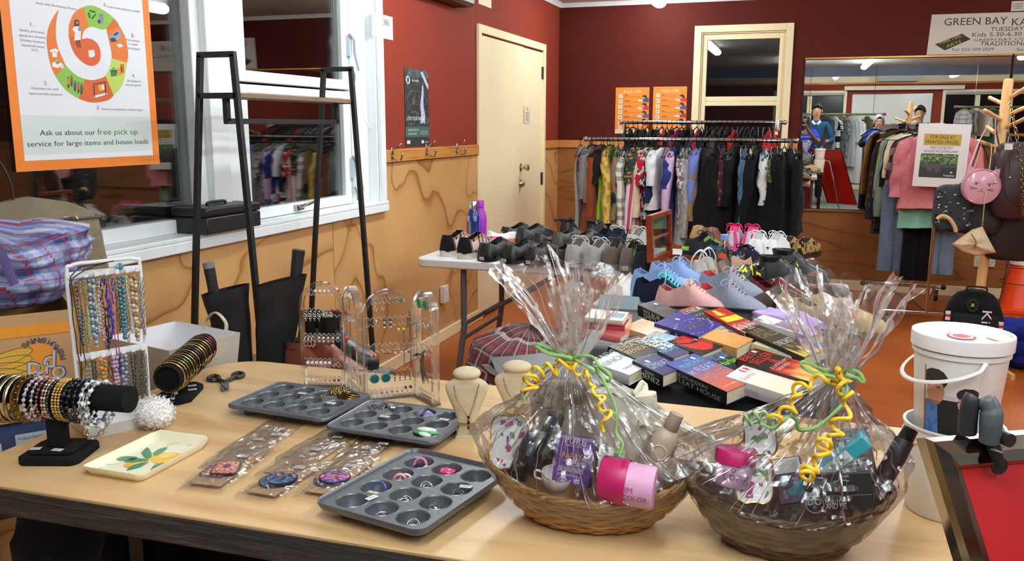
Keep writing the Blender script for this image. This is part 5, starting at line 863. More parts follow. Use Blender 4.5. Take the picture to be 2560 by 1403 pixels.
b=B(K(212,206,188)); b.grid(lambda u,v:(wv*.5+wv*.52*cos(u*TAU)*(1+.02*ns(u*9,v*5)),hv*v*(1.0-.06*(cos(u*TAU)>0)),.02+.022*math.copysign(abs(sin(u*TAU))**.6,sin(u*TAU))+.002*ns(u*14,v*8)),48,16,True); b.add([(wv*.5+wv*.52*cos(i/48*TAU),hv*(1-.06*(cos(i/48*TAU)>0)),.02+.022*math.copysign(abs(sin(i/48*TAU))**.6,sin(i/48*TAU))) for i in range(48)],[tuple(range(48))]); obj('fabric',b,'cloth',o); b=B(K(214,208,190)); b.tube(spline([(wv*.72,hv*.95,.04),(wv*.8,hv*1.0,.0),(wv*.84,hv*.6,.05)],6),.008,6,flat=(1,.4)); obj('strap',b,'cloth',o)
def plate(name,label,bl,br,tl,Y,lean,seed,edge=K(206,170,90)):
    p0,p1,p2=ay(*bl,Y),ay(*br,Y),ay(*tl,Y+lean); M=frame(p0,p1-p0,p2-p0); w,h=(p1-p0).length,(p2-p0).length; o=thing(name,label,'plate',M); n=64
    R=lambda u:(lambda t:(abs(cos(t))**6+abs(sin(t))**6)**(-1/6)*(1-.05*(1+cos(8*t))/2))(u*TAU)
    b=B(K(236,238,236)); b.grid(lambda u,v:(w/2+w/2*R(u)*v*cos(u*TAU),h/2+h/2*R(u)*v*sin(u*TAU),-.012+.010*max(0,v-.7)/.3),n,16,True,col=lambda u,v:(lambda x,y:(lambda q:K(170,80,130) if q>.42 else K(110,140,96) if q<-.4 else K(110,80,120) if ns(x*3+2,y*3,seed+7)>.55 else K(236,238,236))(ns(x*2.1,y*2.1,seed)*1.2 if abs(x)<.75 and v<.8 else 0))(R(u)*v*cos(u*TAU),R(u)*v*sin(u*TAU))); obj('dish',b,'gloss',o,sm=60,thick=.002)
    b=B(edge); b.tube([(w/2+w/2*R(i/n)*cos(i/n*TAU),h/2+h/2*R(i/n)*sin(i/n*TAU),-.002) for i in range(n)],.0016,6,True); obj('gold_edge',b,'metal',o); return o
plate('plate','white floral dish with scalloped gold edge standing in the light wicker basket',(1222,1172),(1318,1178),(1232,1035),1.30,.03,2)
def bottle(name,label,cat,p0,p1,prof,mats,parts):
    """upright or leaning container between two measured points; parts = [(name, profile, colour, material)]"""
    d=(p1-p0); L=d.length; z=d.normalized(); x=z.cross(V((0,-1,0))).normalized(); y=z.cross(x); M=Matrix((x,y,z)).transposed().to_4x4(); M.translation=p0; o=thing(name,label,cat,M)
    for nm,pr,c,mt in parts: b=B(c); b.lathe([(r*L,zz*L) for r,zz in pr],28); obj(nm,b,mt,o,sm=50)
    return o,L
bottle('spray_can','dark blue hairspray can leaning in the light wicker basket','spray can',ay(1288,1200,1.29),ay(1345,1075,1.31),None,None,[('body',[(.17,.0),(.19,.02),(.19,.74),(.15,.8)],K(70,80,96),'metal'),('cap',[(.15,.8),(.17,.81),(.17,.99),(.0,1)],K(40,44,54),'satin'),('base_ring',[(.196,.0),(.2,.01),(.2,.05),(.192,.06)],K(190,196,200),'metal')])
bottle('spray_can','tall grey spray can standing behind the floral dish of the light basket','spray can',ay(1345,1190,1.335),ay(1392,1035,1.35),None,None,[('body',[(.14,.0),(.15,.02),(.15,.78),(.12,.84)],K(86,96,108),'metal'),('cap',[(.12,.84),(.13,.85),(.13,.99),(.0,1)],K(60,66,76),'satin')])
cp=ay(1388,1222,1.285); o=thing('teacup','white china teacup with rose band in the light wicker basket','teacup',T3(*cp)@RX(.12)@RY(.15)); b=B(K(240,238,232)); b.lathe([(.014,0),(.018,.002),(.024,.014),(.027,.03),(.0265,.0305),(.023,.015),(.012,.004),(0,.004)],36,lambda u,v:(K(186,60,80) if ns(u*40,v*9)>.2 else K(110,140,90) if ns(u*40,v*9)<-.3 else K(240,236,226)) if .36<v<.5 else K(240,238,232),cap=False); obj('bowl',b,'gloss',o,sm=60); b=B(K(196,160,90)); b.torus((0,0,.0302),.0268,.0006,36,5); obj('gold_rim',b,'metal',o); b=B(K(236,234,228)); b.tube(spline([(-.024,0,.024),(-.036,0,.024),(-.036,0,.012),(-.022,0,.01)],6),.0022,8); obj('handle',b,'gloss',o)
o,w,h,f=pbox('soap_box','purple papaya box standing in the front of the light wicker basket','box',(1378,1205),(1470,1222),(1400,1085),1.275,.03,K(92,52,136),'satin',.025)
b=B(); b.text('PURE',w*.22,h*.84,.0105,w*.56,'L',K(240)); b.text('PAPAYA CARE',w*.26,h*.78,.0035,w*.45,'L',K(220)); b.text('PAPAYA',w*.2,h*.52,.0105,w*.66,'L',K(226,180,90)); b.rect(w*.2,h*.475,w*.86,h*.485,K(226,180,90)); b.text('GLOW',w*.36,h*.38,.0075,w*.36,'L',K(236)); b.text('REJUVENATING SOAP',w*.14,h*.31,.0045,w*.68,'L',K(226)); b.text('with PAPAYA SEED OIL',w*.14,h*.26,.0042,w*.7,'L',K(226)); b.text('OVERNIGHT MASK',w*.14,h*.17,.0042,w*.55,'L',K(226)); b.torus((w*.3,h*.06,.001),.007,.0006,20,4,K(226)); b.text('VEGAN',w*.22,h*.03,.0035,w*.16,'L',K(226)); b.text('ECO',w*.6,h*.06,.006,w*.16,'L',K(226)); b.rect(.0,h*.93,w,h,K(150,130,190),.0004); obj('print',b,'paper',o)
o,w,h,f=pbox('carton','tall white and teal carton leaning beside the purple papaya box','box',(1490,1195),(1556,1205),(1522,1020),1.32,.02,K(226,232,228),'satin',.03)
b=B(); 
for i in range(5):
    for j in range(16):
        if (i>=3 and rnd.random()<.75) or j>13: b.rect(w*i/5,h*j/16,w*(i+1)/5,h*(j+1)/16,[K(40,160,160),K(150,190,90),K(120,196,196),K(206,214,150),K(236,238,236)][rnd.randrange(5) if j<=13 else 0],.0005)
b.text('ANDALOU',w*.4,h*.38,.012,h*.42,'L',K(90),.001,PI/2); b.disc(w*.5,h*.2,.009,K(200,206,200),.0009); obj('print',b,'paper',o)
o,L=bottle('shampoo_bottle','champagne gold shampoo bottle leaning out of the light wicker basket','bottle',ay(1608,1215,1.315),ay(1693,1035,1.325),None,None,[('body',[(.15,0),(.17,.015),(.175,.3),(.165,.66),(.13,.75),(.085,.79)],K(166,148,128),'satin'),('cap',[(.085,.79),(.092,.8),(.086,.985),(.08,1),(0,1)],K(150,130,112),'satin')])
b=B(); b.torus((.0,-.168*L,.52*L),.012,.0008,20,4,K(206,196,184),axis=(0,1,0)); obj('logo',b,'satin',o)
o,L=bottle('hair_mask_tub','crimson lidded pink hair mask tub lying at the front of the light wicker basket','tub',ay(1638,1222,1.262),ay(1502,1196,1.262),None,None,[('jar',[(.36,0),(.39,.03),(.39,.5)],K(214,160,196),'satin'),('lid',[(.43,.5),(.43,.97),(.4,1),(0,1)],K(176,20,90),'satin')])
b=B(K(250)); b.X=T3(0,-.392*L,.3*L)@RX(PI/2)@RZ(PI/2+PI); b.text('IM',-.01,.0,.009,None,'C',K(176,60,120),.0004); b.text('COLOR',.0,-.012,.008,None,'C',K(120,60,110),.0004); obj('lettering',b,'paper',o)
tie1=(-.340,1.33,1.008); w1_=wrap('clear cellophane gathered over the light wicker basket with green and yellow ribbons',M1,sh1,tie1,.2,3.3,.085,.16,.10,(-.03,0)); ty=1.315
rp=lambda pts,y0,y1,s=1:[ay(x,y,lerp(y0,y1,i/max(1,len(pts)-1))) for i,(x,y) in enumerate(pts)]
ribbon(w1_,'green_ribbon',rp([(1432,896),(1395,880),(1350,861),(1342,868),(1374,884),(1430,897)],1.315,1.30),.007,GN); ribbon(w1_,'green_ribbon',rp([(1432,897),(1374,912),(1331,934),(1309,956),(1306,985),(1314,1010)],1.31,1.25),.0035,GN); ribbon(w1_,'green_ribbon',rp([(1432,896),(1459,889),(1485,896),(1500,918),(1524,935),(1523,950),(1502,942),(1488,915)],1.315,1.29),.006,GN); ribbon(w1_,'green_ribbon',rp([(1436,899),(1480,925),(1505,945),(1525,985),(1542,1030),(1540,1080),(1556,1110),(1548,1145)],1.31,1.235),.0045,GN)
curl(w1_,'yellow_ribbon',rp([(1430,898),(1395,920),(1355,930),(1330,945),(1322,985)],1.312,1.26),.0125,5,.0055,YL); curl(w1_,'yellow_ribbon',rp([(1434,898),(1445,930),(1475,940),(1483,975),(1500,985),(1505,1015),(1520,1040),(1505,1080)],1.312,1.24),.006,5,.0055,YL,2)
b=B(YL); b.X=w1_.matrix_world.inverted()@T3(*tie1); b.torus((0,0,0),.0145,.0035,24,8); b.torus((0,0,.004),.014,.0025,24,8,GN); obj('ribbon_knot',b,'satin',w1_)
# ---- dark wicker basket
b2_,M2,sh2=wicker('dark brown wicker gift basket wrapped in film with a black gift box',(.008,1.35,TZ+.001),.15,.106,.078,.026,.1,(K(112,84,62),K(66,46,34)),7,26,8)
o,L=bottle('hair_mask_tub','crimson lidded pale pink tub standing in the dark wicker basket','tub',ay(1832,1212,1.30),ay(1842,1122,1.31),None,None,[('jar',[(.5,0),(.53,.03),(.53,.62)],K(216,170,204),'satin'),('lid',[(.57,.62),(.57,.97),(.54,1),(0,1)],K(176,20,96),'satin')]); b=B(); b.X=T3(0,-.535*L,.3*L)@RX(PI/2); b.text('Long',.004,-.004,.014,None,'C',K(120,60,110),.0004); b.torus((.0,.012,.0004),.003,.0004,12,4,K(90)); obj('lettering',b,'paper',o)
plate('plate','white dish with gold edge and dark flowers leaning in the dark wicker basket',(1838,1258),(1935,1262),(1850,1135),1.265,.03,6); plate('plate','white frilled dish with plum flowers at the back of the dark wicker basket',(1862,1140),(1945,1140),(1868,1030),1.36,.02,11)
o,w,h,f=pbox('soap_box','dark purple box with white label leaning in the dark wicker basket','box',(1952,1262),(2022,1252),(1918,1152),1.285,.03,K(60,48,76),'satin',.03); b=B(); b.rect(w*.02,h*.66,w*.98,h*.98,K(226,226,226)); 
for i in range(7): b.rect(w*.08,h*(.69+.038*i),w*.9,h*(.7+.038*i),K(150),.0009)
b.text('PURE',w*.8,h*.25,.008,h*.3,'L',K(226),.001,PI/2); b.text('GLOW',w*.3,h*.1,.005,h*.2,'L',K(190),.001,PI/2); obj('print',b,'paper',o)
o,w,h,f=pbox('carton','long teal and white carton lying diagonally under the yellow curl','box',(1990,1256),(2180,1118),(1964,1232),1.29,.03,K(60,160,176),'gloss',.0); b=B(); b.rect(w*.3,h*.08,w*.78,h*.92,K(214,228,230)); b.text('SERUM',w*.4,h*.3,.008,w*.2,'L',K(120,160,170),.0009); b.rect(w*.66,h*.4,w*.7,h*.6,K(110,120,160),.0009); b.rect(w*.6,h*.4,w*.64,h*.6,K(140,180,190),.0009); obj('print',b,'paper',o)
o,w,h,f=pbox('gift_box','flat black gift set box at the front of the dark wicker basket','box',(2015,1276),(2188,1272),(2030,1190),1.262,.028,K(24,22,24),'satin',.012); b=B(); b.rect(w*.02,h*.38,w*.98,h*.395,K(130)); b.torus((w*.14,h*.16,.001),.0125,.0006,24,4,K(170)); b.text('DO',w*.14,h*.14,.009,None,'C',K(190)); b.text('GIFTS',w*.3,h*.3,.003,w*.25,'L',K(150)); b.text('FOR YOU',w*.3,h*.14,.008,w*.3,'L',K(210)); b.text('AND ME',w*.3,h*.02,.008,w*.3,'L',K(210)); b.text('SALON',w*.56,h*1.0-.006,.004,w*.12,'L',K(190)); b.tube(spline([(w*.45,h*.78,.001),(w*.52,h*.8,.001),(w*.56,h*.86,.001),(w*.6,h*.8,.001),(w*.68,h*.78,.001)],4),.0007,4,col=K(170)); obj('print',b,'paper',o)
bottle('hair_tube','black hair product tube leaning at the end of the dark wicker basket','tube',ay(2200,1215,1.33),ay(2278,1072,1.36),None,None,[('body',[(.1,0),(.14,.02),(.15,.5),(.14,.8)],K(28,28,32),'satin'),('cap',[(.11,.8),(.12,.81),(.11,1),(0,1)],K(20),'gloss')])
o,w,h,f=pbox('carton','grey printed carton behind the black gift box of the dark basket','box',(2100,1200),(2195,1190),(2110,1080),1.35,.03,K(120,116,120),'satin',.02); b=B()
for i in range(9): b.rect(w*.12,h*(.1+.09*i),w*(.85-.2*(i%3==1)),h*(.13+.09*i),K(186))
obj('print',b,'paper',o)
tie2=(.070,1.345,1.008); w2_=wrap('clear cellophane gathered over the dark wicker basket with curled ribbons',M2,sh2,tie2,.2,9.1,.08,.155,.10,(.0,0))
ribbon(w2_,'green_ribbon',rp([(2092,940),(2055,925),(2015,905),(2004,912),(2030,930),(2090,944)],1.33,1.315),.006,GN); ribbon(w2_,'green_ribbon',rp([(2094,940),(2125,925),(2150,935),(2160,955),(2140,945),(2115,935)],1.33,1.32),.006,GN); ribbon(w2_,'green_ribbon',rp([(2110,950),(2118,985),(2098,1020),(2050,1062),(2000,1076),(1990,1050),(1970,1042),(1935,1070),(1900,1060)],1.32,1.24),.0055,GN); curl(w2_,'green_ribbon',rp([(1935,1055),(1900,1045),(1862,1050)],1.26,1.25),.009,3,.004,GN)
curl(w2_,'yellow_ribbon',rp([(2090,942),(2110,975),(2125,1005),(2095,1060),(2085,1100),(2060,1110),(2050,1150),(2020,1180),(2015,1195)],1.325,1.215),.0095,8,.006,YL); curl(w2_,'yellow_ribbon',rp([(2086,942),(2040,955),(1995,975),(1990,1010),(1960,1035),(1930,1055)],1.325,1.24),.009,5,.0055,YL,1); curl(w2_,'yellow_ribbon',rp([(2095,938),(2108,930),(2110,955)],1.325,1.31),.01,1.5,.006,YL)
b=B(YL); b.X=w2_.matrix_world.inverted()@T3(*tie2); b.torus((0,0,0),.0145,.0035,24,8); b.torus((0,0,.004),.014,.0025,24,8,GN); obj('ribbon_knot',b,'satin',w2_)
# ---- stacked donation buckets
BX,BY=.277,1.575; PW=K(232,232,230)
def bucket(label,z,H,r0,r1,lid):
    o=thing('bucket',label,'bucket',T3(BX,BY,z)); b=B(PW); b.lathe([(r0*.97,0),(r0,.003),(r1*.985,H-.03),(r1*1.03,H-.028),(r1*1.03,H-.02),(r1,H-.019),(r1,H-.004),(r1*1.03,H-.003),(r1*1.03,H),(r1*.97,H),(r0*.95,.004),(.0001,.004)],56,cap=False); b.add([(r0*.97*cos(i/56*TAU),r0*.97*sin(i/56*TAU),0) for i in range(56)],[tuple(range(56))[::-1]]); obj('pail',b,'plastic',o)
    if lid:
        b=B(K(240,240,240)); b.lathe([(r1*1.02,H-.018),(r1*1.075,H-.017),(r1*1.08,H+.002),(r1*1.07,H+.006),(r1*1.02,H+.0065),(r1*.99,H+.001),(r1*.95,H-.0005),(0,H+.0005)],56,cap=False); l=obj('lid',b,'gloss',o,sm=30)
        b=B(K(206,60,70)); b.X=T3(-.004,-.012,H+.001)@RZ(.1); b.disc(0,0,.022,K(200,60,70),.0004,.024,40); b.disc(0,0,.0185,K(236,226,226),.0007,.02,40); b.disc(0,0,.014,K(196,56,66),.001,.013,30); b.text('hospice',0,-.004,.005,.022,'C',K(240),.0014); obj('sticker',b,'paper',l)
        b=B(K(206,200,170)); b.X=T3(.042,-.012,H+.001)@RZ(.5); b.rect(-.005,-.013,.005,.013,None,.0003); obj('coin_slot',b,'matte',l)
    return o
lo=bucket('lower white plastic donation bucket standing on the table end',TZ+.001,.158,.066,.078,False)
up=bucket('upper white donation bucket with lid and a printed photo of two people',TZ+.141,.172,.062,.0735,True)
b=B(PW); z=.145; b.tube([(.078*cos(t),.078*sin(t),z) for t in (-1.25,)]+[((.083+.006*sin(k*PI))*cos(-1.25-k*PI),(.083+.006*sin(k*PI))*sin(-1.25-k*PI),z-.004-.042*sin(k*PI)**.8) for k in [i/24 for i in range(1,24)]]+[(.078*cos(t),.078*sin(t),z) for t in (-1.25-PI,)],.004,8,flat=(.6,1)); obj('handle',b,'plastic',up,sm=60)
# printed sheet wrapped round the bucket: two people, seen from chest up
def photo(u,v):
    x,y=u,v
    E=lambda cx,cy,rx,ry:((x-cx)/rx)**2+((y-cy)/ry)**2<1
    if u<.03: return K(170,110,60)
    bg=K(226,226,222) if y>.62 else K(200,200,200)
    if E(.82,.66,.2,.1) and y>.6: return K(40,22,34)
    if E(.8,.55,.14,.17): return K(70,40,40) if (E(.66,.56,.03,.012) or E(.74,.57,.04,.02) and not E(.74,.57,.033,.014)) else K(240,236,230) if E(.68,.46,.035,.02) else K(206,140,120)
    if E(.22,.83,.24,.15) and not(E(.24,.7,.15,.14) and y<.78): return K(44,34,32)
    if E(.24,.66,.17,.2): return K(60,44,40) if E(.3,.72,.05,.012) else K(150,100,84) if y<.52 else K(196,140,112)
    if y<.52 and x<.34-.1*y and x>.04: return K(80,120,180) if ns(x*8,y*8)>-.2 else K(64,100,160)
    if y<.5 or (x>.3 and x<.66 and y<.56): return K(26,24,26)
    return bg
ph=B(); a0,a1=-2.52,-1.28
ph.grid(lambda u,v:(lambda z,r:((r+.0016)*cos(lerp(a0,a1,u)),(r+.0016)*sin(lerp(a0,a1,u)),z))(.008+.12*v,.062+(.0724-.062)*(.008+.12*v)/.142),90,90,col=photo); obj('photo_print',ph,'paper',up,sm=None)
# ---- clip frame sign stand at the right edge
AP=V((.155,1.061,1.03)); AT=V((.864,.504,0)); AQ=az(2400,1403,.9); ae=(AQ-AP)/.13; ab=thing('sign_board','red A frame sign board with chrome snap edges and a black clip','sign',T3(.45,1.1,0)); AI=ab.matrix_world.inverted()
n_=AT.cross(-ae).normalized(); n_=-n_ if n_.y>0 else n_
def panel(P,e,t,wd,L,nm,n,inn):
    bw=.036; q=lambda a,c,d=0:AI@(P+t*a+e*c+n*d)
    b=B(K(162,20,26)); b.add([q(a,c,d) for d in (-.004,.0) for a,c in ((.01,.01),(wd-.01,.01),(wd-.01,L),(.01,L))],[(0,1,2,3),(4,5,6,7),(0,1,5,4),(1,2,6,5),(2,3,7,6),(3,0,4,7)]); pn=obj(nm,b,'satin',ab)
    b=B(K(170,168,160))
    prof=[(0,-.012),(0,.004),(.005,.011),(.02,.014),(bw-.004,.008),(bw,.002),(bw,-.004)]
    for side in inn:
        if side=='t': b.add([q((k if en==0 else wd-k),k,d) for en in (0,1) for k,d in prof],[(i,i+1,i+8,i+7) for i in range(6)])
        if side=='b': b.add([q((k if en==0 else wd-k),L-k,d) for en in (0,1) for k,d in prof],[(i,i+1,i+8,i+7) for i in range(6)])
        if side=='l': b.add([q(k,(k if en==0 else L-k),d) for en in (0,1) for k,d in prof],[(i,i+1,i+8,i+7) for i in range(6)])
        if side=='r': b.add([q(wd-k,(k if en==0 else L-k),d) for en in (0,1) for k,d in prof],[(i,i+1,i+8,i+7) for i in range(6)])
    if inn: obj('chrome_frame',b,'chrome',pn,sm=20)
    return pn
panel(AP,ae,AT,.5,.86,'sign_panel',n_,'tblr')
b=B(K(170,172,174)); fr=lambda x,z,y:AI@V((x,y,z)); b.tube(spline([fr(.1,0.02,1.36),fr(.225,.78,1.122),fr(.245,.835,1.1),fr(.27,.85,1.095),fr(.4,.85,1.12),fr(.425,.835,1.13),fr(.45,.78,1.15),fr(.64,.02,1.4)],6),.012,10); obj('leg_frame',b,'chrome',ab,sm=60)
cM=frame(az(2446,1085,1.035),AT,V((0,0,1))); cl=thing('clip','black and grey plastic clamp gripping the chrome top of the red sign','clamp',cM)
CZ_=cM.translation; I_=cM.inverted(); cq=facepx(cM); c2=lambda x,y,d=0:V((*cq(x,y),d))
b=B(K(74,82,88)); b.tube(spline([c2(2452,1092,.014),c2(2452,1050,.016),c2(2455,1015,.014),c2(2448,990,.008)],6),[.012]*6+[.0125]*6+[.011]*6+[.009],12); obj('lever',b,'satin',cl,sm=60)
b=B(K(40,44,46)); b.tube(spline([c2(2424,1085,-.004),c2(2424,1040,-.002),c2(2428,1005,.0),c2(2436,992,.0)],6),[.0105]*18+[.008],12); obj('jaw',b,'satin',cl,sm=60)
b=B(K(30,30,32)); b.X=T3(*c2(2474,1078,.02)); b.cyl(.008,-.01,.012,20); obj('knob',b,'satin',cl,bev=.001); b=B(K(30,28,28)); b.tube([c2(2462,1085,.008),c2(2464,1110,.014),c2(2466,1135,.018),c2(2468,1150,.018)],[.007,.008,.007,.006],10); b.X=T3(*c2(2470,1150,.018)); b.torus((0,0,0),.009,.002,20,8); b.cyl(.008,-.003,.002,20); obj('pad',b,'satin',cl,sm=50); b=B(K(170)); b.tube([c2(2448,1108,.018),c2(2462,1112,.026),c2(2485,1108,.018)],.0015,6); obj('wire',b,'metal',cl)
# ================================================================ black bin of paperbacks, plaid blanket
BZ,BK,BY0=.742,.17,2.05
def ap(x,y,h=0):
    d=ray(x,y); t=(BZ+h+BK*(CAM.y-BY0)-CAM.z)/(d.z-BK*d.y); return CAM+d*t
bk_=lambda x,y,h=0:ap(1420+x/3.657,680+y/3.657,h)
bt=thing('folding_table','white plastic folding table under the black book bin','table',(0,0,0)); b=B(K(222)); b.prism([(x-.3,y+2.58) for x,y in rrect(.46,.42,.04)],.56,.6); obj('table_top',b,'plastic',bt,bev=.006)
for x in (-.68,.08):
    for y in (2.2,2.94): b=B(K(80,84,88)); b.tube([(x,y,0),(x,y,.56)],.013,10); obj('leg',b,'satin',bt)
bn_=thing('book_bin','black satin lined bin full of paperbacks behind the gift baskets','bin',(0,0,0)); b=B(K(18,20,24))
rimP=[(-.85,2.27,.70),(-.74,2.12,.715),(-.5,2.03,.715),(-.15,2.015,.715),(.1,2.06,.72),(.17,2.3,.75),(.16,2.7,.8),(-.2,2.78,.815),(-.6,2.72,.79),(-.59,2.47,.75),(-.67,2.36,.72)]
rp_=spline([V(p) for p in rimP]+[V(rimP[0])],8)[:-1]; n=len(rp_)
def binf(u,v):
    i=int(round(u*n))%n; p=rp_[i]; c=V((-.32,2.45,0)); q=V((p.x,p.y,0)); k=(.88+.12*v); w=.02*ns(u*18,v*3)+.012*ns(u*40,v*6); r=c+(q-c)*(k+w*(1.2 if v<.95 else .3)); return (r.x,r.y,.603+(p.z-.603)*v)
b.grid(binf,n,12,True); b.add([binf(i/n,0) for i in range(n)],[tuple(range(n))]); ins=[V((-.32,2.45,p.z))+ (p-V((-.32,2.45,p.z)))*.955-V((0,0,.0)) for p in rp_]; b.add([tuple(p) for p in rp_]+[tuple(p) for p in ins]+[(p.x,p.y,p.z-.05) for p in ins],[(i,(i+1)%n,n+(i+1)%n,n+i) for i in range(n)]+[(n+i,n+(i+1)%n,2*n+(i+1)%n,2*n+i) for i in range(n)]); obj('lining',b,'satin',bn_,sm=60)
b=B(K(30,33,38)); ci=[(p.x,p.y,BZ-.06+BK*(p.y-BY0)) for p in ins]; b.add(ci,[tuple(range(n))]); obj('tray',b,'satin',bn_)
def book(label,A,Bq,C,t,cc,sc,cov=(),spn=(),pat=None,h=0,stk=None,pages=K(226,214,186)):
    a,c,d=bk_(*A,h),bk_(*Bq,h),bk_(*C,h); M=frame(a,c-a,d-a); w=(c-a).length; D=(d-a)@M.col[1].xyz; o=thing('book',label,'book',M)
    b=B(cc); b.box(0,0,-.0012,w,D,0); b.box(0,0,-t,w,D,-t+.0012); b.k=0; b.col=sc; b.grid(lambda u,v:(w*u,-.0022*sin(v*PI),-t*v),1,8); b.add([(0,0,-t),(0,0,0),(0,.002,0),(0,.002,-t)],[(0,1,2,3)]); b.box(0,0,-t,w,.001,0); cv=obj('cover',b,'cover',o)
    b=B(pages); b.box(.002,.002,-t+.0012,w-.002,D-.003,-.0012); obj('pages',b,'paper',o)
    b=B()
    if pat: b.grid(lambda u,v:(w*u,D*v,.0004),40,26,col=pat)
    for s,x,y,hh,ww,co in cov: b.text(s,w*x,D*y,hh*w,ww*D,'L',co,.0009,PI/2)
    b.X=RX(PI/2)@T3(0,-t,.0024)
    for s,x,y,hh,ww,co in spn: b.text(s,w*x,t*y,hh*t,ww*w,'L',co,.0004)
    b.X=Matrix()
    if stk: X,Y=stk; b.X=T3(w*X,D*Y,.0006)@RZ(.2); b.rect(-.007,-.0045,.007,.0045,K(236,238,242),.0005); b.X=Matrix()
    if b.f: obj('print',b,'cover',o)
    return o
Wt=K(232,232,230); nz=lambda u,v,s=3,o=0:ns(u*s+o,v*s,o)
GOLDT=K(206,176,96)
book('white Maeve Binchy paperback lying at the left front of the book bin',(225,825),(560,945),(330,660),.03,K(222,232,232),K(206,216,216),[('MAEVE',.05,.1,.16,.8,K(110,124,130)),('BINCHY',.38,.05,.2,.9,K(110,124,130)),('TARA ROAD',.78,.15,.09,.7,K(140,150,156))],h=-.004)
book('Mark Gimenez paperback with navy cover in the front row of the book bin',(590,812),(868,948),(668,690),.034,K(44,48,92),K(20,20,26),[('#1 BESTSELLER',.06,.05,.07,.8,GOLDT),('MARK',.42,.1,.14,.35,K(180,190,220)),('GIMENEZ',.64,.05,.24,.9,K(176,190,226))],[('MARK',.45,.58,.22,.3,Wt),('GIMENEZ',.08,.1,.42,.84,Wt)],pat=lambda u,v:mixc(K(40,44,92),K(64,70,130),max(0,nz(u,v,4)+.2)),h=.004,stk=(.25,.35))
book('blue novel with pale blue lettering wedged behind the navy Gimenez paperback',(742,690),(965,790),(800,596),.03,K(60,64,110),K(40,44,80),[('OUT OF',.3,.1,.12,.35,K(180,206,230)),('NIGHT',.6,.02,.24,.95,K(150,206,236))],stk=(.35,.7))
book('murder mystery paperback with blue to orange cover in the middle of the front row',(893,842),(1452,1098),(985,672),.036,K(70,88,150),K(22,24,30),[('THE',.13,.42,.06,.2,K(150,196,220)),('MURDERS',.24,.12,.09,.75,K(110,196,226)),('at FLEAT',.44,.05,.13,.85,K(170,196,236)),('HOUSE',.66,.1,.14,.75,K(226,130,110)),('Lucinda Riley',.9,.1,.03,.5,Wt)],[('THE MURDERS',.1,.55,.24,.62,K(150,160,166)),('at FLEAT HOUSE',.06,.1,.34,.86,K(150,166,170))],pat=lambda u,v:mixc(mixc(K(64,84,160),K(110,110,150),u*2),K(206,100,80),max(0,min(1,u*1.8-.55+.3*nz(u,v,5)))),h=.006,stk=(.1,.75))
book('white Santa Montefiore paperback at the right front of the book bin',(1440,955),(2010,1135),(1525,830),.035,K(230,230,226),K(206,200,204),[('Santa',.3,.1,.1,.6,K(196,180,190))],[('Santa Montefiore',.06,.3,.42,.5,K(160,150,160))],pat=lambda u,v:mixc(K(226,232,236),K(240,226,190),u) if not(u<.2 and ((u-.1)/.08)**2+((v-.72)/.16)**2<1 and abs(v-.72)>.05) else K(206,40,80),h=.008)
book('Blood Trust thriller with red and black flame cover beside the white Montefiore',(1535,800),(2210,1005),(1562,655),.045,K(40,26,24),K(58,36,34),[('BEST',.12,.05,.1,.9,K(206,50,40)),('SELLER',.3,.05,.14,.9,K(206,44,36)),('LUDLUM',.5,.1,.05,.8,K(220,200,190)),('SERIES',.58,.1,.05,.6,K(220,200,190))],[('ERIC VAN',.05,.68,.26,.24,K(206,70,50)),('BLOOD TRUST',.36,.14,.52,.62,K(226,220,214))],pat=lambda u,v:mixc(K(36,24,22),mixc(K(190,40,30),K(240,190,110),max(0,min(1,(u-.6)*3+nz(u,v,6)*.6))),max(0,min(1,(u-.35)*3+nz(u,v,4)))),h=.016,stk=(.06,.75))
book('Harlan Coben paperback with green name between Fleat House and the gold book',(1232,790),(1490,905),(1290,682),.02,K(40,54,70),K(30,36,44),[('Harlan',.7,.05,.26,.9,K(130,226,60)),('STAY CLOSE',.35,.2,.1,.7,K(150,180,200))],pat=lambda u,v:mixc(K(34,40,48),K(70,110,160),max(0,nz(u,v,4)+.5-u)),h=.002,stk=(.3,.6))
book('red and black spiral covered paperback in the middle of the book bin',(905,640),(1215,765),(958,492),.032,K(60,22,20),K(44,20,18),[],[('BETRAYAL',.1,.3,.4,.8,K(160,40,36))],pat=lambda u,v:(K(206,50,44) if ((u-.35)/.55)**2+((v-.55)/.42)**2<1 and not .7<((u-.05)/.4)**2+((v-.55)/.5)**2<1 else K(44,30,30)),stk=(.35,.72))
book('sandy gold Jodi paperback with plain spine in the centre of the book bin',(1212,598),(1545,700),(1240,482),.04,K(220,160,90),K(190,156,100),[],[('JODI',.4,.25,.4,.3,K(120,96,60))],pat=lambda u,v:mixc(K(226,170,100),K(206,140,80),max(0,u+nz(u,v,3)*.4-.3)),h=.006)
book('pale blue winter tree paperback left of the red spiral book',(622,640),(890,715),(692,510),.034,K(180,206,220),K(50,80,96),[('PERRY',.2,.2,.08,.6,K(120,150,170))],[('THE',.62,.25,.4,.3,Wt)],pat=lambda u,v:K(40,66,80) if ns(u*22,v*9,2)>.38-.35*(1-v) else mixc(K(226,236,240),K(150,190,214),v))
book('dark navy book with stars on its spine near the Wilbur Smith paperback',(790,470),(1192,592),(862,320),.042,K(46,40,130),K(28,26,84),[('Mysteries',.62,.2,.1,.6,K(120,100,80)),('SIGN',.75,.3,.1,.4,K(120,100,80))],[('* . * . *',.15,.3,.5,.4,Wt)],pat=lambda u,v:K(206,206,236) if (ns(u*46,v*40)>.62 or abs(((u-.65)/.3)**2+((v-.45)/.55)**2-1)<.03) else K(48,42,134),h=.01,stk=(.22,.55))
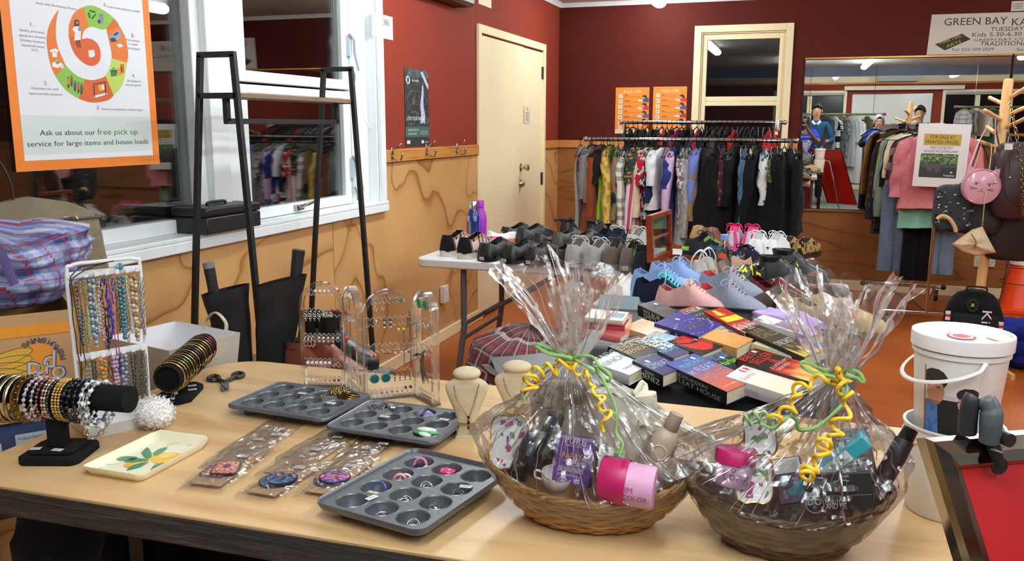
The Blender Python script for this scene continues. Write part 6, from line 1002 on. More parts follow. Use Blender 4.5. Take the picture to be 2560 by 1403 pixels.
book('Kathy thriller in black with gold lettering left of the winter tree book',(365,680),(632,800),(490,515),.03,K(30,24,18),K(30,24,18),[('Katherine',.2,.3,.14,.6,Wt),('DEATH',.42,.05,.2,.9,GOLDT),('BENEATH',.7,.05,.2,.9,GOLDT)],h=0)
book('peach coloured novel titled Woman behind the black and gold thriller',(500,505),(790,600),(532,382),.026,K(226,170,124),K(206,150,110),[('A WOMAN',.35,.2,.12,.6,K(240,226,210))],pat=lambda u,v:mixc(K(230,176,130),K(232,226,214),max(0,min(1,u*1.6-.3))))
book('black Wilbur Smith paperback at the left back of the book bin',(640,300),(905,430),(690,208),.036,K(44,42,40),K(26,25,25),[('RIVER',.3,.1,.16,.8,K(96,92,84)),('GOD',.55,.1,.16,.6,K(96,92,84))],[('WILBUR',.2,.55,.38,.6,Wt),('SMITH',.22,.1,.42,.52,Wt)],h=.006,stk=(.2,.7))
book('black Lynda La Plante paperback beside the navy star book',(985,360),(1185,445),(1032,240),.026,K(44,44,44),K(26),[('LYNDA',.42,.1,.26,.8,Wt),('LA PLANTE',.72,.2,.1,.7,K(206,206,200))],pat=lambda u,v:K(170,70,44) if u<.16 and v>.1 else K(46,46,46),h=.008,stk=(.25,.8))
book('red thriller with yellow panels lying at the back of the book bin',(1240,362),(1610,560),(1272,250),.03,K(176,36,28),K(120,26,22),[('RED',.3,.2,.12,.4,K(240,220,60))],pat=lambda u,v:K(246,214,60) if (.34<u<.56 and .12<v<.95) or (.05<u<.28 and .3<v<.5) else mixc(K(180,36,28),K(226,206,196),max(0,min(1,(u-.6)*4)))if ns(u*9,v*20)>-.1 or u<.6 else K(150,40,30),h=.012)
book('grey feather patterned novel under the red and yellow thriller',(1215,478),(1560,650),(1246,392),.028,K(80,80,96),K(110,110,116),pat=lambda u,v:mixc(K(50,50,60),K(206,210,222),max(0,min(1,.5+nz(u*2,v,5)*1.6))))
book('Lee Child One Shot paperback with brown cover at the right of the bin',(1575,532),(2160,780),(1640,440),.034,K(62,56,48),K(22,22,24),[('NEW',.06,.3,.04,.4,Wt),('LEE',.2,.15,.1,.6,K(150,136,100)),('CHILD',.36,.08,.13,.9,K(150,136,100)),('ONE SHOT',.62,.05,.12,.9,K(206,206,200))],[('A JACK',.1,.55,.22,.12,Wt),('REACHER',.1,.2,.24,.16,Wt)],pat=lambda u,v:mixc(K(62,56,48),K(206,176,90),max(0,min(1,(u-.72)*4+nz(u,v,7)))) ,h=.012,stk=(.92,.5))
book('cream and ice blue paperback between One Shot and Blood Trust',(1682,655),(2130,800),(1745,590),.03,K(206,214,220),K(222,204,160),[('WINTER SEA',.55,.05,.1,.9,K(236,240,244))],pat=lambda u,v:mixc(K(222,206,170),K(150,190,214),max(0,min(1,u*1.8-.4+.5*nz(u,v,5)))))
book('silver white hardback behind the Lee Child paperback',(1690,435),(2080,560),(1745,378),.03,K(226,226,230),K(206),[],pat=lambda u,v:mixc(K(232,232,234),K(110,116,130),max(0,nz(u,v,5)-.1+.5*(v<.35))))
book('lilac paperback with orange lettering at the back right of the bin',(1880,480),(2200,600),(1930,400),.03,K(186,170,214),K(150,140,190),[('SISTERS',.5,.1,.2,.8,K(206,110,70))],pat=lambda u,v:mixc(K(190,176,220),K(206,120,100),max(0,nz(u,v,4)+.1)))
book('purple spined novel at the far right corner of the bin',(2040,640),(2240,740),(2090,560),.03,K(96,90,140),K(70,60,110),[],pat=lambda u,v:mixc(K(96,90,140),K(206,206,226),max(0,nz(u,v,6))))
# boxed set and other books at the left back
o,w,h,f=pbox('box_set','grey boxed set of novels standing at the left back of the book bin','box set',(1493,775),(1592,783),(1500,735),2.72,.05,K(150,166,176),'cover',.03); b=B(); b.rect(w*.42,h*.08,w*.56,h*.3,K(176,186,186)); b.X=T3(0,h+.0006,0)@RX(-PI/2); b.text('E L James',w*.1,.012,.008,w*.4,'L',K(226)); b.text('TRILOGY',w*.5,.034,.008,w*.4,'L',K(206)); b.rect(0,0,w,.05,K(70,74,76),-.0003); obj('print',b,'cover',o)
book('cream diary with a blue picture on a red book at the left of the bin',(150,415),(500,450),(190,335),.014,K(222,216,196),K(206,200,180),pat=lambda u,v:K(120,140,170) if .6<u<.95 and .25<v<.8 else K(226,220,200),h=.035)
book('red hardback lying under the cream diary at the left of the bin',(140,450),(520,490),(190,350),.024,K(176,60,72),K(186,70,84),h=.018)
book('coral pink paperback lowest at the left of the book bin',(280,560),(480,600),(300,470),.02,K(206,110,116),K(216,120,126),h=0)
# ---- plaid blanket bundle
def redplaid(u,v):
    def st(t): f=t%1; return 'r' if f<.22 else 'k' if .3<f<.36 or .64<f<.70 else 'w' if .44<f<.6 else 'g'
    m={'r':K(130,40,44),'k':K(30,30,36),'w':K(196,180,180),'g':K(104,76,80)}; a,c=st(u*30),st(v*15); return mixc(m[a],m[c],.5)
bl=thing('blanket','red and grey plaid blanket bundled beside the black book bin','blanket',T3(-.87,2.82,0)); b=B()
def blf(u,v):
    a=u*TAU; z=.69*v; k=(1-.35*v**3)*(1 if v<.92 else max(0,(1-v)/.08)**.5); n=.04*ns(cos(a)*2,sin(a)*2,v*3)+.02*ns(cos(a)*6,sin(a)*6,v*5); return (.27*k*cos(a)*(1+n*3),.26*k*sin(a)*(1+n*3),z+(.03*ns(cos(a)*2,sin(a)*2,9) if v>.8 else 0))
b.grid(blf,240,110,True,col=redplaid); obj('fabric',b,'cloth',bl,sm=70)
# ================================================================ shoe table and shoes
FT=.74
ft=thing('folding_table','white plastic folding table loaded with rows of shoes','folding table',(0,0,0)); b=B(K(226,228,230)); b.prism([(x-.845,y+4.22) for x,y in rrect(.94,.385,.05)],FT-.045,FT); obj('table_top',b,'plastic',ft,bev=.008)
for x0,sx in ((-1.56,1),(-.12,-1)):
    b=B(K(84,88,92))
    for y in (3.92,4.5): b.tube(spline([(x0,y,FT-.045),(x0,y,.42),(x0-.0*sx,y,.38),(x0-.05*sx,y,.02),(x0-.05*sx,y,0)],5),.0155,10)
    b.tube([(x0,3.92,.40),(x0,4.5,.40)],.011,8); b.tube([(x0,3.92,.33),(x0,4.5,.33)],.011,8); obj('leg_frame',b,'satin',ft,sm=60)
    b=B(K(84,88,92)); b.tube([(x0,4.2,.4),(x0+.22*sx,4.2,.52),(x0+.5*sx,4.2,FT-.05)],.012,8); b.tube([(x0+.2*sx,4.2,.505),(x0+.3*sx,4.2,.565)],.016,8); obj('brace',b,'satin',ft,sm=60)
HW=[(0,.30),(.02,.62),(.06,.78),(.14,.86),(.28,.80),(.42,.78),(.55,.9),(.68,1),(.78,.98),(.88,.82),(.95,.56),(.985,.3),(1,.05)]
def shoe(name,label,M,kind='sneaker',up=K(150),sole=K(226),lin=K(60),lace=None,L=.27,Wd=.095,grp=None,pat=None,mat='suede',bow=True,tab=None,st=None,cat='shoe',hh=0,sh=.024,point=0,boot=0,stripe=None):
    """one shoe: heel at the origin, toe along +y"""
    o=thing(name,label,cat,M,grp); nv,half=34,None
    w=lambda t:Wd/2*interp(HW,t)*(1 if t<.6 or not point else 1-point*(t-.6)/.4*.7); cx=lambda t:.006*sin(t*PI)
    rise=lambda t:sh+hh*max(0,1-t/.72)**1.3
    T={'sneaker':[(0,.066),(.05,.07),(.2,.055),(.36,.072),(.46,.083),(.6,.064),(.75,.05),(.9,.036),(.97,.02),(1,.004)],'dress':[(0,.052),(.06,.056),(.22,.042),(.4,.052),(.5,.064),(.62,.052),(.78,.04),(.92,.028),(.98,.015),(1,.003)],'flat':[(0,.045),(.06,.046),(.25,.03),(.45,.028),(.58,.034),(.75,.034),(.92,.026),(.98,.014),(1,.003)],'boot':[(0,.10),(.05,.1),(.2,.1),(.38,.1),(.46,.09),(.6,.062),(.78,.044),(.92,.03),(.98,.015),(1,.003)]}[kind]
    op=(.03,{'sneaker':.47,'dress':.46,'flat':.6,'boot':.4}[kind])
    cl=[(1,0),(1.03,.25),(.98,.5),(.88,.74),(.7,.9),(.48,.97),(.25,1),(0,1.01)]; opn=[(1,0),(1.04,.25),(1.0,.55),(.9,.82),(.8,1.0),(.72,.99),(.68,.5),(0,.12)]
    def sec(t):
        c=opn if op[0]<t<op[1] else cl; return c+[(-x,z) for x,z in c[-2::-1]]
    ts=[0,.012,.03,.045,.07,.1,.14,.18,.22,.26,.3,.34,.38,.42,.455,.475,.5,.53,.56,.6,.64,.68,.72,.76,.8,.84,.88,.915,.945,.97,.985,1.0]
    if kind=='flat': ts+=[.585,.605]; ts.sort()
    vs=[];fs=[];cs=[]; n=15
    for t in ts:
        for x,z in sec(t): k=1-.24*z*(t<.5)-.1*z*(t>=.5); vs.append((cx(t)+w(t)*x*k*1.05,t*L+.014*z*z*max(0,1-t/.1),rise(t)+interp(T,t)*1.2*z))
    for i in range(len(ts)-1):
        for j in range(n-1):
            fs.append((i*n+j,i*n+j+1,(i+1)*n+j+1,(i+1)*n+j)); inn=op[0]<=ts[i] and ts[i+1]<=op[1]+.03 and 5<=j<=8
            tm=(ts[i]+ts[i+1])/2; cs.append(lin if inn else (tab if tab and tm<.05 else (pat(tm,j/13) if pat else up)))
    b=B(); b.add(vs,fs,cs); b.add([vs[j] for j in range(n)],[tuple(range(n))[::-1]],tab or up); u=obj('upper',b,mat,o,sm=70)
    b=B(sole); N=22; o1=[(cx(t)+w(t)*1.07,t) for t in [i/N for i in range(N+1)]]+[(cx(t)-w(t)*1.07,t) for t in [1-i/N for i in range(N+1)]]
    m=len(o1); b.add([(x,t*L,(max(0,hh*(max(0,1-t/.72)**1.3)) if hh and t<.98 else 0)+.004*max(0,t-.8)*5) for x,t in o1]+[(x,t*L,rise(t)+.004) for x,t in o1],[tuple(range(m))[::-1],tuple(range(m,2*m))]+[(i,(i+1)%m,m+(i+1)%m,m+i) for i in range(m)])
    if stripe: b.tube([(x*1.015,t*L,rise(t)-.006) for x,t in o1],.0016,4,True,stripe)
    obj('sole',b,'plastic',o,sm=40)
    if hh>.015: b=B(sole); b.lathe([(Wd*.16,0),(Wd*.2,hh*.5),(Wd*.33,hh+.008)],14); b.v=[V((v.x,v.y+L*.1,v.z)) for v in b.v]; obj('heel',b,'satin',o)
    if boot:
        b=B(up); q=lambda a,z:(Wd*.46*(1+.12*z)*cos(a),L*.19+L*.17*(1+.1*z)*sin(a),rise(.2)+.1+boot*z); b.grid(lambda u,v:q(u*TAU,v),24,6,True,col=up); b.grid(lambda u,v:(lambda p:(p[0]*.93,L*.19+(p[1]-L*.19)*.93,p[2]))(q(u*TAU,1-v)),24,6,True,col=lin); obj('shaft',b,mat,o,sm=60)
    if lace:
        b=B(lace); zt=lambda t:rise(t)+interp(T,t)*1.2
        for k in range(5): t=.47+.045*k; t2=t+.03; x=w(t)*.42; b.tube([(-x,t*L,zt(t)-.004),(0,(t+t2)/2*L,zt(t)+.005),(x,t2*L,zt(t2)-.004)],.0024,5); b.tube([(x,t*L,zt(t)-.004),(0,(t+t2)/2*L,zt(t)+.006),(-x,t2*L,zt(t2)-.004)],.0024,5)
        if bow:
            for sx in (-1,1): z=zt(.46); b.tube(spline([(0,.46*L,z+.006),(sx*.02,.44*L,z+.013),(sx*.037,.43*L,z+.004),(sx*.034,.45*L,z-.006),(0,.47*L,z+.006)],5),.0022,5); b.tube(spline([(0,.46*L,z+.006),(sx*.02,.5*L,z+.008),(sx*.038,.54*L,z-.012),(sx*.042,.5*L,z-.03)],5),.0021,5)
        obj('laces',b,'cloth',o,sm=60)
    if st: b=B(); b.X=frame((-.007,-.0025-(.004 if kind!='dress' else .004),sh*.35),(1,0,0),(0,0,1)); b.rect(-.005,0,.021,.015,K(240,240,244)); b.rect(-.002,.005,.016,.009,K(120),.0009); obj('price_sticker',b,'paper',o)
    return o
def at_(x,y,rz,z=FT+.001,s=1): p=az(x,y,z); return T3(*p)@RZ(rz)@SC(s)
BK1,BK2,WS=K(26,26,28),K(30,29,29),K(222,222,222)
tart=lambda t,v:(K(24,24,26) if t<.16 else mixc(mixc(K(200,180,168),K(40,40,46),.8*((t*14)%1<.35)),K(140,50,50),.6*((v*9)%1<.3)) if (v*5)%1>.2 or (t*9)%1>.25 else K(36,34,38))
shoe('sneaker','black heeled tartan slip on at the table corner nearest the door',at_(1108,641,-.35),'sneaker',BK1,K(214,208,196),K(20),None,pat=tart,mat='cloth',cat='sneaker',tab=BK1); shoe('sneaker','tartan slip on sneaker beside the black leather lace ups',at_(1150,647,-.45),'sneaker',BK1,K(214,208,196),K(20),None,pat=tart,mat='cloth',cat='sneaker',tab=BK1)
shoe('dress_shoe','black leather lace up next to the tartan slip ons',at_(1206,654,-.25),'dress',BK1,K(20),K(14),K(24),.3,.11,mat='leather',st=1,bow=False); shoe('dress_shoe','black leather lace up beside the plain black slip ons',at_(1262,659,-.4),'dress',BK2,K(20),K(14),K(24),.3,.11,mat='leather',st=1,bow=False)
shoe('dress_shoe','plain black leather slip on beside the black lace ups',at_(1322,664,-.3),'dress',BK2,K(22),K(16),None,.28,.1,mat='leather',st=1); shoe('dress_shoe','plain black leather slip on beside the grey canvas sneakers',at_(1373,667,-.45),'dress',BK2,K(22),K(16),None,.28,.1,mat='leather',st=1)
GY1=K(170,168,166); shoe('sneaker','grey canvas sneaker beside the plain black slip on',at_(1425,669,-.12),'sneaker',GY1,K(206,204,208),K(120),K(226),.26,.092,mat='cloth',cat='sneaker',st=1,stripe=K(50,50,70)); shoe('sneaker','grey canvas sneaker beside the taupe suede sneakers',at_(1470,673,-.25),'sneaker',GY1,K(206,204,208),K(120),K(226),.26,.092,mat='cloth',cat='sneaker',st=1,stripe=K(50,50,70))
TA=K(112,102,94); shoe('sneaker','taupe suede sneaker beside the grey canvas pair',at_(1521,675,-.05),'sneaker',TA,K(150,146,140),K(70,64,58),K(96,88,80),.26,.09,cat='sneaker',st=1); shoe('sneaker','taupe suede sneaker beside the striped sports shoe',at_(1563,679,-.12),'sneaker',TA,K(150,146,140),K(70,64,58),K(96,88,80),.26,.09,cat='sneaker',st=1)
spt=lambda t,v:K(110,150,60) if (v*18)%1<.35 and t>.3 else K(50,90,130) if (v*18)%1<.6 and t>.35 else K(36,38,42)
shoe('sneaker','black sports shoe with green stripes beside the wooden jewellery box',at_(1604,690,.25),'sneaker',K(40,42,48),K(30),K(50),None,.27,.1,pat=spt,mat='cloth',cat='sneaker'); o=shoe('sneaker','upturned dark trainer with blue and lime stripes behind the jewellery box',at_(1715,655,-.6,FT+.03),'sneaker',K(36,40,46),K(24),K(40),K(50),.27,.1,pat=spt,mat='cloth',cat='sneaker')
b=B(); b.X=frame((-.022,-.01,.055),(1,0,0),(0,0.2,1)); b.rect(0,0,.044,.02,K(120,180,60)); b.text('PXO',.006,.005,.011,.03,'L',K(236),.0012); obj('heel_patch',b,'cloth',o)
shoe('dress_shoe','black lace up shoe in the second row beside the thermos flasks',at_(1256,607,-.5),'dress',BK1,K(20),K(14),K(24),.28,.1,mat='leather',bow=False); shoe('dress_shoe','black lace up shoe in the second row beside the black flats',at_(1296,610,-.5),'dress',BK2,K(20),K(14),K(24),.28,.1,mat='leather',bow=False)
shoe('ballet_flat','black flat with a strap behind the plain black slip ons',at_(1338,620,-.5),'flat',BK1,K(18),K(40,34,30),None,.25,.085,mat='leather'); shoe('dress_shoe','dark olive leather shoe beside the black strap flat',at_(1385,622,-.5),'dress',K(66,62,54),K(30,28,26),K(34,30,28),K(70,66,58),.28,.1,mat='leather',bow=False); shoe('dress_shoe','dark olive leather shoe behind the grey canvas sneakers',at_(1428,626,-.5),'dress',K(66,62,54),K(30,28,26),K(34,30,28),K(70,66,58),.28,.1,mat='leather',bow=False)
for i,(x,y,r,lb) in enumerate(((1410,600,-.1,'black buckled ankle boot at the back of the shoe table nearer the door'),(1468,604,-.7,'black buckled ankle boot at the back of the shoe table nearer the orange cardigan'))):
    o=shoe('ankle_boot',lb,at_(x,y+6,r,FT+.001,.82),'boot',BK1,K(16),K(14),None,.26,.1,mat='leather',cat='boot',hh=.02,boot=.02); b=B(K(20)); b.torus((0,.06,.15),.05,.007,24,6); b.tube([(.05*(1-2*(i==0)),.06,.15),(.085*(1-2*(i==0)),.03,.145)],.008,6); obj('strap',b,'leather',o); b=B(K(190)); b.torus((.06*(1-2*(i==0)),.03,.15),.009,.0018,12,5,axis=(1,0,0)); obj('buckle',b,'metal',o)
NV=K(28,34,56); shoe('sneaker','low navy canvas shoe behind the grey canvas sneakers',at_(1490,635,-.2),'sneaker',NV,K(40,40,50),K(20,22,30),None,.25,.09,mat='cloth',cat='sneaker'); shoe('sneaker','navy sneaker with a white heel dot behind the taupe sneakers',at_(1530,640,.0),'sneaker',NV,K(226),K(40,44,60),K(230),.27,.095,mat='cloth',cat='sneaker',sh=.03); shoe('sneaker','pale grey sneaker with white laces behind the taupe sneakers',at_(1574,642,-.2),'sneaker',K(176,176,172),K(230),K(150),K(236),.27,.095,cat='sneaker',sh=.03)
PKS=K(216,70,120); shoe('sandal','small pink jelly shoe peeping out behind the tartan slip ons',at_(1178,625,-.8),'flat',PKS,K(226,110,150),K(200,60,100),None,.2,.075,mat='plastic'); shoe('sandal','white and coral flat sandal behind the black lace ups',at_(1216,612,-.6),'flat',K(226,220,214),K(200,110,96),K(206,140,120),None,.23,.08,mat='plastic')
def flask(label,x,y,col,cap,mats,print_=None,s=1):
    o=thing('thermos_flask',label,'flask',at_(x,y,0)@SC(s)); b=B(col); b.lathe([(.034,0),(.036,.004),(.036,.15),(.033,.178),(.023,.205),(.021,.214)],28,print_,cap=False); b.lathe([(.0,.001),(.034,.001)],28,cap=False); obj('body',b,mats,o,sm=50); b=B(cap); b.lathe([(.0222,.214),(.0222,.25),(.02,.254),(0,.254)],24); obj('cap',b,'metal' if cap==SLV else 'plastic',o,sm=40)
flask('purple metal thermos flask behind the flower printed flask',1200,619,K(150,40,170),K(150,40,170),'satin'); flask('dark blue thermos flask printed with flowers and a silver cap',1184,622,K(34,36,110),SLV,'gloss',lambda u,v:(lambda q:K(200,206,210) if q>.52 else K(90,120,200) if q>.36 else K(180,50,60) if q<-.5 else K(90,140,70) if q<-.38 else K(34,36,104))(ns(u*22,v*9,4)))
# ---- right half of the table
JB=thing('jewellery_box','open mahogany jewellery box with glazed lid and grey lined compartments','jewellery box',frame(az(1624,702,FT+.001),(1,-.14,0),(.14,1,0))); jw,jd=.185,.30
b=B(); openbox(b,jw,jd,.075,.008,(1,1,1)); q=obj('case',b,'mahog',JB); q.location=(jw/2,jd/2,0)
b=B(K(150,142,124)); b.box(.009,.009,.02,jw-.009,jd-.009,.03); 
for y in (.08,.15,.22): b.box(.009,y,.03,jw-.009,y+.004,.066)
b.box(jw*.45,.009,.03,jw*.47,jd-.009,.06); obj('lining',b,'velvet',JB)
b=B(); b.X=T3(0,0,.077)@RY(-1.63); b.box(0,.0,-.012,.2,.016,.014); b.box(0,jd-.016,-.012,.2,jd,.014); b.box(.0,.016,-.012,.018,jd-.016,.014); b.box(.182,.016,-.012,.2,jd-.016,.014); b.box(.09,.016,-.004,.1,jd-.016,.006); lid=obj('lid',b,'mahog',JB); b=B(); b.X=T3(0,0,.077)@RY(-1.63); b.box(.015,.014,-.002,.185,jd-.014,.001); obj('lid_glass',b,'pane',lid)
for i in range(7): b=B(K(226,222,214)); b.sph((0,0,0),(.009,.012,.006),12,8); obj('bead',b,'bead',M=JB.matrix_world@T3(.03+.02*i,.105+.02*(i%2),.04),label='white shell bead in the front compartment of the jewellery box',cat='bead',group='shell beads in the jewellery box')
for i in range(5): b=B(mixc(K(190,90,50),K(120,60,40),i/4)); b.sph((0,0,0),.009,10,8); obj('bead',b,'bead',M=JB.matrix_world@T3(.11+.013*i,.25+.012*(i%2),.042),label='amber bead in the rear compartment of the jewellery box',cat='bead',group='amber beads in the jewellery box')
o=thing('water_bottle','clear plastic water bottle with a pale blue cap among the shoes','bottle',at_(1806,720,0)); b=B(K(240)); b.lathe([(.03,0),(.033,.006),(.033,.05),(.031,.055),(.033,.06),(.033,.11),(.029,.125),(.033,.135),(.033,.15),(.014,.195),(.013,.205)],28,cap=False); obj('body',b,'bottleclear',o,sm=50); b=B(K(120,170,230)); b.lathe([(.016,.198),(.016,.217),(.014,.219),(0,.219)],20); obj('cap',b,'plastic',o); b=B(K(226,80,50)); b.grid(lambda u,v:(.0335*cos(-2.2+u),.0335*sin(-2.2+u),.125+.02*v),8,2); obj('label_patch',b,'paper',o)
PKL=K(232,50,130); pg=lambda t,v:K(196,190,192) if .05<t<.25 or .35<v<.65 and t<.4 else (K(206,60,130) if t<.3 else K(170,168,172))
for x,y,r,lb in ((1826,632,-.05,'grey and pink running shoe with hot pink laces nearer the jewellery box'),(1868,634,-.12,'grey and pink running shoe with hot pink laces nearer the white sneakers')):
    o=shoe('sneaker',lb,at_(x,y,r),'sneaker',K(190),K(200,60,130),K(236,90,150),PKL,.25,.09,pat=pg,mat='cloth',cat='sneaker',sh=.03)
    b=B(K(236,220,230)); b.X=frame((0,-.016,.05),(1,0,0),(0,-.2,1)); [b.poly([(-.012+.009*i,0),(-.006+.009*i,0),(-.004+.007*i,.006+.004*i),(-.009+.007*i,.006+.004*i)]) for i in range(3)]; obj('heel_mark',b,'paper',o)
for x,y,r,lb in ((1882,656,-.1,'white sneaker with black leaf mark on its heel nearer the pink shoes'),(1920,657,-.25,'white sneaker with black leaf mark on its heel nearer the leopard boots')):
    o=shoe('sneaker',lb,at_(x,y,r),'sneaker',K(236),K(240),K(220),K(244),.27,.095,mat='satin',cat='sneaker',tab=K(240),sh=.03); b=B(K(28)); b.X=frame((0,-.018,.068),(1,0,0),(0,-.2,1))
    for a in (-.7,0,.7): b.disc(.006*sin(a),.004+.003*cos(a),.0026,None,.0006,.006,12,-a)
    b.rect(-.008,-.003,.008,-.0022); b.rect(-.007,-.0055,.007,-.0048); obj('heel_mark',b,'paper',o)
shoe('dress_shoe','shiny navy patent shoe beside the water bottle',at_(1778,672,-.2),'dress',K(30,34,60),K(20),K(30),None,.26,.09,mat='gloss'); shoe('dress_shoe','shiny navy patent shoe with black bow in front of the pink shoes',at_(1832,676,-.35),'dress',K(30,34,60),K(20),K(30),K(16),.26,.09,mat='gloss')
o=shoe('sneaker','rose gold platform sneaker with black laces next to the water bottle',at_(1876,712,2.2),'sneaker',K(200,160,140),K(230,226,220),K(40),K(20),.25,.095,mat='satin',cat='sneaker',sh=.04,stripe=K(24)); 
for x,y,r,lb in ((1763,628,-.1,'brown leather pointed shoe behind the dark trainer'),(1742,622,.1,'tan leather pointed shoe half hidden by the dark trainer')): shoe('court_shoe',lb,at_(x,y,r,FT+.03),'dress',K(110,66,40) if x>1750 else K(160,116,70),K(60,40,30),K(70,44,30),None,.27,.09,mat='leather',hh=.03)
leo=lambda t,v:K(30,24,20) if ns(t*22,v*16)>.18 else K(150,120,76)
for x,y,r,lb in ((1948,646,-.3,'leopard print slipper nearer the white sneakers'),(1985,648,-.4,'leopard print slipper nearer the table corner')): shoe('slipper',lb,at_(x,y,r),'dress',K(120,96,60),K(30),K(40),None,.26,.1,pat=leo,mat='suede',cat='slipper')
for x,y,r,lb in ((1925,712,1.35,'black leather ankle boot lying near the yellow climbing shoes'),(1960,692,1.5,'black leather ankle boot behind its pair by the table edge')): shoe('ankle_boot',lb,at_(x-35,y+14,r-2.9,FT+.001,.9),'boot',BK1,K(16),K(20),None,.27,.1,mat='leather',cat='boot',hh=.02,boot=.02)
yl=lambda t,v:K(226,220,50) if ns(t*9+3,v*7)>.12 else K(26,27,28)
for x,y,r,lb in ((1905,728,2.6,'black and yellow climbing shoe in front of the black ankle boots'),(1998,716,1.6,'black and yellow climbing shoe beside the beige sandals')): shoe('sports_shoe',lb,at_(x,y,r),'sneaker',BK1,K(226,220,60),K(24),None,.24,.085,pat=yl,mat='satin')
for x,y,r,lb in ((1952,748,-1.9,'beige flat sandal below the black ankle boots'),(1985,742,-1.8,'beige flat sandal beside the yellow climbing shoe')): shoe('sandal',lb,at_(x-20,y,r),'flat',K(46,40,38),K(206,170,140),K(206,168,140),None,.24,.085,mat='leather',cat='sandal')
for x,y,r,lb,c in ((2052,735,2.4,'charcoal loafer at the right edge of the shoe table',K(66,62,60)),(2040,700,2.5,'dark grey loafer near the white table corner',K(74,72,70)),(2075,770,2.3,'black suede loafer overhanging the book bin',K(44,42,42)),(2030,780,2.2,'dark brown slip on beside the taupe suede boot',K(60,48,42))): shoe('loafer',lb,at_(x,y,r),'dress',c,K(30),K(150,116,96),None,.26,.095,mat='suede',cat='loafer')
# ---- shoes piled at the near edge behind the books
ZN=.80; NZ=lambda x,y,r,z=ZN,s=1:at_(x,y,r,z,s)
bs=thing('shoe_stand','low box stand under the shoes behind the book bin','stand',(-.24,3.40,0)); b=B(K(200)); b.prism([(x,y) for x,y in rrect(.46,.38,.03)],.70,.742); obj('top',b,'plastic',bs,bev=.006)
for i in (-.4,.4): b=B(K(84,88,92)); b.box(i-.015,-.3,0,i+.015,.3,.7); obj('leg_panel',b,'satin',bs)
LBU=K(140,170,216); shoe('sneaker','light blue sneaker lying rearmost of the blue pair behind the books',NZ(1625,716,-1.95,.745),'sneaker',LBU,K(150,180,220),K(110,140,190),K(150,180,226),.28,.1,mat='cloth',cat='sneaker'); shoe('sneaker','light blue sneaker lying in front of its pair behind the books',NZ(1580,738,-1.85,.745),'sneaker',LBU,K(150,180,220),K(110,140,190),K(150,180,226),.28,.1,mat='cloth',cat='sneaker')
shoe('sneaker','dark navy sneaker with bright aqua laces behind the box set',NZ(1585,765,-1.9,.75),'sneaker',K(30,36,60),K(90,200,210),K(30),K(100,216,226),.26,.095,mat='cloth',cat='sneaker',tab=K(120,214,220)); shoe('sneaker','pale pink sneaker with peach laces behind the Lynda paperback',NZ(1640,786,-1.85,.752),'sneaker',K(226,176,176),K(230,180,176),K(150,90,90),K(246,206,186),.26,.095,mat='cloth',cat='sneaker')
GB2=K(140,148,166); shoe('sneaker','grey blue sneaker with red lining lying rearmost behind the red thriller',NZ(1752,744,-2.15,.75),'sneaker',GB2,K(156,164,182),K(190,70,84),K(170,176,190),.29,.105,mat='cloth',cat='sneaker'); shoe('sneaker','grey blue sneaker with red lining lying closest to the red thriller',NZ(1742,782,-2.15,.755),'sneaker',GB2,K(156,164,182),K(190,70,84),K(170,176,190),.29,.105,mat='cloth',cat='sneaker')
for x,y,r,lb in ((1768,722,.4,'silver strappy sandal standing beside the water bottle'),(1748,730,.2,'silver strappy sandal half behind its pair')):
    o=shoe('sandal',lb,NZ(x,y,r,.75),'flat',K(196,192,186),K(170,140,110),K(150,110,84),None,.24,.085,mat='satin',cat='sandal',hh=.05); b=B(K(226,222,214)); b.tube(spline([(-.035,.02,.07),(-.03,.01,.13),(0,0,.165),(.03,.01,.13),(.035,.02,.07)],6),.007,6,flat=(1,.4)); b.tube(spline([(0,0,.16),(.02,.05,.12),(.0,.1,.07)],6),.005,6,flat=(1,.4)); obj('ankle_strap',b,'satin',o)
cro=lambda t,v:mixc(K(100,18,28),K(60,10,18),.5+.5*ns(t*30,v*24)); shoe('court_shoe','burgundy crocodile patterned shoe behind the grey blue sneakers',NZ(1872,745,-2.2,.75),'dress',K(100,18,28),K(40,20,20),K(60,16,22),None,.26,.09,pat=cro,mat='gloss'); shoe('court_shoe','burgundy crocodile patterned shoe close to the taupe suede boot',NZ(1890,762,-2.2,.75),'dress',K(100,18,28),K(40,20,20),K(60,16,22),None,.26,.09,pat=cro,mat='gloss')
SU=K(176,154,116); shoe('ankle_boot','taupe suede ankle boot lying behind the Lee Child paperback',NZ(1945,788,-2.0,.75),'dress',SU,K(130,104,76),K(120,100,76),None,.3,.11,cat='boot',mat='suede'); shoe('ankle_boot','taupe suede ankle boot with gold trim closest to the cellophane',NZ(1980,812,-2.0,.76),'dress',SU,K(130,104,76),K(120,100,76),None,.3,.11,cat='boot',mat='suede')
b=B(K(186,166,222)); b.grid(lump(.11,.05,.035,4,.25,.7),30,16,True); obj('purse',b,'satin',M=NZ(1965,835,-.5,.76),sm=60,label='lilac satin purse tucked behind the white hardback',cat='purse')
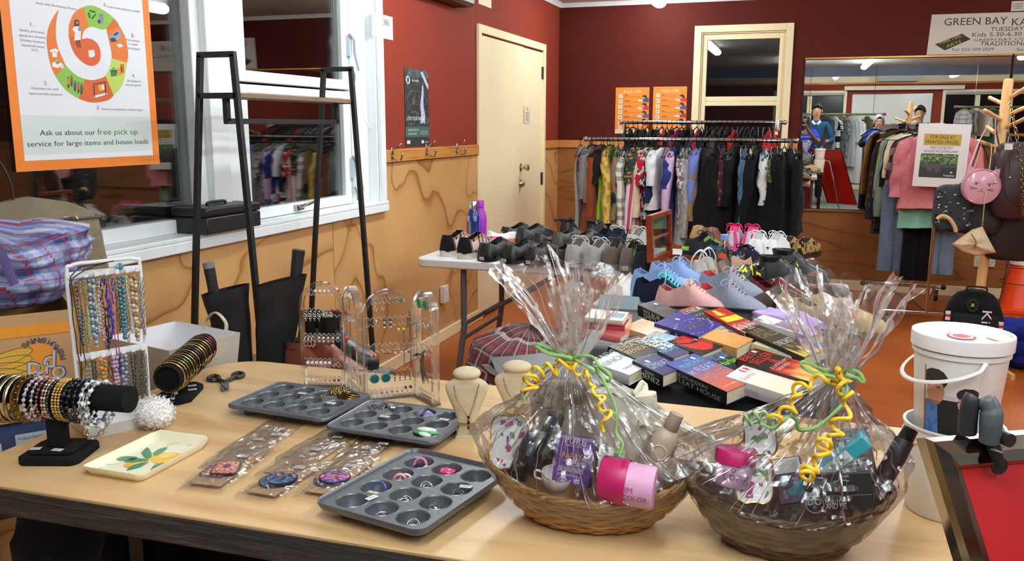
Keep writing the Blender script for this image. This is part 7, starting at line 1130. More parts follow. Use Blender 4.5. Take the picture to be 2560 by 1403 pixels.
# ---- ankle boots on the bench behind the jewellery table
BZ2=.601
for x,y,r,s,c,lb in ((722,938,-1.75,.72,K(116,58,40),'brown leather ankle boot beside the tall black boots'),(775,938,-1.7,.78,K(120,60,42),'brown leather ankle boot with its toe towards the acrylic screen')): shoe('ankle_boot',lb,at_(x,y,r,BZ2,s),'boot',c,K(60,36,30),K(40,26,22),None,.29,.1,mat='leather',cat='boot',hh=.02,boot=.03)
for x,y,r,s,lb in ((752,900,-1.6,.8,'black leather ankle boot behind the brown pair'),(800,905,-1.6,.8,'black leather ankle boot seen through the first acrylic panel')): shoe('ankle_boot',lb,at_(x,y,r,BZ2,s),'boot',BK1,K(16),K(16),None,.28,.1,mat='leather',cat='boot',hh=.03,boot=.07)
# ================================================================ clothes racks, back wall notices, coat tree, floor items
HNG={}
def hanger_proto(col,wide=.2):
    k=(col,wide)
    if k not in HNG:
        o=thing('hanger','x','hanger'); b=B(col); b.tube([(.014*cos(a),0,-.014+.014*sin(a)) for a in [PI*1.15-i/10*PI*1.25 for i in range(11)]]+[(0,0,-.05)],.0022,6); obj('hook',b,'metal',o)
        b=B(col); b.tube(spline([(-wide,0,-.12),(-wide*.5,0,-.075),(0,0,-.05),(wide*.5,0,-.075),(wide,0,-.12)],5),.0055,6,flat=(1,.6)); b.tube([(-wide*.98,0,-.12),(wide*.98,0,-.12)],.003,5); obj('arms',b,'plastic',o)
        HNG[k]=o; o['used']=0
    return HNG[k]
def hang(M,label,group,col=K(24,24,26),wide=.2):
    p=hanger_proto(col,wide); 
    if not p['used']: p['used']=1; p.matrix_world=M; p['label']=label; p['group']=group; return p
    return copy_tree(p,M,label,group)
def garment(name,label,M,top,L,W,D,col,pat=None,sl=0,mat='cloth',flare=0,slc=None,cat=None,grp=None,neck=.05,seed=0,sw=.055):
    """garment on a hanger: local x along the shoulders, y through the cloth, z down from the rail"""
    c=pat or col; o=thing(name,label,cat or name.replace('_',' '),M,grp); rows=[(0,.3),(.05,.62),(.11,1.0),(.3,.98),(.6,.98+flare*.5),(1,1+flare)]
    def f(u,v):
        a=u*TAU; w=W*interp(rows,v) if neck<.15 else W*(.9+.1*v+flare*v); d=D*(.4+.45*min(1,v*3)+(.75*v if flare or D>.04 else .35*v)); z=top-L*v+(.0 if v>.02 else .01); fo=1+.35*ns(cos(a)*3+seed,sin(a)*2,v*1.2)*min(1,v*2)
        zz=z if v>.001 else top; return (w*math.copysign(abs(cos(a))**.85,cos(a))+.012*ns(v*4,seed,3),d*fo*math.copysign(abs(sin(a))**.8,sin(a))+.02*ns(v*3+seed,1)+.006*sin(u*TAU*7+seed)*v,zz-(.012*abs(cos(a))**2*(v>.98)))
    b=B(col); b.grid(f,44,26,True,col=c); obj('body',b,mat,o,sm=70)
    if sl:
        for s in (-1,1):
            def g(u,v):
                a=u*TAU; r=sw*(1-.3*v)*(.75+.25*min(1,v*6)); x=s*(W*.93+.025*v+.02*sin(v*2)); return (x+r*.8*cos(a)+.01*ns(v*5,seed,s),D*.3*s*.3+r*.62*sin(a)*(1+.3*ns(cos(a)*2,v*4,seed))+.02*ns(v*3,seed+s*4),top-L*.085-sl*v+.02*(1-v)*(-s*cos(a)))
            b=B(slc or col); b.grid(g,18,16,True,col=(lambda u,v:pat(u*.5,v*sl/L)) if pat and not slc else None); obj('sleeve',b,mat,o,sm=70)
    return o
def rack_x(label,Y,Z,x0,x1):
    o=thing('clothes_rack',label,'clothes rack',(0,Y,0)); CH=K(196,196,196); b=B(CH); b.tube([(x0-.03,0,Z),(x1+.03,0,Z)],.0135,12); b.sph((x0-.03,0,Z),.017,10,8); b.sph((x1+.03,0,Z),.017,10,8); obj('rail',b,'chrome',o,sm=60)
    for x in (x0,x1):
        b=B(CH); b.tube([(x,0,.09),(x,0,Z)],.0125,12); obj('upright',b,'chrome',o,sm=60); b=B(CH); b.tube([(x,-.25,.085),(x,.25,.085)],.0125,10); ft_=obj('foot_bar',b,'chrome',o)
        for y in (-.24,.24): b=B(K(40)); b.X=T3(x,y,.035)@RX(PI/2)@RY(PI/2); b.cyl(.034,-.012,.012,18); obj('wheel',b,'satin',ft_)
    b=B(CH); b.tube([(x0,0,.085),(x1,0,.085)],.011,10); obj('lower_bar',b,'chrome',o)
R1Y,R1Z,R2Y,R2Z=5.62,1.30,6.42,1.413
rack_x('chrome clothes rail packed with garments in front of the second rail',R1Y,R1Z,-1.33,-.06); rack_x('chrome clothes rail of dark garments nearest the rear window',R2Y,R2Z,-1.255,-.15)
chk=lambda u,v:(K(226,226,226) if (int(u*24)+int(v*40))%2 else K(20,20,24)) if (v*5)%1<.35 else K(206,110,190)
stripe=lambda a,c,n,w=.5:(lambda u,v:a if (u*n)%1<w else c)
hst=lambda a,c,n,w=.5:(lambda u,v:a if (v*n)%1<w else c)
spk=lambda a,c,s=24,t=.1:(lambda u,v:c if ns(u*s,v*s*1.5,3)>t else a)
pld=lambda a,c,d,n=7,m=9:(lambda u,v:mixc(mixc(a,c,.6*((u*n)%1<.35)),d,.6*((v*m)%1<.35)))
GM_=[ # centre px, hem px, body width, depth, colour, pattern, sleeve, name, label, flare
(1449,722,.12,.02,K(170,166,160),None,0,'skirt','pale grey lace skirt hanging to the floor at the door end of the rail',.1),
(1456,522,.1,.012,K(206,110,190),chk,0,'scarf','pink scarf with black and white checks at the door end of the front rail',0),
(1478,500,.18,.03,K(120,116,116),None,.3,'jumper','mid grey jumper beside the pink checked scarf',0),
(1488,590,.2,.045,K(128,62,34),None,.5,'cardigan','long rust orange cardigan near the door end of the front rail',.25),
(1506,520,.18,.02,K(24),None,.2,'top','black top between the rust cardigan and the yellow blouse',0),
(1516,548,.19,.03,K(206,180,96),spk(K(210,184,100),K(176,140,60),16),.44,'blouse','mustard yellow patterned blouse with gathered cuffs',0),
(1522,582,.19,.022,K(140,176,50),None,.0,'dress','lime green sleeveless dress behind the yellow blouse',.05),
(1500,602,.18,.02,K(120,108,92),None,.3,'top','taupe long top behind the rust cardigan',0),
(1543,545,.19,.025,K(130,96,66),spk(K(136,100,68),K(90,120,110),11,.12),.42,'tunic','brown floral tunic beside the plaid wool shirt',0),
(1558,592,.21,.045,K(214,210,200),pld(K(222,218,208),K(90,88,86),K(80,78,78)),.46,'shirt','white and charcoal plaid wool shirt on the front rail',.1),
(1574,588,.19,.02,K(34,40,52),None,.3,'top','dark navy top beside the plaid wool shirt',0),
(1584,470,.18,.025,K(110,110,112),None,.18,'t_shirt','grey short sleeved t shirt next to the candy striped blouse',0),
(1594,602,.2,.03,K(226,200,206),stripe(K(232,216,220),K(176,70,96),30,.6),.46,'blouse','white blouse with fine red candy stripes',.08),
(1608,525,.19,.022,K(170,30,50),spk(K(176,30,50),K(226,214,206),7,.25),.2,'blouse','red blouse with large pale flowers',0),
(1603,440,.2,.022,K(40,60,50),spk(K(40,62,52),K(190,110,50),9,.2),.2,'blouse','dark green and amber printed blouse',0),
(1618,535,.19,.02,K(214,198,166),None,.4,'cardigan','cream cardigan beside the speckled black dress',0),
(1630,545,.19,.025,K(60,62,64),spk(K(40,42,44),K(190,192,190),30,.0),.2,'dress','black dress with dense white speckles',0),
(1644,560,.18,.02,K(30,40,70),None,.3,'top','navy top behind the white t shirt',0),
(1655,520,.22,.035,K(226,226,232),None,.2,'t_shirt','plain white t shirt in the middle of the front rail',.05),
(1676,555,.19,.022,K(206,176,210),None,.36,'blouse','lilac blouse with printed cuffs beside the white t shirt',0),
(1686,602,.19,.03,K(42,54,116),None,.2,'dress','royal blue dress next to the lilac blouse',.05),
(1706,605,.2,.04,K(160,160,158),spk(K(166,166,164),K(140,140,140),40),.5,'cardigan','long pale grey knitted cardigan on the front rail',.12),
(1718,585,.19,.022,K(196,190,188),spk(K(206,200,196),K(120,104,112),22,.05),.2,'dress','white dress with tiny grey flowers',.06),
(1736,585,.19,.025,K(140,116,80),None,.4,'cardigan','khaki tan cardigan beside the periwinkle blouse',0),
(1751,492,.19,.022,K(110,126,190),None,.3,'blouse','periwinkle blue blouse next to the long black dress',0),
(1766,588,.24,.085,K(18,18,20),None,.42,'dress','wide long black dress left of the burgundy speckled dress',.3),
(1806,602,.19,.035,K(66,34,38),spk(K(66,34,38),K(120,90,90),34,.22),.3,'dress','burgundy speckled long dress on the front rail',.06),
(1824,560,.18,.02,K(30),pld(K(30),K(90),K(70),12,16),.2,'shirt','black and grey gingham shirt beside the burgundy dress',0),
(1832,602,.2,.035,K(20,20,22),None,.3,'dress','plain black dress right of the burgundy speckled dress',.1),
(1850,598,.16,.015,K(200,204,210),None,0,'top','narrow white top edge between two black dresses',0),
(1859,592,.19,.025,K(84,116,140),spk(K(84,116,142),K(60,90,116),40,.1),.4,'blouse','blue dotted blouse near the right end of the front rail',0),
(1876,470,.17,.02,K(206,170,150),None,0,'top','peach sleeveless top behind the blue dotted blouse',0),
(1884,602,.22,.07,K(20,20,22),None,.4,'dress','long black dress left of the blue and white print blouse',.15),
(1910,542,.18,.025,K(210,214,216),spk(K(216,220,220),K(80,100,140),9,.22),.3,'blouse','white blouse with blue leaf print near the right end',0),
(1922,560,.17,.02,K(70,72,56),spk(K(70,72,56),K(120,120,90),30),.2,'top','olive speckled top behind the last black dress',0),
(1936,608,.24,.09,K(17,17,19),None,.44,'dress','wide black dress at the right end of the front rail',.25),
(1972,580,.2,.05,K(20,22,26),None,.5,'coat','black coat hanging last at the right end of the front rail',.15)]
for i,(px,hy,W,D,c,pt,sl,nm,lb,fl) in enumerate(GM_):
    X=ay(px,470,R1Y).x; zh=ay(px,hy,R1Y-.15).z; yaw=PI/2+rnd.uniform(-.22,.1)+(.12 if sl>.4 else 0); M=T3(X,R1Y,R1Z+.013)@RZ(yaw); top=-.062; garment(nm,lb,M,top,max(.2,R1Z+.013+top-zh),W,D,c,pt,sl,cat={'t_shirt':'t-shirt'}.get(nm,nm),flare=fl,seed=i*3.3,mat='knit' if nm in('cardigan','jumper') else 'cloth')
    if nm not in ('scarf',): hang(T3(X,R1Y,R1Z+.013)@RZ(yaw),'black hanger on the front clothes rail','hangers on the front clothes rail')
for i,(x,lb) in enumerate(((1480,'t'),(1530,''),(1570,''),(1640,''),(1665,''),(1700,''),(1790,''),(1845,''),(1900,''),(1955,''))): hang(T3(ay(x,470,R1Y).x,R1Y,R1Z+.013)@RZ(PI/2+rnd.uniform(-.3,.3)),'black hanger on the front clothes rail','hangers on the front clothes rail')
RC=[K(22),K(30,30,34),K(26,26,28),K(60,60,64),K(24),K(180,40,44),K(24),K(140,30,80),K(28),K(40,44,56),K(150,40,60),K(24),K(60,64,76),K(30),K(26),K(180,36,40),K(24),K(28),K(26,30,36),K(24),K(170,30,36)]
RN=['black','charcoal','black','grey','black','scarlet','black','magenta','black','slate','crimson','black','blue grey','black','black','red','black','black','ink blue','black','bright red']
for i in range(30):
    X=lerp(-1.23,-.19,i/29); yaw=PI/2+rnd.uniform(-.25,.15); hang(T3(X,R2Y,R2Z+.0135)@RZ(yaw),'black hanger on the rear clothes rail','hangers on the rear clothes rail')
for i,(c,n_m) in enumerate(zip(RC,RN)): X=lerp(-1.21,-.21,i/20); garment('shirt' if i%2 else 'jacket',n_m+(' shirt' if i%2 else ' jacket')+' on the rear clothes rail behind the front garments',T3(X,R2Y,R2Z+.0135)@RZ(PI/2+rnd.uniform(-.2,.1)),-.066,.6,.19,.03,c,None,.3,seed=i*5.1,cat='shirt' if i%2 else 'jacket',grp='garments on the rear clothes rail')
b=B(K(222,214,196)); b.X=T3(-.17,R2Y-.03,R2Z-.02); b.torus((0,0,0),.03,.014,18,8,axis=(1,0,0)); obj('tape_roll',b,'paper',label='roll of cream tape pushed over the right end of the rear rail',cat='tape roll')
# ---- notices and mirror on the back wall
def BWp(x,y): p=ay(x,y,7.808); return p.x,p.z
for ttl,x0,y0,x1,y1,s in (('Adult CPR',1537,218,1624,334,0),('Child CPR',1630,216,1718,334,1)):
    o,L,w,h=wsheet('poster',('orange adult CPR poster on the dark red wall' if not s else 'orange child CPR poster nearest the rear window'),'poster',x0,y0,x1,y1,K(234,140,50),BWp,WALL_B); b=B(); b.text(ttl,w*.5,h*.88,h*.065,w*.54,'C',K(240,226,200))
    for i,ch in enumerate('DRSABCD'): y=h*(.78-.115*i); b.rect(w*.09,y-.003,w*.2,y+h*.075,K(236,232,220)); b.text(ch,w*.145,y+h*.01,h*.05,None,'C',K(60),.0012); b.rect(w*.26,y+h*.04,w*(.36+.06*(i%3)),y+h*.055,K(120,70,30)); b.rect(w*.26,y+h*.015,w*(.72-.07*(i%3)),y+h*.022,K(170,100,40))
    for i in range(4):
        y=h*(.72-.17*i); b.disc(w*.86,y+h*.06,w*.075,K(50,36,40),.001); b.disc(w*.82,y+h*.03,w*.06,K(206,150,120),.0012); b.poly([(w*.74,y-h*.02),(w*.99,y-h*.04),(w*.99,y+h*.05),(w*.84,y+h*.03)],[K(70,60,130),K(200,50,50),K(90,80,150),K(180,40,50)][(i+s)%4],.0014); b.poly([(w*.66,y-h*.01),(w*.8,y-h*.03),(w*.82,y),(w*.7,y+h*.025)],K(230,226,220),.0016)
    b.rect(0,0,w,h*.09,K(226,210,190),.0004); obj('print',b,'paper',o)
o=thing('banner','white karate club banner pinned to the red wall above the mirror','banner',frame((.912,7.805,1.956),(1,0,-.006),(0,0,1))); b=B(); bw_,bh=2.05,.315; b.add([(0,0,0),(bw_,0,0),(bw_,bh,0),(.012,bh-.004,0)],[(0,1,2,3)],K(224,218,208)); obj('sheet',b,'paper',o); FB=facepx(o.matrix_world); b=B()
for s,xl,xr,yb,h,c in (('GREEN BAY',2360,2517,64,18,K(40)),('KARATE CLUB',2529,2740,64,18,K(40)),('TUESDAY EVENINGS',2476,2655,78,10,K(50)),('Kids 5.30-6.30 pm Adults 6.30-8.00 pm',2430,2780,92,10,K(50)),('GREEN BAY COMMUNITY HALL',2434,2700,103,6,K(70)),('TRADITIONAL KARATE',2450,2660,115,11,K(50)),('Tel: 022 309 2529',2378,2484,128,7,K(50)),('Sensei',2541,2590,127,7,K(60))): tpx(b,lambda x,y:FB(x,y),s,xl,xr,yb,h,c)
b.poly([FB(*q) for q in ((2337,111),(2405,84),(2427,98),(2362,126))],K(30,28,26),.0006); q=FB(2350,113); b.text('MARTIAL',q[0],q[1]+.004,.024,.165,'L',K(206,190,40),.0012,.36); q=FB(2363,119); b.text('ARTS',q[0]+.01,q[1]-.002,.022,.11,'L',K(206,190,40),.0012,.36)
kx=1.72
for pts in ([(0,.04),(.03,.04),(.06,.15),(.03,.2),(0,.15)],[(.05,.14),(.17,.18),(.18,.21),(.05,.18)],[(.02,.18),(.06,.18),(.07,.25),(.03,.25)],[(.03,.24),(-.03,.2),(-.02,.18),(.04,.21)],[(-.16,.03),(-.12,.03),(-.1,.14),(-.06,.22),(-.11,.24),(-.15,.16)],[(-.1,.04),(-.06,.04),(-.09,.14),(-.12,.12)]): b.poly([(kx+x,y) for x,y in pts],K(36),.0008)
b.disc(kx+.055,.27,.018,K(36)); b.disc(kx-.085,.26,.018,K(36)); obj('print',b,'paper',o)
o,L,w,h=wsheet('notice','small white notice high on the red wall above the banner','notice',2527,2,2562,28,K(226,220,214),BWp,WALL_B); b=B(K(90)); [b.rect(w*.1,h*(.25+.16*i),w*.9,h*(.3+.16*i)) for i in range(4)]; obj('lettering',b,'paper',o)
for i,(x0,x1,lb) in enumerate(((-.013,1.524,'large wall mirror with thin gold frame reflecting the hall'),(1.536,3.07,'second wall mirror butted against the large gold framed mirror'))):
    o=thing('wall_mirror',lb,'mirror',(x0,YB,.674)); b=B(); w,h=x1-x0,1.277; b.box(.006,-.012,.02,w-.006,-.002,h-.02); obj('glass',b,'mirror',o); b=B(K(170,130,70)); b.box(0,-.02,0,w,-.001,.014); b.box(0,-.02,h-.014,w,-.001,h); obj('gold_rail',b,'dullmetal',o); b=B(K(20)); b.box(0,-.016,.0145,.0055,-.001,h-.0145); b.box(w-.0055,-.016,.0145,w,-.001,h-.0145); obj('edge_strip',b,'satin',o)
for i,(x,lb) in enumerate(((2447,'white power socket on the plywood left of the wooden post'),(2476,'white power socket on the plywood right of the wooden post'))):
    p=ay(x,651,7.805); o=thing('power_socket',lb,'socket',frame(p,(1,0,0),(0,0,1))); b=B(K(226,220,206)); b.box(-.035,-.055,0,.035,.055,.008); obj('plate',b,'plastic',o,bev=.003); b=B(K(70)); [b.box(sx*.012-.002,-.02,.008,sx*.012+.002,-.006,.009) for sx in (-1,1)]; b.box(-.002,-.038,.008,.002,-.026,.009); obj('sockets',b,'plastic',o); b=B(K(236)); b.box(-.01,.015,.008,.01,.04,.012); obj('switch',b,'plastic',o)
p=ax(1106,735,-2.15); o=thing('power_socket','white power socket low on the left plywood behind the acrylic screen','socket',frame(p,(0,1,0),(0,0,1))); b=B(K(226,222,212)); b.box(-.04,-.055,0,.04,.055,.03); obj('plate',b,'plastic',o,bev=.003); b=B(K(236)); b.box(-.01,.015,.03,.01,.04,.034); obj('switch',b,'plastic',o)
# ---- rolling rack at the right with the sale sign
RX_,RZ_=.885,1.40
o=thing('clothes_rack','chrome rolling clothes rack with coats and knitwear in front of the mirror','clothes rack',(RX_,6.95,0)); CH=K(200,196,190)
b=B(CH); b.tube([(0,-.58,RZ_),(-.04,.58,RZ_)],.0135,12); obj('rail',b,'chrome',o,sm=60)
for y,x in ((-.55,0),(.55,-.04)):
    b=B(CH); b.tube([(x,y,.12),(x,y,RZ_)],.013,12); obj('upright',b,'chrome',o,sm=60); b=B(CH); b.tube([(x-.29,y,.12),(x+.29,y,.12)],.013,12); fb=obj('foot_bar',b,'chrome',o,sm=60)
    for s in (-1,1):
        b=B(K(30)); b.sph((x+s*.3,y,.12),.022,12,8); obj('end_cap',b,'satin',fb); b=B(K(44)); b.X=T3(x+s*.25,y,.05)@RY(PI/2); b.cyl(.045,-.012,.012,22); b.cyl(.02,-.016,.016,14,K(150)); obj('wheel',b,'satin',fb); b=B(CH); b.box(x+s*.25-.018,y-.015,.05,x+s*.25-.014,y+.015,.115); b.box(x+s*.25+.014,y-.015,.05,x+s*.25+.018,y+.015,.115); obj('fork',b,'chrome',fb)
b=B(CH); b.tube([(0,-.55,.12),(-.04,.0,.12)],.008,8); b.tube([(-.2,.55,.12),(.0,-.5,.12)],.011,8); b.tube([(.2,.55,.12),(.0,-.5,.12)],.011,8); b.tube([(-.04,.0,.12),(-.04,.0,.34)],.012,8); obj('base_brace',b,'chrome',o,sm=60)
KN=[(6.47,.84,.27,.05,K(206,124,128),None,.4,'jumper','salmon pink cable jumper hanging behind the sale sign','knit'),(6.53,.70,.25,.045,K(130,190,166),None,.2,'t_shirt','mint green top under the salmon pink jumper','cloth'),(6.6,.8,.27,.05,K(96,76,76),hst(K(100,80,80),K(80,64,66),30),.35,'jumper','mauve brown ribbed jumper behind the mint top','knit'),(6.67,.80,.28,.045,K(56,36,46),hst(K(56,36,46),K(150,110,120),16),.42,'jumper','plum and pink striped jumper on the rolling rack','knit'),(6.73,.62,.26,.04,K(110,140,176),spk(K(110,140,176),K(90,116,150),40),.3,'jumper','pale blue lacy jumper on the rolling rack','knit'),(6.79,1.02,.3,.05,K(222,208,176),spk(K(226,212,182),K(170,120,90),14,.42),.3,'jumper','cream cable cardigan with scalloped sleeve','knit'),(6.86,.9,.3,.05,K(22,26,28),None,.36,'jacket','black jacket behind the cream cardigan','cloth'),(6.93,.72,.31,.05,K(130,158,130),None,.56,'cardigan','sage green cardigan with long sleeve on the rolling rack','knit'),(7.0,.7,.31,.045,K(110,130,150),None,.58,'cardigan','slate blue knitted cardigan on the rolling rack','knit'),(7.07,.9,.31,.05,K(150,166,120),None,.4,'cardigan','pale olive cardigan behind the slate blue one','knit'),(7.13,.85,.31,.05,K(110,100,86),None,.46,'coat','taupe boucle coat on the rolling rack','knit'),(7.2,.62,.33,.06,K(34,32,34),None,.6,'coat','charcoal wool coat on the rolling rack','cloth'),(7.27,.6,.33,.05,K(36,30,30),spk(K(34,30,30),K(120,70,60),12,.3),.55,'dress','black floral dress hanging near the mirror','cloth'),(7.33,.56,.34,.06,K(44,46,52),None,.62,'coat','dark slate coat hanging near the mirror','cloth'),(7.4,.7,.33,.05,K(170,130,80),None,.5,'coat','tan coat nearest the mirror on the rolling rack','cloth')]
for i,(y,hz,W,D,c,pt,sl,nm,lb,mt) in enumerate(KN):
    x=RX_-.04*(y-6.4)/1.1; M=T3(x,y,RZ_+.0135)@RZ(rnd.uniform(-.12,.12)); garment(nm,lb,M,-.062,RZ_-.05-hz,W*.82,D,c,pt,sl,mt,.05,cat={'t_shirt':'t-shirt'}.get(nm,nm),seed=i*7.7,sw=.07); hang(M,'black hanger on the rolling rack','hangers on the rolling rack',K(22),.21)
JN=K(96,114,140)
for i,(y,x0,hz,c,lb) in enumerate(((6.62,-.37,.36,JN,'pale blue jeans hanging at the left of the rolling rack'),(6.58,.12,.36,K(104,122,146),'pale blue jeans hanging behind the chrome post'),(6.56,-.12,.31,K(18,18,20),'black trousers hanging lowest on the rolling rack'),(7.1,-.16,.34,K(30,36,46),'dark navy trousers hanging near the mirror'))):
    o=thing('trousers',lb,'trousers',T3(RX_+x0*.6,y,RZ_+.01)); tp=-.5
    for s in (-1,1):
        b=B(c); b.grid(lambda u,v:(s*(.038+.012*v)+.055*cos(u*TAU)*(1-.1*v),.03*sin(u*TAU)*(1+.3*ns(cos(u*TAU)*2,v*3,i)),tp-(RZ_+tp-hz)*v),24,14,True,col=lambda u,v:mixc(c,K(140,156,176) if i<2 else c,.4*max(0,.5+ns(u*3,v*2,i)))); obj('leg',b,'cloth',o,sm=70)
    b=B(c); b.grid(lambda u,v:(.095*cos(u*TAU),.032*sin(u*TAU),tp-.03+.1*v),24,3,True); obj('waistband',b,'cloth',o)
    hang(T3(RX_+x0*.6,y,RZ_+.0135),'black trouser hanger on the rolling rack','hangers on the rolling rack',K(22),.13)
sp0,sp1,sp2=ay(2280,465,6.34),ay(2410,471,6.34),ay(2298,308,6.34); SM_=frame(sp0,sp1-sp0,sp2-sp0); o=thing('sign','white for sale at marked prices sign clipped to the rolling rack','sign',SM_); w,h=(sp1-sp0).length,(sp2-sp0).length
b=B(K(214,208,206)); b.box(0,0,-.003,w,h,0); obj('sheet',b,'paper',o); b=B(); b.rect(w*.13,h*.66,w*.84,h*.84,K(170,142,50)); b.text('FOR SALE AT',w*.25,h*.765,h*.055,w*.47,'L',K(40)); b.text('MARKED PRICES',w*.17,h*.685,h*.055,w*.62,'L',K(40)); b.text('THESE CLOTHES NOT',w*.25,h*.605,h*.04,w*.45,'L',K(50)); b.text('INCLUDED IN CLOTHING SWAP',w*.15,h*.55,h*.036,w*.65,'L',K(50))
E_=lambda u,v,cx,cy,rx,ry:((u-cx)/rx)**2+((v-cy)/ry)**2<1
def hp(u,v):
    if E_(u,v,.28,.45,.1,.22) or E_(u,v,.48,.45,.1,.24): return K(70,64,60) if v<.6 else K(44,40,36)
    if v<.42: return K(36,40,40)
    return K(110,150,70) if ns(u*14,v*16)>.1 and v>.6 else K(70,84,60) if ns(u*20,v*20)>0 else K(44,56,44)
X=b.X; b.X=T3(w*.1,h*.15,0); b.grid(lambda u,v:(w*.72*u,h*.38*v,.0006),40,30,col=hp); b.X=X; b.text('hospice',w*.58,h*.175,h*.035,w*.2,'L',K(226),.0012); b.poly([(w*.7,h*.225),(w*.75,h*.235),(w*.71,h*.255)],K(226),.0012); obj('print',b,'paper',o)
# ---- wooden coat tree with bags
CTX,CTY=1.05,5.51
ct=thing('coat_tree','beech wood coat tree hung with handbags at the right','coat stand',T3(CTX,CTY,0)); b=B(); b.X=T3(.0,0,0); b.lathe([(.026,0),(.026,1.64),(.02,1.652),(0,1.653)],20); b.v=[V((v.x-.028+.05*v.z/1.65,v.y,v.z)) for v in b.v]; obj('post',b,'beech',ct,sm=40)
for a in range(4): b=B(); b.X=RZ(a*PI/2+.5); b.prism([(0,0),(.3,0),(.3,.03),(.1,.07),(0,.22)],-.012,.012); b.v=[b.X@RX(PI/2)@b.X.inverted()@v for v in b.v]; obj('foot',b,'beech',ct)
for (x0,y0),(x1,y1),dy in (((2506,302),(2463,277),-.14),((2512,262),(2475,245),.12),((2522,246),(2562,222),-.1),((2521,286),(2566,268),-.02),((2518,318),(2562,297),-.12),((2500,372),(2446,353),-.12),((2486,331),(2468,318),.1)):
    p0=ay(x0,y0,CTY); p1=ay(x1,y1,CTY+dy); b=B(); b.tube([ct.matrix_world.inverted()@V(p0),ct.matrix_world.inverted()@V(p1)],.0115,10); b.sph(ct.matrix_world.inverted()@V(p1),.0125,10,8); obj('peg',b,'beech',ct,sm=60)
pk=K(220,172,190)
def cbag():
    c=ay(2452,466,5.30); M=frame(c,(1,.15,-.1),(.1,0,1)); o=thing('bag','small round pink cat face bag with ears hanging on the coat tree','bag',M); R=.093
    b=B(pk); b.lathe([(0,-.02),(R*.9,-.02),(R,-.014),(R,.014),(R*.93,.02),(0,.021)],40,cap=False); obj('body',b,'gloss',o,sm=50)
    b=B(K(196,140,162)); b.torus((0,0,.016),R,.005,40,6); b.torus((0,0,-.016),R,.005,40,6); obj('piping',b,'gloss',o)
    for s in (-1,1): b=B(pk); b.prism([(s*R*.35,R*.9),(s*R*.95,R*.45),(s*R*.95,R*1.2)],-.006,.006); obj('ear',b,'gloss',o)
    b=B(K(40,36,40))
    for s in (-1,1):
        b.disc(s*.034,.012,.012,K(236,226,230),.0225,.007); b.disc(s*.034,.012,.006,K(60,40,30),.0228); b.tube([(s*.034+.014*cos(a),.012+.009*sin(a),.0228) for a in [i/8*PI for i in range(9)]],.0012,4)
        for k in (-.25,0,.25): b.tube([(s*.022,-.014+.006*k,.0225),(s*.062,-.012-.03*k,.0225)],.0007,4)
    b.disc(0,-.012,.004,K(170,80,100),.0226,.003); b.tube(spline([(-.016,-.026,.0226),(-.008,-.03,.0226),(0,-.02,.0226),(.008,-.03,.0226),(.016,-.026,.0226)],4),.0009,4); obj('cat_face',b,'satin',o)
    I=M.inverted(); b=B(pk); b.tube(spline([I@ay(2420,428,5.3),I@ay(2445,360,5.36),I@ay(2476,300,5.42),I@ay(2478,290,5.42)],6),.009,6,flat=(1,.2)); b.tube(spline([I@ay(2490,440,5.3),I@ay(2488,370,5.38),I@ay(2488,290,5.44)],6),.009,6,flat=(1,.2)); obj('strap',b,'satin',o)
    b=B(K(226)); b.sph((.06,.03,.024),.008,8,6); b.torus((.062,.045,.023),.006,.0014,12,4); obj('charm',b,'metal',o)
cbag()
def softbag(name,label,c,w,h,d,col,mat,seed,rot=0,strap=None,extra=None):
    M=T3(*c)@RZ(rot); o=thing(name,label,'bag',M); b=B(col)
    b.grid(lambda u,v:(lambda a,p:(w/2*math.copysign(abs(cos(a))**.6,cos(a))*sin(p)**.35*(1+.1*ns(cos(a),v*2,seed)),d/2*math.copysign(abs(sin(a))**.6,sin(a))*sin(p)**.4*(1+.25*ns(cos(a)*2,v*3,seed+2)),-h/2*math.copysign(abs(cos(p))**.7,cos(p))*(1+.08*ns(cos(a)*2,seed))))(u*TAU,max(.001,min(.999,v))*PI),40,26,True); obj('body',b,mat,o,sm=60)
    for pts,r,cc in (strap or []): b=B(cc); I=M.inverted(); b.tube(spline([I@ay(*p) for p in pts],6),r,6,flat=(1,.3)); obj('strap',b,mat,o)
    if extra: extra(o)
    return o
BR=K(52,34,36)
def zips(o):
    b=B(K(190)); b.tube([(-.06,-.085,.12),(-.055,-.088,.02)],.003,6); b.sph((-.06,-.088,.02),.007,8,6); b.tube([(-.04,-.08,.13),(.1,-.07,.17)],.0025,5); b.torus((-.05,-.075,.19),.014,.003,14,5,axis=(0,1,0)); obj('zip',b,'metal',o); b=B(mixc(BR,(0,0,0),.4)); b.tube(spline([(-.09,-.09,.1),(-.085,-.095,-.02),(-.04,-.1,-.11),(.1,-.09,-.14)],6),.003,5); obj('pocket_seam',b,'leather',o); b=B(K(226)); b.box(-.1,-.085,.17,-.06,-.083,.2); obj('price_tag',b,'paper',o)
softbag('backpack','dark brown leather backpack with silver zips on the coat tree',tuple(ay(2540,452,5.38)),.27,.42,.17,BR,'leather',4,.1,[(((2530,360,5.36),(2522,330,5.42),(2532,310,5.45),(2545,330,5.4)),.009,BR),(((2500,380,5.4),(2490,300,5.5),(2515,262,5.52)),.01,K(30,28,30))],zips)
softbag('tote_bag','large black tote bag hanging lowest on the coat tree',tuple(ay(2538,560,5.5)),.34,.42,.12,K(24,24,26),'leather',7,.1,[(((2500,470,5.5),(2510,400,5.52),(2520,330,5.5)),.008,K(24))])
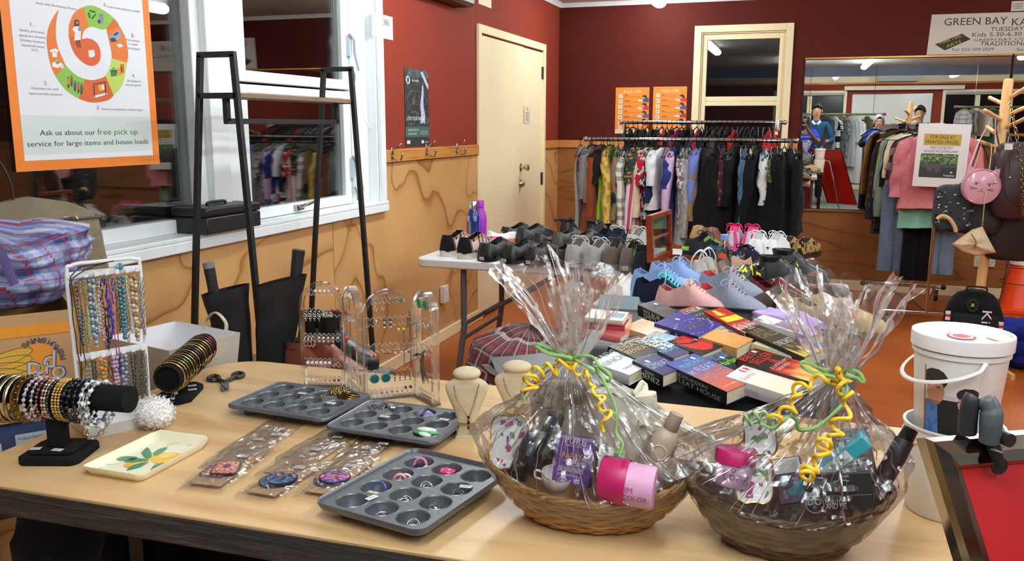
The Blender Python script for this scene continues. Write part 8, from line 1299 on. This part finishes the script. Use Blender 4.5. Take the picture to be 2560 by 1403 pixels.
softbag('handbag','black leather shoulder bag behind the pink cat bag',tuple(ay(2446,520,5.43)),.27,.30,.10,K(24,26,30),'leather',9,0,[(((2410,470,5.43),(2440,390,5.45),(2450,358,5.43)),.012,K(34)),(((2485,470,5.43),(2470,400,5.45),(2456,360,5.43)),.01,K(30))])
pt=lambda u,v:0
o=softbag('scarf_bag','grey and black patterned fabric bag with a wicker handle on the coat tree',tuple(ay(2380,520,5.38)),.2,.26,.08,K(60,64,70),'cloth',12,.2,[(((2420,470,5.38),(2445,390,5.42),(2452,356,5.43)),.007,K(200,180,150))])
b=B(K(176,170,160)); 
for i in range(60): a=rnd.uniform(0,TAU); z=rnd.uniform(-.1,.1); b.sph((.095*cos(a),-.038+.008*sin(a*3),z),(.008,.003,.005),6,4,[K(190,190,194),K(30,32,36),K(110,116,124)][i%3])
obj('pattern_flecks',b,'cloth',o).__setitem__('kind','stuff'); b=B(K(200,170,120)); I=o.matrix_world.inverted(); b.tube(spline([I@ay(x,y,5.31) for x,y in ((2342,548),(2356,540),(2374,548),(2386,566),(2390,580))],6),.011,8); obj('wicker_handle',b,'wick',o)
bg=thing('handbag','cream slouchy shoulder bag with a thin strap below the pink cat bag','bag',T3(0,0,0)); CRB=K(206,186,150); P4=[ay(*q,5.30) for q in ((2380,610),(2430,574),(2456,566),(2490,632),(2440,640),(2405,630))]
b=B(CRB); cen=sum(P4,V())/6
def bgf(u,v):
    p=u*6; i=int(p)%6; q=P4[i].lerp(P4[(i+1)%6],p-int(p)); k=sin(v*PI)**.5; r=cen+(q-cen)*k; return (r.x,r.y-.045*cos(v*PI)*(1-.5*k)+.01*ns(u*8,v*5),r.z)
b.grid(bgf,36,18,True); obj('body',b,'leather',bg,sm=70); b=B(K(226,206,170)); b.tube(spline([ay(x,y,Y) for x,y,Y in ((2456,566,5.29),(2462,500,5.27),(2475,410,5.34),(2478,365,5.4),(2462,356,5.42))],6),.007,6,flat=(1,.3)); obj('strap',b,'leather',bg); b=B(K(190,176,140)); b.tube(spline([ay(x,y,5.25) for x,y in ((2428,585),(2440,605),(2436,622))],6),.003,6); b.torus(ay(2455,560,5.28),.007,.002,12,5,axis=(0,1,0)); obj('zip',b,'metal',bg)
b=B(K(170,150,100)); chain(b,spline([V(ay(x,y,Y)) for x,y,Y in ((2522,250,5.40),(2540,330,5.33),(2552,420,5.29),(2556,500,5.29),(2556,540,5.30))],9),.008,.0022); obj('bag_chain',b,'metal',label='long gold chain strap hanging over the brown backpack',cat='chain')
# ---- floor: backpack, blue jacket, traffic cone
bpM=T3(.985,5.35,0)@RZ(-.1)@SC(.84,1.05,1.06); bp=thing('backpack','black backpack with white lettering and red white tags standing on the floor','backpack',bpM); BPK=K(24,24,27)
b=B(BPK); b.grid(lambda u,v:(lambda a,z:((.19-.05*max(0,z-.7)/.3*(z>.7)-.015*z)*math.copysign(abs(cos(a))**.55,cos(a))*(1 if z<.85 else math.sqrt(max(0,1-((z-.85)/.15)**2))*.55+.45),.11*math.copysign(abs(sin(a))**.6,sin(a))*(1-.3*z)*(1 if z<.9 else .7),.45*z+.012*ns(cos(a)*2,z*3,2)))(u*TAU,v),48,24,True); n=48; b.add([b.v[24*48+i] for i in range(48)],[tuple(range(48))]); obj('body',b,'cloth',bp,sm=60)
b=B(K(30,30,33)); b.grid(lambda u,v:(-.15+.30*u,-.113-.03*math.sqrt(max(0,1-(2*u-1)**4))*math.sqrt(max(0,1-(max(0,v-.75)/.25)**2)),.02+.32*v),24,14); obj('front_pocket',b,'cloth',bp,sm=60); b=B(K(26)); b.tube(spline([(-.06,-.05,.45),(-.05,-.05,.475),(.05,-.05,.475),(.06,-.05,.45)],5),.01,8,flat=(1,.5)); obj('grab_handle',b,'cloth',bp)
b=B(); b.X=frame((-.02,-.099,.385),(1,0,0),(0,.18,1)); b.disc(0,0,.033,K(60,60,44),.001,None,30); b.disc(0,0,.027,K(20,22,26),.0014,None,30); b.poly([(-.014,-.01),(0,-.004),(.014,-.01),(.006,.002),(.012,.012),(0,.007),(-.012,.012),(-.006,.002)],K(190,170,50),.0018); obj('badge',b,'cloth',bp)
b=B(); b.X=frame((.035,-.146,.37),(0,0,-1),(1,0,0)); b.text('Kin',0,0,.055,.11,'L',K(236),.003); b.X=frame((.125,-.125,.265),(1,0,0),(0,0,1)); b.rect(-.02,0,.04,.05,K(230)); b.rect(-.02,.018,.04,.032,K(190,40,50),.001); b.X=frame((-.165,-.118,.3),(1,0,0),(0,0,1)); b.rect(-.012,0,.018,.05,K(230)); b.rect(-.012,.018,.018,.032,K(190,40,50),.001); obj('print',b,'cloth',bp)
b=B(K(30,40,120)); b.grid(lump(.2,.16,.13,3,.4),40,22,True); obj('jacket',b,'cloth',M=T3(1.34,5.6,0.0),sm=60,label='royal blue jacket heaped on the floor beside the black backpack',cat='jacket')
cn=thing('traffic_cone','orange traffic cone with black wire loops standing by the back wall','traffic cone',T3(1.66,7.35,0)); OC=K(238,74,28); b=B(OC); b.prism(rrect(.2,.2,.04),0,.04); obj('base',b,'plastic',cn,bev=.006); b=B(OC); b.lathe([(.15,.04),(.14,.06),(.035,.7),(.03,.7),(.13,.05)],36,lambda u,v:OC,cap=False); obj('body',b,'plastic',cn,sm=50); b=B(K(226,220,214)); b.lathe([(.098,.36),(.079,.46)],36,cap=False); b.lathe([(.09,.36),(.082,.4)],8,cap=False); obj('reflective_band',b,'plastic',cn)
b=B(K(30)); [b.torus((0,0,z),r,.003,30,5) for z,r in ((.22,.15),(.34,.12))]; b.tube([(-.15,-.05,.05),(-.11,-.04,.42)],.003,5); b.tube([(.02,-.16,.05),(.02,-.1,.42)],.003,5); obj('wire_loops',b,'plastic',cn)
# ================================================================ far end of the hall and the people, seen in the mirror
def far(x,y): p=ay(x,y,2*YB-YF); return p.x,p.z
o=thing('whiteboard','large whiteboard on the far red wall seen in the mirror','whiteboard',(1.0,YF,1.02)); b=B(K(236,236,230)); b.box(.01,.0,.01,1.6,.014,1.05); obj('board',b,'gloss',o); b=B(K(170,172,174)); [b.box(*q) for q in ((0,0,0,1.61,.02,.012),(0,0,1.048,1.61,.02,1.06),(0,0,.013,.0095,.02,1.047),(1.6005,0,.013,1.61,.02,1.047))]; obj('frame',b,'metal',o)
o=thing('projector_screen','cream rolled projector screen case above the whiteboard','projector screen',(.82,YF,2.16)); b=B(K(230,220,196)); b.box(0,.02,0,2.38,.13,.09); obj('case',b,'satin',o,bev=.01); b=B(K(200)); b.box(.1,.0,.02,.14,.019,.08); b.box(2.2,.0,.02,2.24,.019,.08); obj('bracket',b,'metal',o)
b=B(K(176,176,170)); b.box(1.47,YF+.001,2.335,2.28,YF+.2,2.45); obj('air_conditioner',b,'satin',bev=.02,label='grey air conditioner high on the far wall above the screen case',cat='air conditioner')
for n_w,(x0,x1,nm) in enumerate(((-.6,.83,2),(2.86,4.7,3))):
    w=thing('window_%d'%(n_w+3),None,None,(0,0,0)); w['kind']='structure'; b=B(); z0,z1,y=1.05,2.1,YF
    b.box(x0-.06,y,z0-.06,x0,y+.03,z1+.06); b.box(x1,y,z0-.06,x1+.06,y+.03,z1+.06); b.box(x0+.0003,y,z1,x1-.0003,y+.03,z1+.06); b.box(x0+.0003,y,z0-.06,x1-.0003,y+.03,z0)
    for k in range(1,nm): xx=lerp(x0,x1,k/nm); b.box(xx-.05,y,z0,xx+.05,y+.025,z1)
    obj('window_frame',b,'cream',w); b=B(K(14,16,20)); b.box(x0,y+.002,z0,x1,y+.008,z1); obj('pane',b,'gloss',w); b=B(K(180,180,172)); b.tube([(x0,y+.06,z1-.02),(x1,y+.06,z1-.02)],.03,10); obj('roller_blind',b,'cloth',w)
o=thing('exit_sign','green and white emergency exit sign hanging at the far end','exit sign',(4.62,YF+.3,2.3)); b=B(K(30,150,80)); b.box(-.2,-.01,-.02,.2,.01,.14); obj('panel',b,'exitglow',o); b=B(K(236)); b.X=frame((-.2,.011,-.02),(1,0,0),(0,0,1))@T3(.4,0,0)@SC(-1,1,1)@RY(0); b.disc(.12,.125,.014); b.poly([(.09,.06),(.13,.06),(.15,.11),(.1,.11)]); b.poly([(.04,.02),(.07,.02),(.12,.07),(.1,.08)]); b.poly([(.13,.02),(.16,.02),(.13,.07),(.11,.07)]); b.rect(.24,.03,.36,.13); obj('pictogram',b,'paper',o); b=B(K(200)); b.tube([(0,0,.14),(0,0,.17)],.006,6); obj('bracket',b,'metal',o)
def bamboo(label,x0,x1,z,y,wires,tip):
    o=thing('hanging_bar',label,'hanging bar',((x0+x1)/2,y,z)); b=B(K(120,124,90)); c=(x0+x1)/2; b.tube([(x0-c,0,0),(x1-c,0,0)],.02,10); obj('pole',b,'satin',o); b=B(K(206,40,50)); t=(x1 if tip>0 else x0)-c; b.tube([(t-.06*(tip<0)*-0,0,0),(t+.05*tip,0,0)],.024,10); obj('red_tip',b,'satin',o)
    for wx in wires: b=B(K(140)); b.tube([(wx-c,0,.02),(wx-c,0,CZ-.17-z if y<-1.99 and False else CZ-z)],.004,5); obj('wire',b,'metal',o)
bamboo('bamboo clothes bar with red tip hung on wires in front of the whiteboard',-.5,1.40,1.605,-1.9,(.1,1.23),1); bamboo('bamboo clothes bar with red tip hung before the wide far windows',2.62,4.6,1.73,-1.9,(2.9,4.3),-1)
for i,(px,hy,c,pt,nm,lb,W,sl) in enumerate(((2060,415,K(70,80,90),None,'shirt','slate grey shirt on the bamboo bar nearest the man',.17,.4),(2072,420,K(150,160,166),None,'dress','pale grey blue dress on the bamboo bar',.18,.2),(2080,418,K(200),hst(K(226),K(30),22),'dress','black and white striped dress on the bamboo bar',.15,.2),(2092,422,K(90,104,110),spk(K(96,110,116),K(60,70,76),20),'dress','mottled teal grey dress on the bamboo bar',.16,.2),(2104,424,K(130,134,130),spk(K(140,142,138),K(90,96,90),16),'dress','mottled grey dress on the bamboo bar',.18,.3),(2118,415,K(186,190,190),None,'shirt','light grey shirt on the bamboo bar beside the white dress',.17,.4),(2132,456,K(226,228,230),None,'dress','long white dress hanging on the bamboo bar',.2,.22),(2160,400,K(96,88,66),None,'coat','olive brown coat at the red tip of the bamboo bar',.19,.42))):
    p=ay(px,400,2*YB+1.9); zh=ay(px,hy,2*YB+1.9).z; M=T3(p.x,-1.9,1.627)@RZ(.9+.25*sin(i*2)); garment(nm,lb,M,-.062,1.627-.062-zh,W,.03,c,pt,sl,seed=i*4.4); hang(M,'hanger on the bamboo bar by the whiteboard','hangers on the bamboo bar',K(190,170,130))
for i,(px,hy,c,pt,nm,lb) in enumerate(((2405,372,K(196,200,206),pld(K(206),K(150),K(120)),'shirt','pale check shirt at the red tip of the bar by the windows'),(2425,355,K(150,146,140),None,'jumper','grey jumper on the bar by the far windows'),(2450,340,K(214,206,190),None,'blouse','cream blouse on the bar by the far windows'),(2475,370,K(60,90,70),None,'shirt','green shirt on the bar by the far windows'))):
    p=ay(px,330,2*YB+1.9); zh=ay(px,hy,2*YB+1.9).z; M=T3(p.x,-1.9,1.752)@RZ(1.0+.3*sin(i*2)); garment(nm,lb,M,-.062,1.752-.062-zh,.18,.03,c,pt,.35,seed=i*6.4+50); hang(M,'hanger on the bamboo bar by the windows','hangers on the bamboo bar by the windows',K(190,170,130))
def skin(name,chains,mat,col,par,sub=2):
    """one continuous body grown along joined limb chains; chains = lists of (x,y,z,r[,r2]); a shared point joins them"""
    bm=bmesh.new(); L=bm.verts.layers.skin.verify(); idx={}; first=True
    for ch in chains:
        pv=None
        for q in ch:
            k=tuple(round(x,4) for x in q[:3])
            if k not in idx: v=bm.verts.new(q[:3]); v[L].radius=(q[3],q[4] if len(q)>4 else q[3]); v[L].use_root=first; first=False; idx[k]=v
            v=idx[k]
            if pv is not None and bm.edges.get((pv,v)) is None: bm.edges.new((pv,v))
            pv=v
    me=bpy.data.meshes.new(name); bm.to_mesh(me); bm.free(); o=bpy.data.objects.new(name,me); o.modifiers.new('skin','SKIN').use_smooth_shade=True; m=o.modifiers.new('sub','SUBSURF'); m.levels=m.render_levels=sub
    mn='%s_%.3f_%.3f_%.3f'%(mat,*col)
    if mn not in MATS:
        m=MATS[mat].copy(); MATS[mn]=m; t=m.node_tree; a=[n for n in t.nodes if n.type=='ATTRIBUTE'][0]; c=nd(t,'RGB'); c.outputs[0].default_value=(*col,1)
        for l in list(a.outputs[0].links): t.links.new(c.outputs[0],l.to_socket)
    me.materials.append(MATS[mn]); link(o,par); return o
def hand(w,d,curl,sd,s=1):
    """five bent fingers leaving a palm at wrist w, palm along d"""
    d=V(d).normalized(); side=d.cross(V((0,0,1))); side=(side if side.length>.2 else V((1,0,0))).normalized(); nrm=side.cross(d).normalized(); pc=V(w)+d*.045*s; out=[[(*w,.024),(*pc,.032,.017)]]
    for k,(off,ln) in enumerate(((-.028,.068),(-.01,.078),(.009,.074),(.026,.058))):
        a=pc+d*.032*s+side*off*s; e=a+(d*cos(curl)-nrm*sin(curl))*ln*.5; f=e+(d*cos(curl*1.9)-nrm*sin(curl*1.9))*ln*.5; out.append([(*pc,.032,.017),(*a,.0095),(*e,.0088),(*f,.007)])
    a=V(w)+d*.028*s+side*sd*.03; e=a+(d*.6+side*sd*.8).normalized()*.03; f=e+(d-nrm*.5).normalized()*.028; out.append([(*pc,.032,.017),(*a,.012),(*e,.0105),(*f,.0085)]); return out
def person(label,loc,H,skc,hairc,topc,legc,aL,aR,hair,top2=None,wide=1,collar=None,specs=False,long_sleeve=True,turn=0):
    o=thing('person',label,'person',T3(*loc)@RZ(turn)); k=H/1.75; sw=.185*k*wide; zs=1.42*k; pel=(0,0,.93*k); ch=(0,0,1.28*k); nk=(0,.0,1.5*k)
    arms=[]
    for s,(el,wr,pd,cu) in ((-1,aL),(1,aR)): arms.append((s,(s*sw,0,zs),el,wr,pd,cu))
    body=[[(*pel,.13,.1),(0,0,1.1*k,.125,.095),(*ch,.14,.1),(0,0,zs+.02,.09,.075),(*nk,.052),(0,.014,1.55*k,.066,.076),(0,.012,1.63*k,.082,.1),(0,.004,1.705*k,.07,.086)]]
    for s,sh_,el,wr,pd,cu in arms: body.append([(*ch,.14,.1),(*sh_,.055),(*el,.042),(*wr,.028)]); body+=[c for c in hand(wr,pd,cu,-s)]
    for s in (-1,1): body.append([(*pel,.13,.1),(s*.1*k,0,.86*k,.085),(s*.11*k,.02,.48*k,.058),(s*.11*k,-.01,.09*k,.04),(s*.12*k,.13,.03,.035)])
    skin('body',body,'skin',skc,o)
    tp=[[(0,0,.9*k,.155,.125),(0,0,1.1*k,.15,.118),(*ch,.162,.122),(0,0,zs+.035,.088,.08),(0,.004,1.505*k,.064,.066)]]
    for s,sh_,el,wr,pd,cu in arms: q=V(el).lerp(V(wr),.8); q2=V(sh_).lerp(V(el),.75); tp.append([(*ch,.162,.122),(*sh_,.07)]+([(*el,.057),(*q,.043)] if long_sleeve else [(*q2,.064)]))
    skin('jumper' if long_sleeve else 't_shirt',tp,'cloth',topc,o)
    skin('trousers',[[(0,0,.93*k,.15,.115),(s*.1*k,0,.84*k,.1),(s*.11*k,.02,.48*k,.076),(s*.11*k,-.01,.1*k,.06)] for s in (-1,1)],'cloth',legc,o)
    for s in (-1,1): b=B(K(30)); b.grid(lambda u,v:(s*.12*k+.045*cos(u*TAU)*sin(v*PI)**.5,.05+.13*-cos(v*PI),.035+.034*sin(u*TAU)*sin(v*PI)**.5),14,10,True); obj('shoe',b,'leather',o)
    hc=V((0,.006,1.645*k)); rx,ry,rz=.088*k**.5,.106*k**.5,.12*k
    b=B(hairc)
    def hf(u,v):
        a=u*TAU; fr=max(0,sin(a)); lim=(.42+.58*(1-fr)**.7*hair) if hair<1.2 else (.44+1.0*(1-fr)**.5); p=v*PI*min(.99,lim*.72); dn=max(0,p-PI/2); r=1.06+.05*ns(cos(a)*3,sin(a)*3,v*5); return (hc.x+rx*r*cos(a)*sin(min(p,PI/2))*(1+.2*dn*(hair>1.2)),hc.y-.008+ry*r*sin(a)*sin(min(p,PI/2)),hc.z+.015+rz*r*cos(min(p,PI/2))-dn*.16*(hair))
    b.grid(hf,40,18,True); obj('hair',b,'hair',o,sm=80)
    b=B(mixc(skc,(0,0,0),.1)); fy=hc.y+ry*.92
    b.grid(lambda u,v:(.014*(u*2-1)*(.5+.5*v),fy-.008+.022*v*(1-abs(u*2-1)),hc.z+.012-.05*v),6,6)
    for s in (-1,1): b.sph((s*rx*1.0,hc.y,hc.z-.005),(.01,.018,.03),8,8,skc); b.sph((s*.032,fy-.009,hc.z+.012),(.014,.008,.007),10,6,K(230,226,220)); b.sph((s*.032,fy-.003,hc.z+.012),(.0065,.005,.0065),8,6,K(40,28,22)); b.tube([(s*.016,fy-.002,hc.z+.033),(s*.034,fy-.002,hc.z+.038),(s*.05,fy-.012,hc.z+.03)],.004,6,col=hairc)
    b.sph((0,fy-.008,hc.z-.062),(.024,.007,.006),12,6,K(170,90,86)); obj('face',b,'skin',o,sm=70)
    if specs:
        b=B(K(40))
        for s in (-1,1): b.torus((s*.033,fy+.008,hc.z+.01),.022,.0018,18,5,axis=(0,1,0)); b.tube([(s*.055,fy+.008,hc.z+.012),(s*rx*1.05,hc.y,hc.z+.01)],.0018,5)
        b.tube([(-.011,fy+.009,hc.z+.014),(.011,fy+.009,hc.z+.014)],.0018,5); obj('glasses',b,'satin',o)
    if collar:
        b=B(collar)
        for s in (-1,1): b.poly([(0,0),(0,0),(0,0)]) if False else b.add([(0,.098,zs+.0),(s*.062,.06,zs+.065),(s*.085,.075,zs+.03),(s*.03,.112,zs-.03)],[(0,1,2,3)]); 
        obj('collar',b,'cloth',o,thick=.004)
    if top2:
        op=[]; 
        for s in (-1,1):
            op.append([(s*.12,-.02,.72*k,.08,.1),(s*.115,-.01,1.05*k,.085,.12),(s*.12,-.005,1.3*k,.075,.12)]+[(*q,.075) for q in ((s*sw,-.0,zs),)]); el=(aL if s<0 else aR)[0]; wr=(aL if s<0 else aR)[1]; op[-1]+=[(*el,.063),(*V(el).lerp(V(wr),.6),.05)]
        skin('open_cardigan',op,'knit',top2,o)
    return o
# photographer: stands behind the camera and holds the phone it was taken with
person('woman in blue t shirt holding up a phone to photograph the tables',(.03,-.33,0),1.58,K(120,80,60),K(24,20,20),K(36,56,160),K(40,44,56),((-.23,.13,1.10),(-.085,.275,1.325),(.35,.1,.9),.9),((.24,.13,1.10),(.06,.275,1.325),(-.35,.1,.9),.9),1.5,long_sleeve=False)
o=thing('phone','dark smartphone held up by the woman in the blue t shirt','phone',T3(.0,-.03,1.385)); b=B(K(26,26,30)); b.box(-.036,-.006,-.072,.036,.0,.072); obj('body',b,'gloss',o,bev=.004); b=B(K(60)); b.X=frame((.022,.0005,.05),(-1,0,0),(0,0,1)); b.disc(0,0,.006,None,.001); b.disc(0,-.016,.006,None,.001); obj('camera_lens',b,'gloss',o)
b=B(K(226)); M=T3(.03,-.33,0); b.X=M@frame((.11,.127,1.19),(-1,0,0),(0,0,1)); b.text('EXPLORE',0,0,.03,.2,'L',K(226),.004)
pp_=[x for x in COL.objects if x.get('label')=='woman in blue t shirt holding up a phone to photograph the tables'][0]; q=obj('shirt_print',b,'paper'); q.parent=pp_; q.matrix_parent_inverse=pp_.matrix_world.inverted()
person('man in blue jumper with pale collar looking at the camera beside the photographer',(.225,-.82,0),1.76,K(186,136,112),K(26,22,22),K(40,72,104),K(36,40,50),((-.27,.02,1.14),(-.2,.22,1.02),(.3,.8,.1),.8),((.29,.03,1.13),(.17,.24,1.12),(-.4,.8,.1),1.0),.35,collar=K(196,214,236))
o=thing('phone','dark phone in the hand of the man in the blue jumper','phone',T3(.36,-.49,1.155)@RX(-.9)@RZ(.3)); b=B(K(24)); b.box(-.036,-.074,-.004,.036,.074,.004); obj('body',b,'gloss',o,bev=.003)
person('grey haired woman in glasses and dark cardigan smiling by the clothes bar',(1.23,-.5,0),1.56,K(206,160,140),K(156,152,148),K(34,56,160),K(70,84,96),((-.27,.06,1.05),(-.12,.2,1.22),(.5,.1,.8),.7),((.26,.02,1.02),(.2,.2,.95),(0,.9,.1),.6),1.0,top2=K(28,28,32),specs=True)
person('dark haired person in grey standing behind the coat tree reflection',(1.93,-1.1,0),1.72,K(196,150,126),K(50,42,38),K(90,92,96),K(40),((-.25,.0,1.1),(-.24,.1,.86),(0,.3,-1),.4),((.25,0,1.1),(.24,.1,.86),(0,.3,-1),.4),.6,turn=.4)
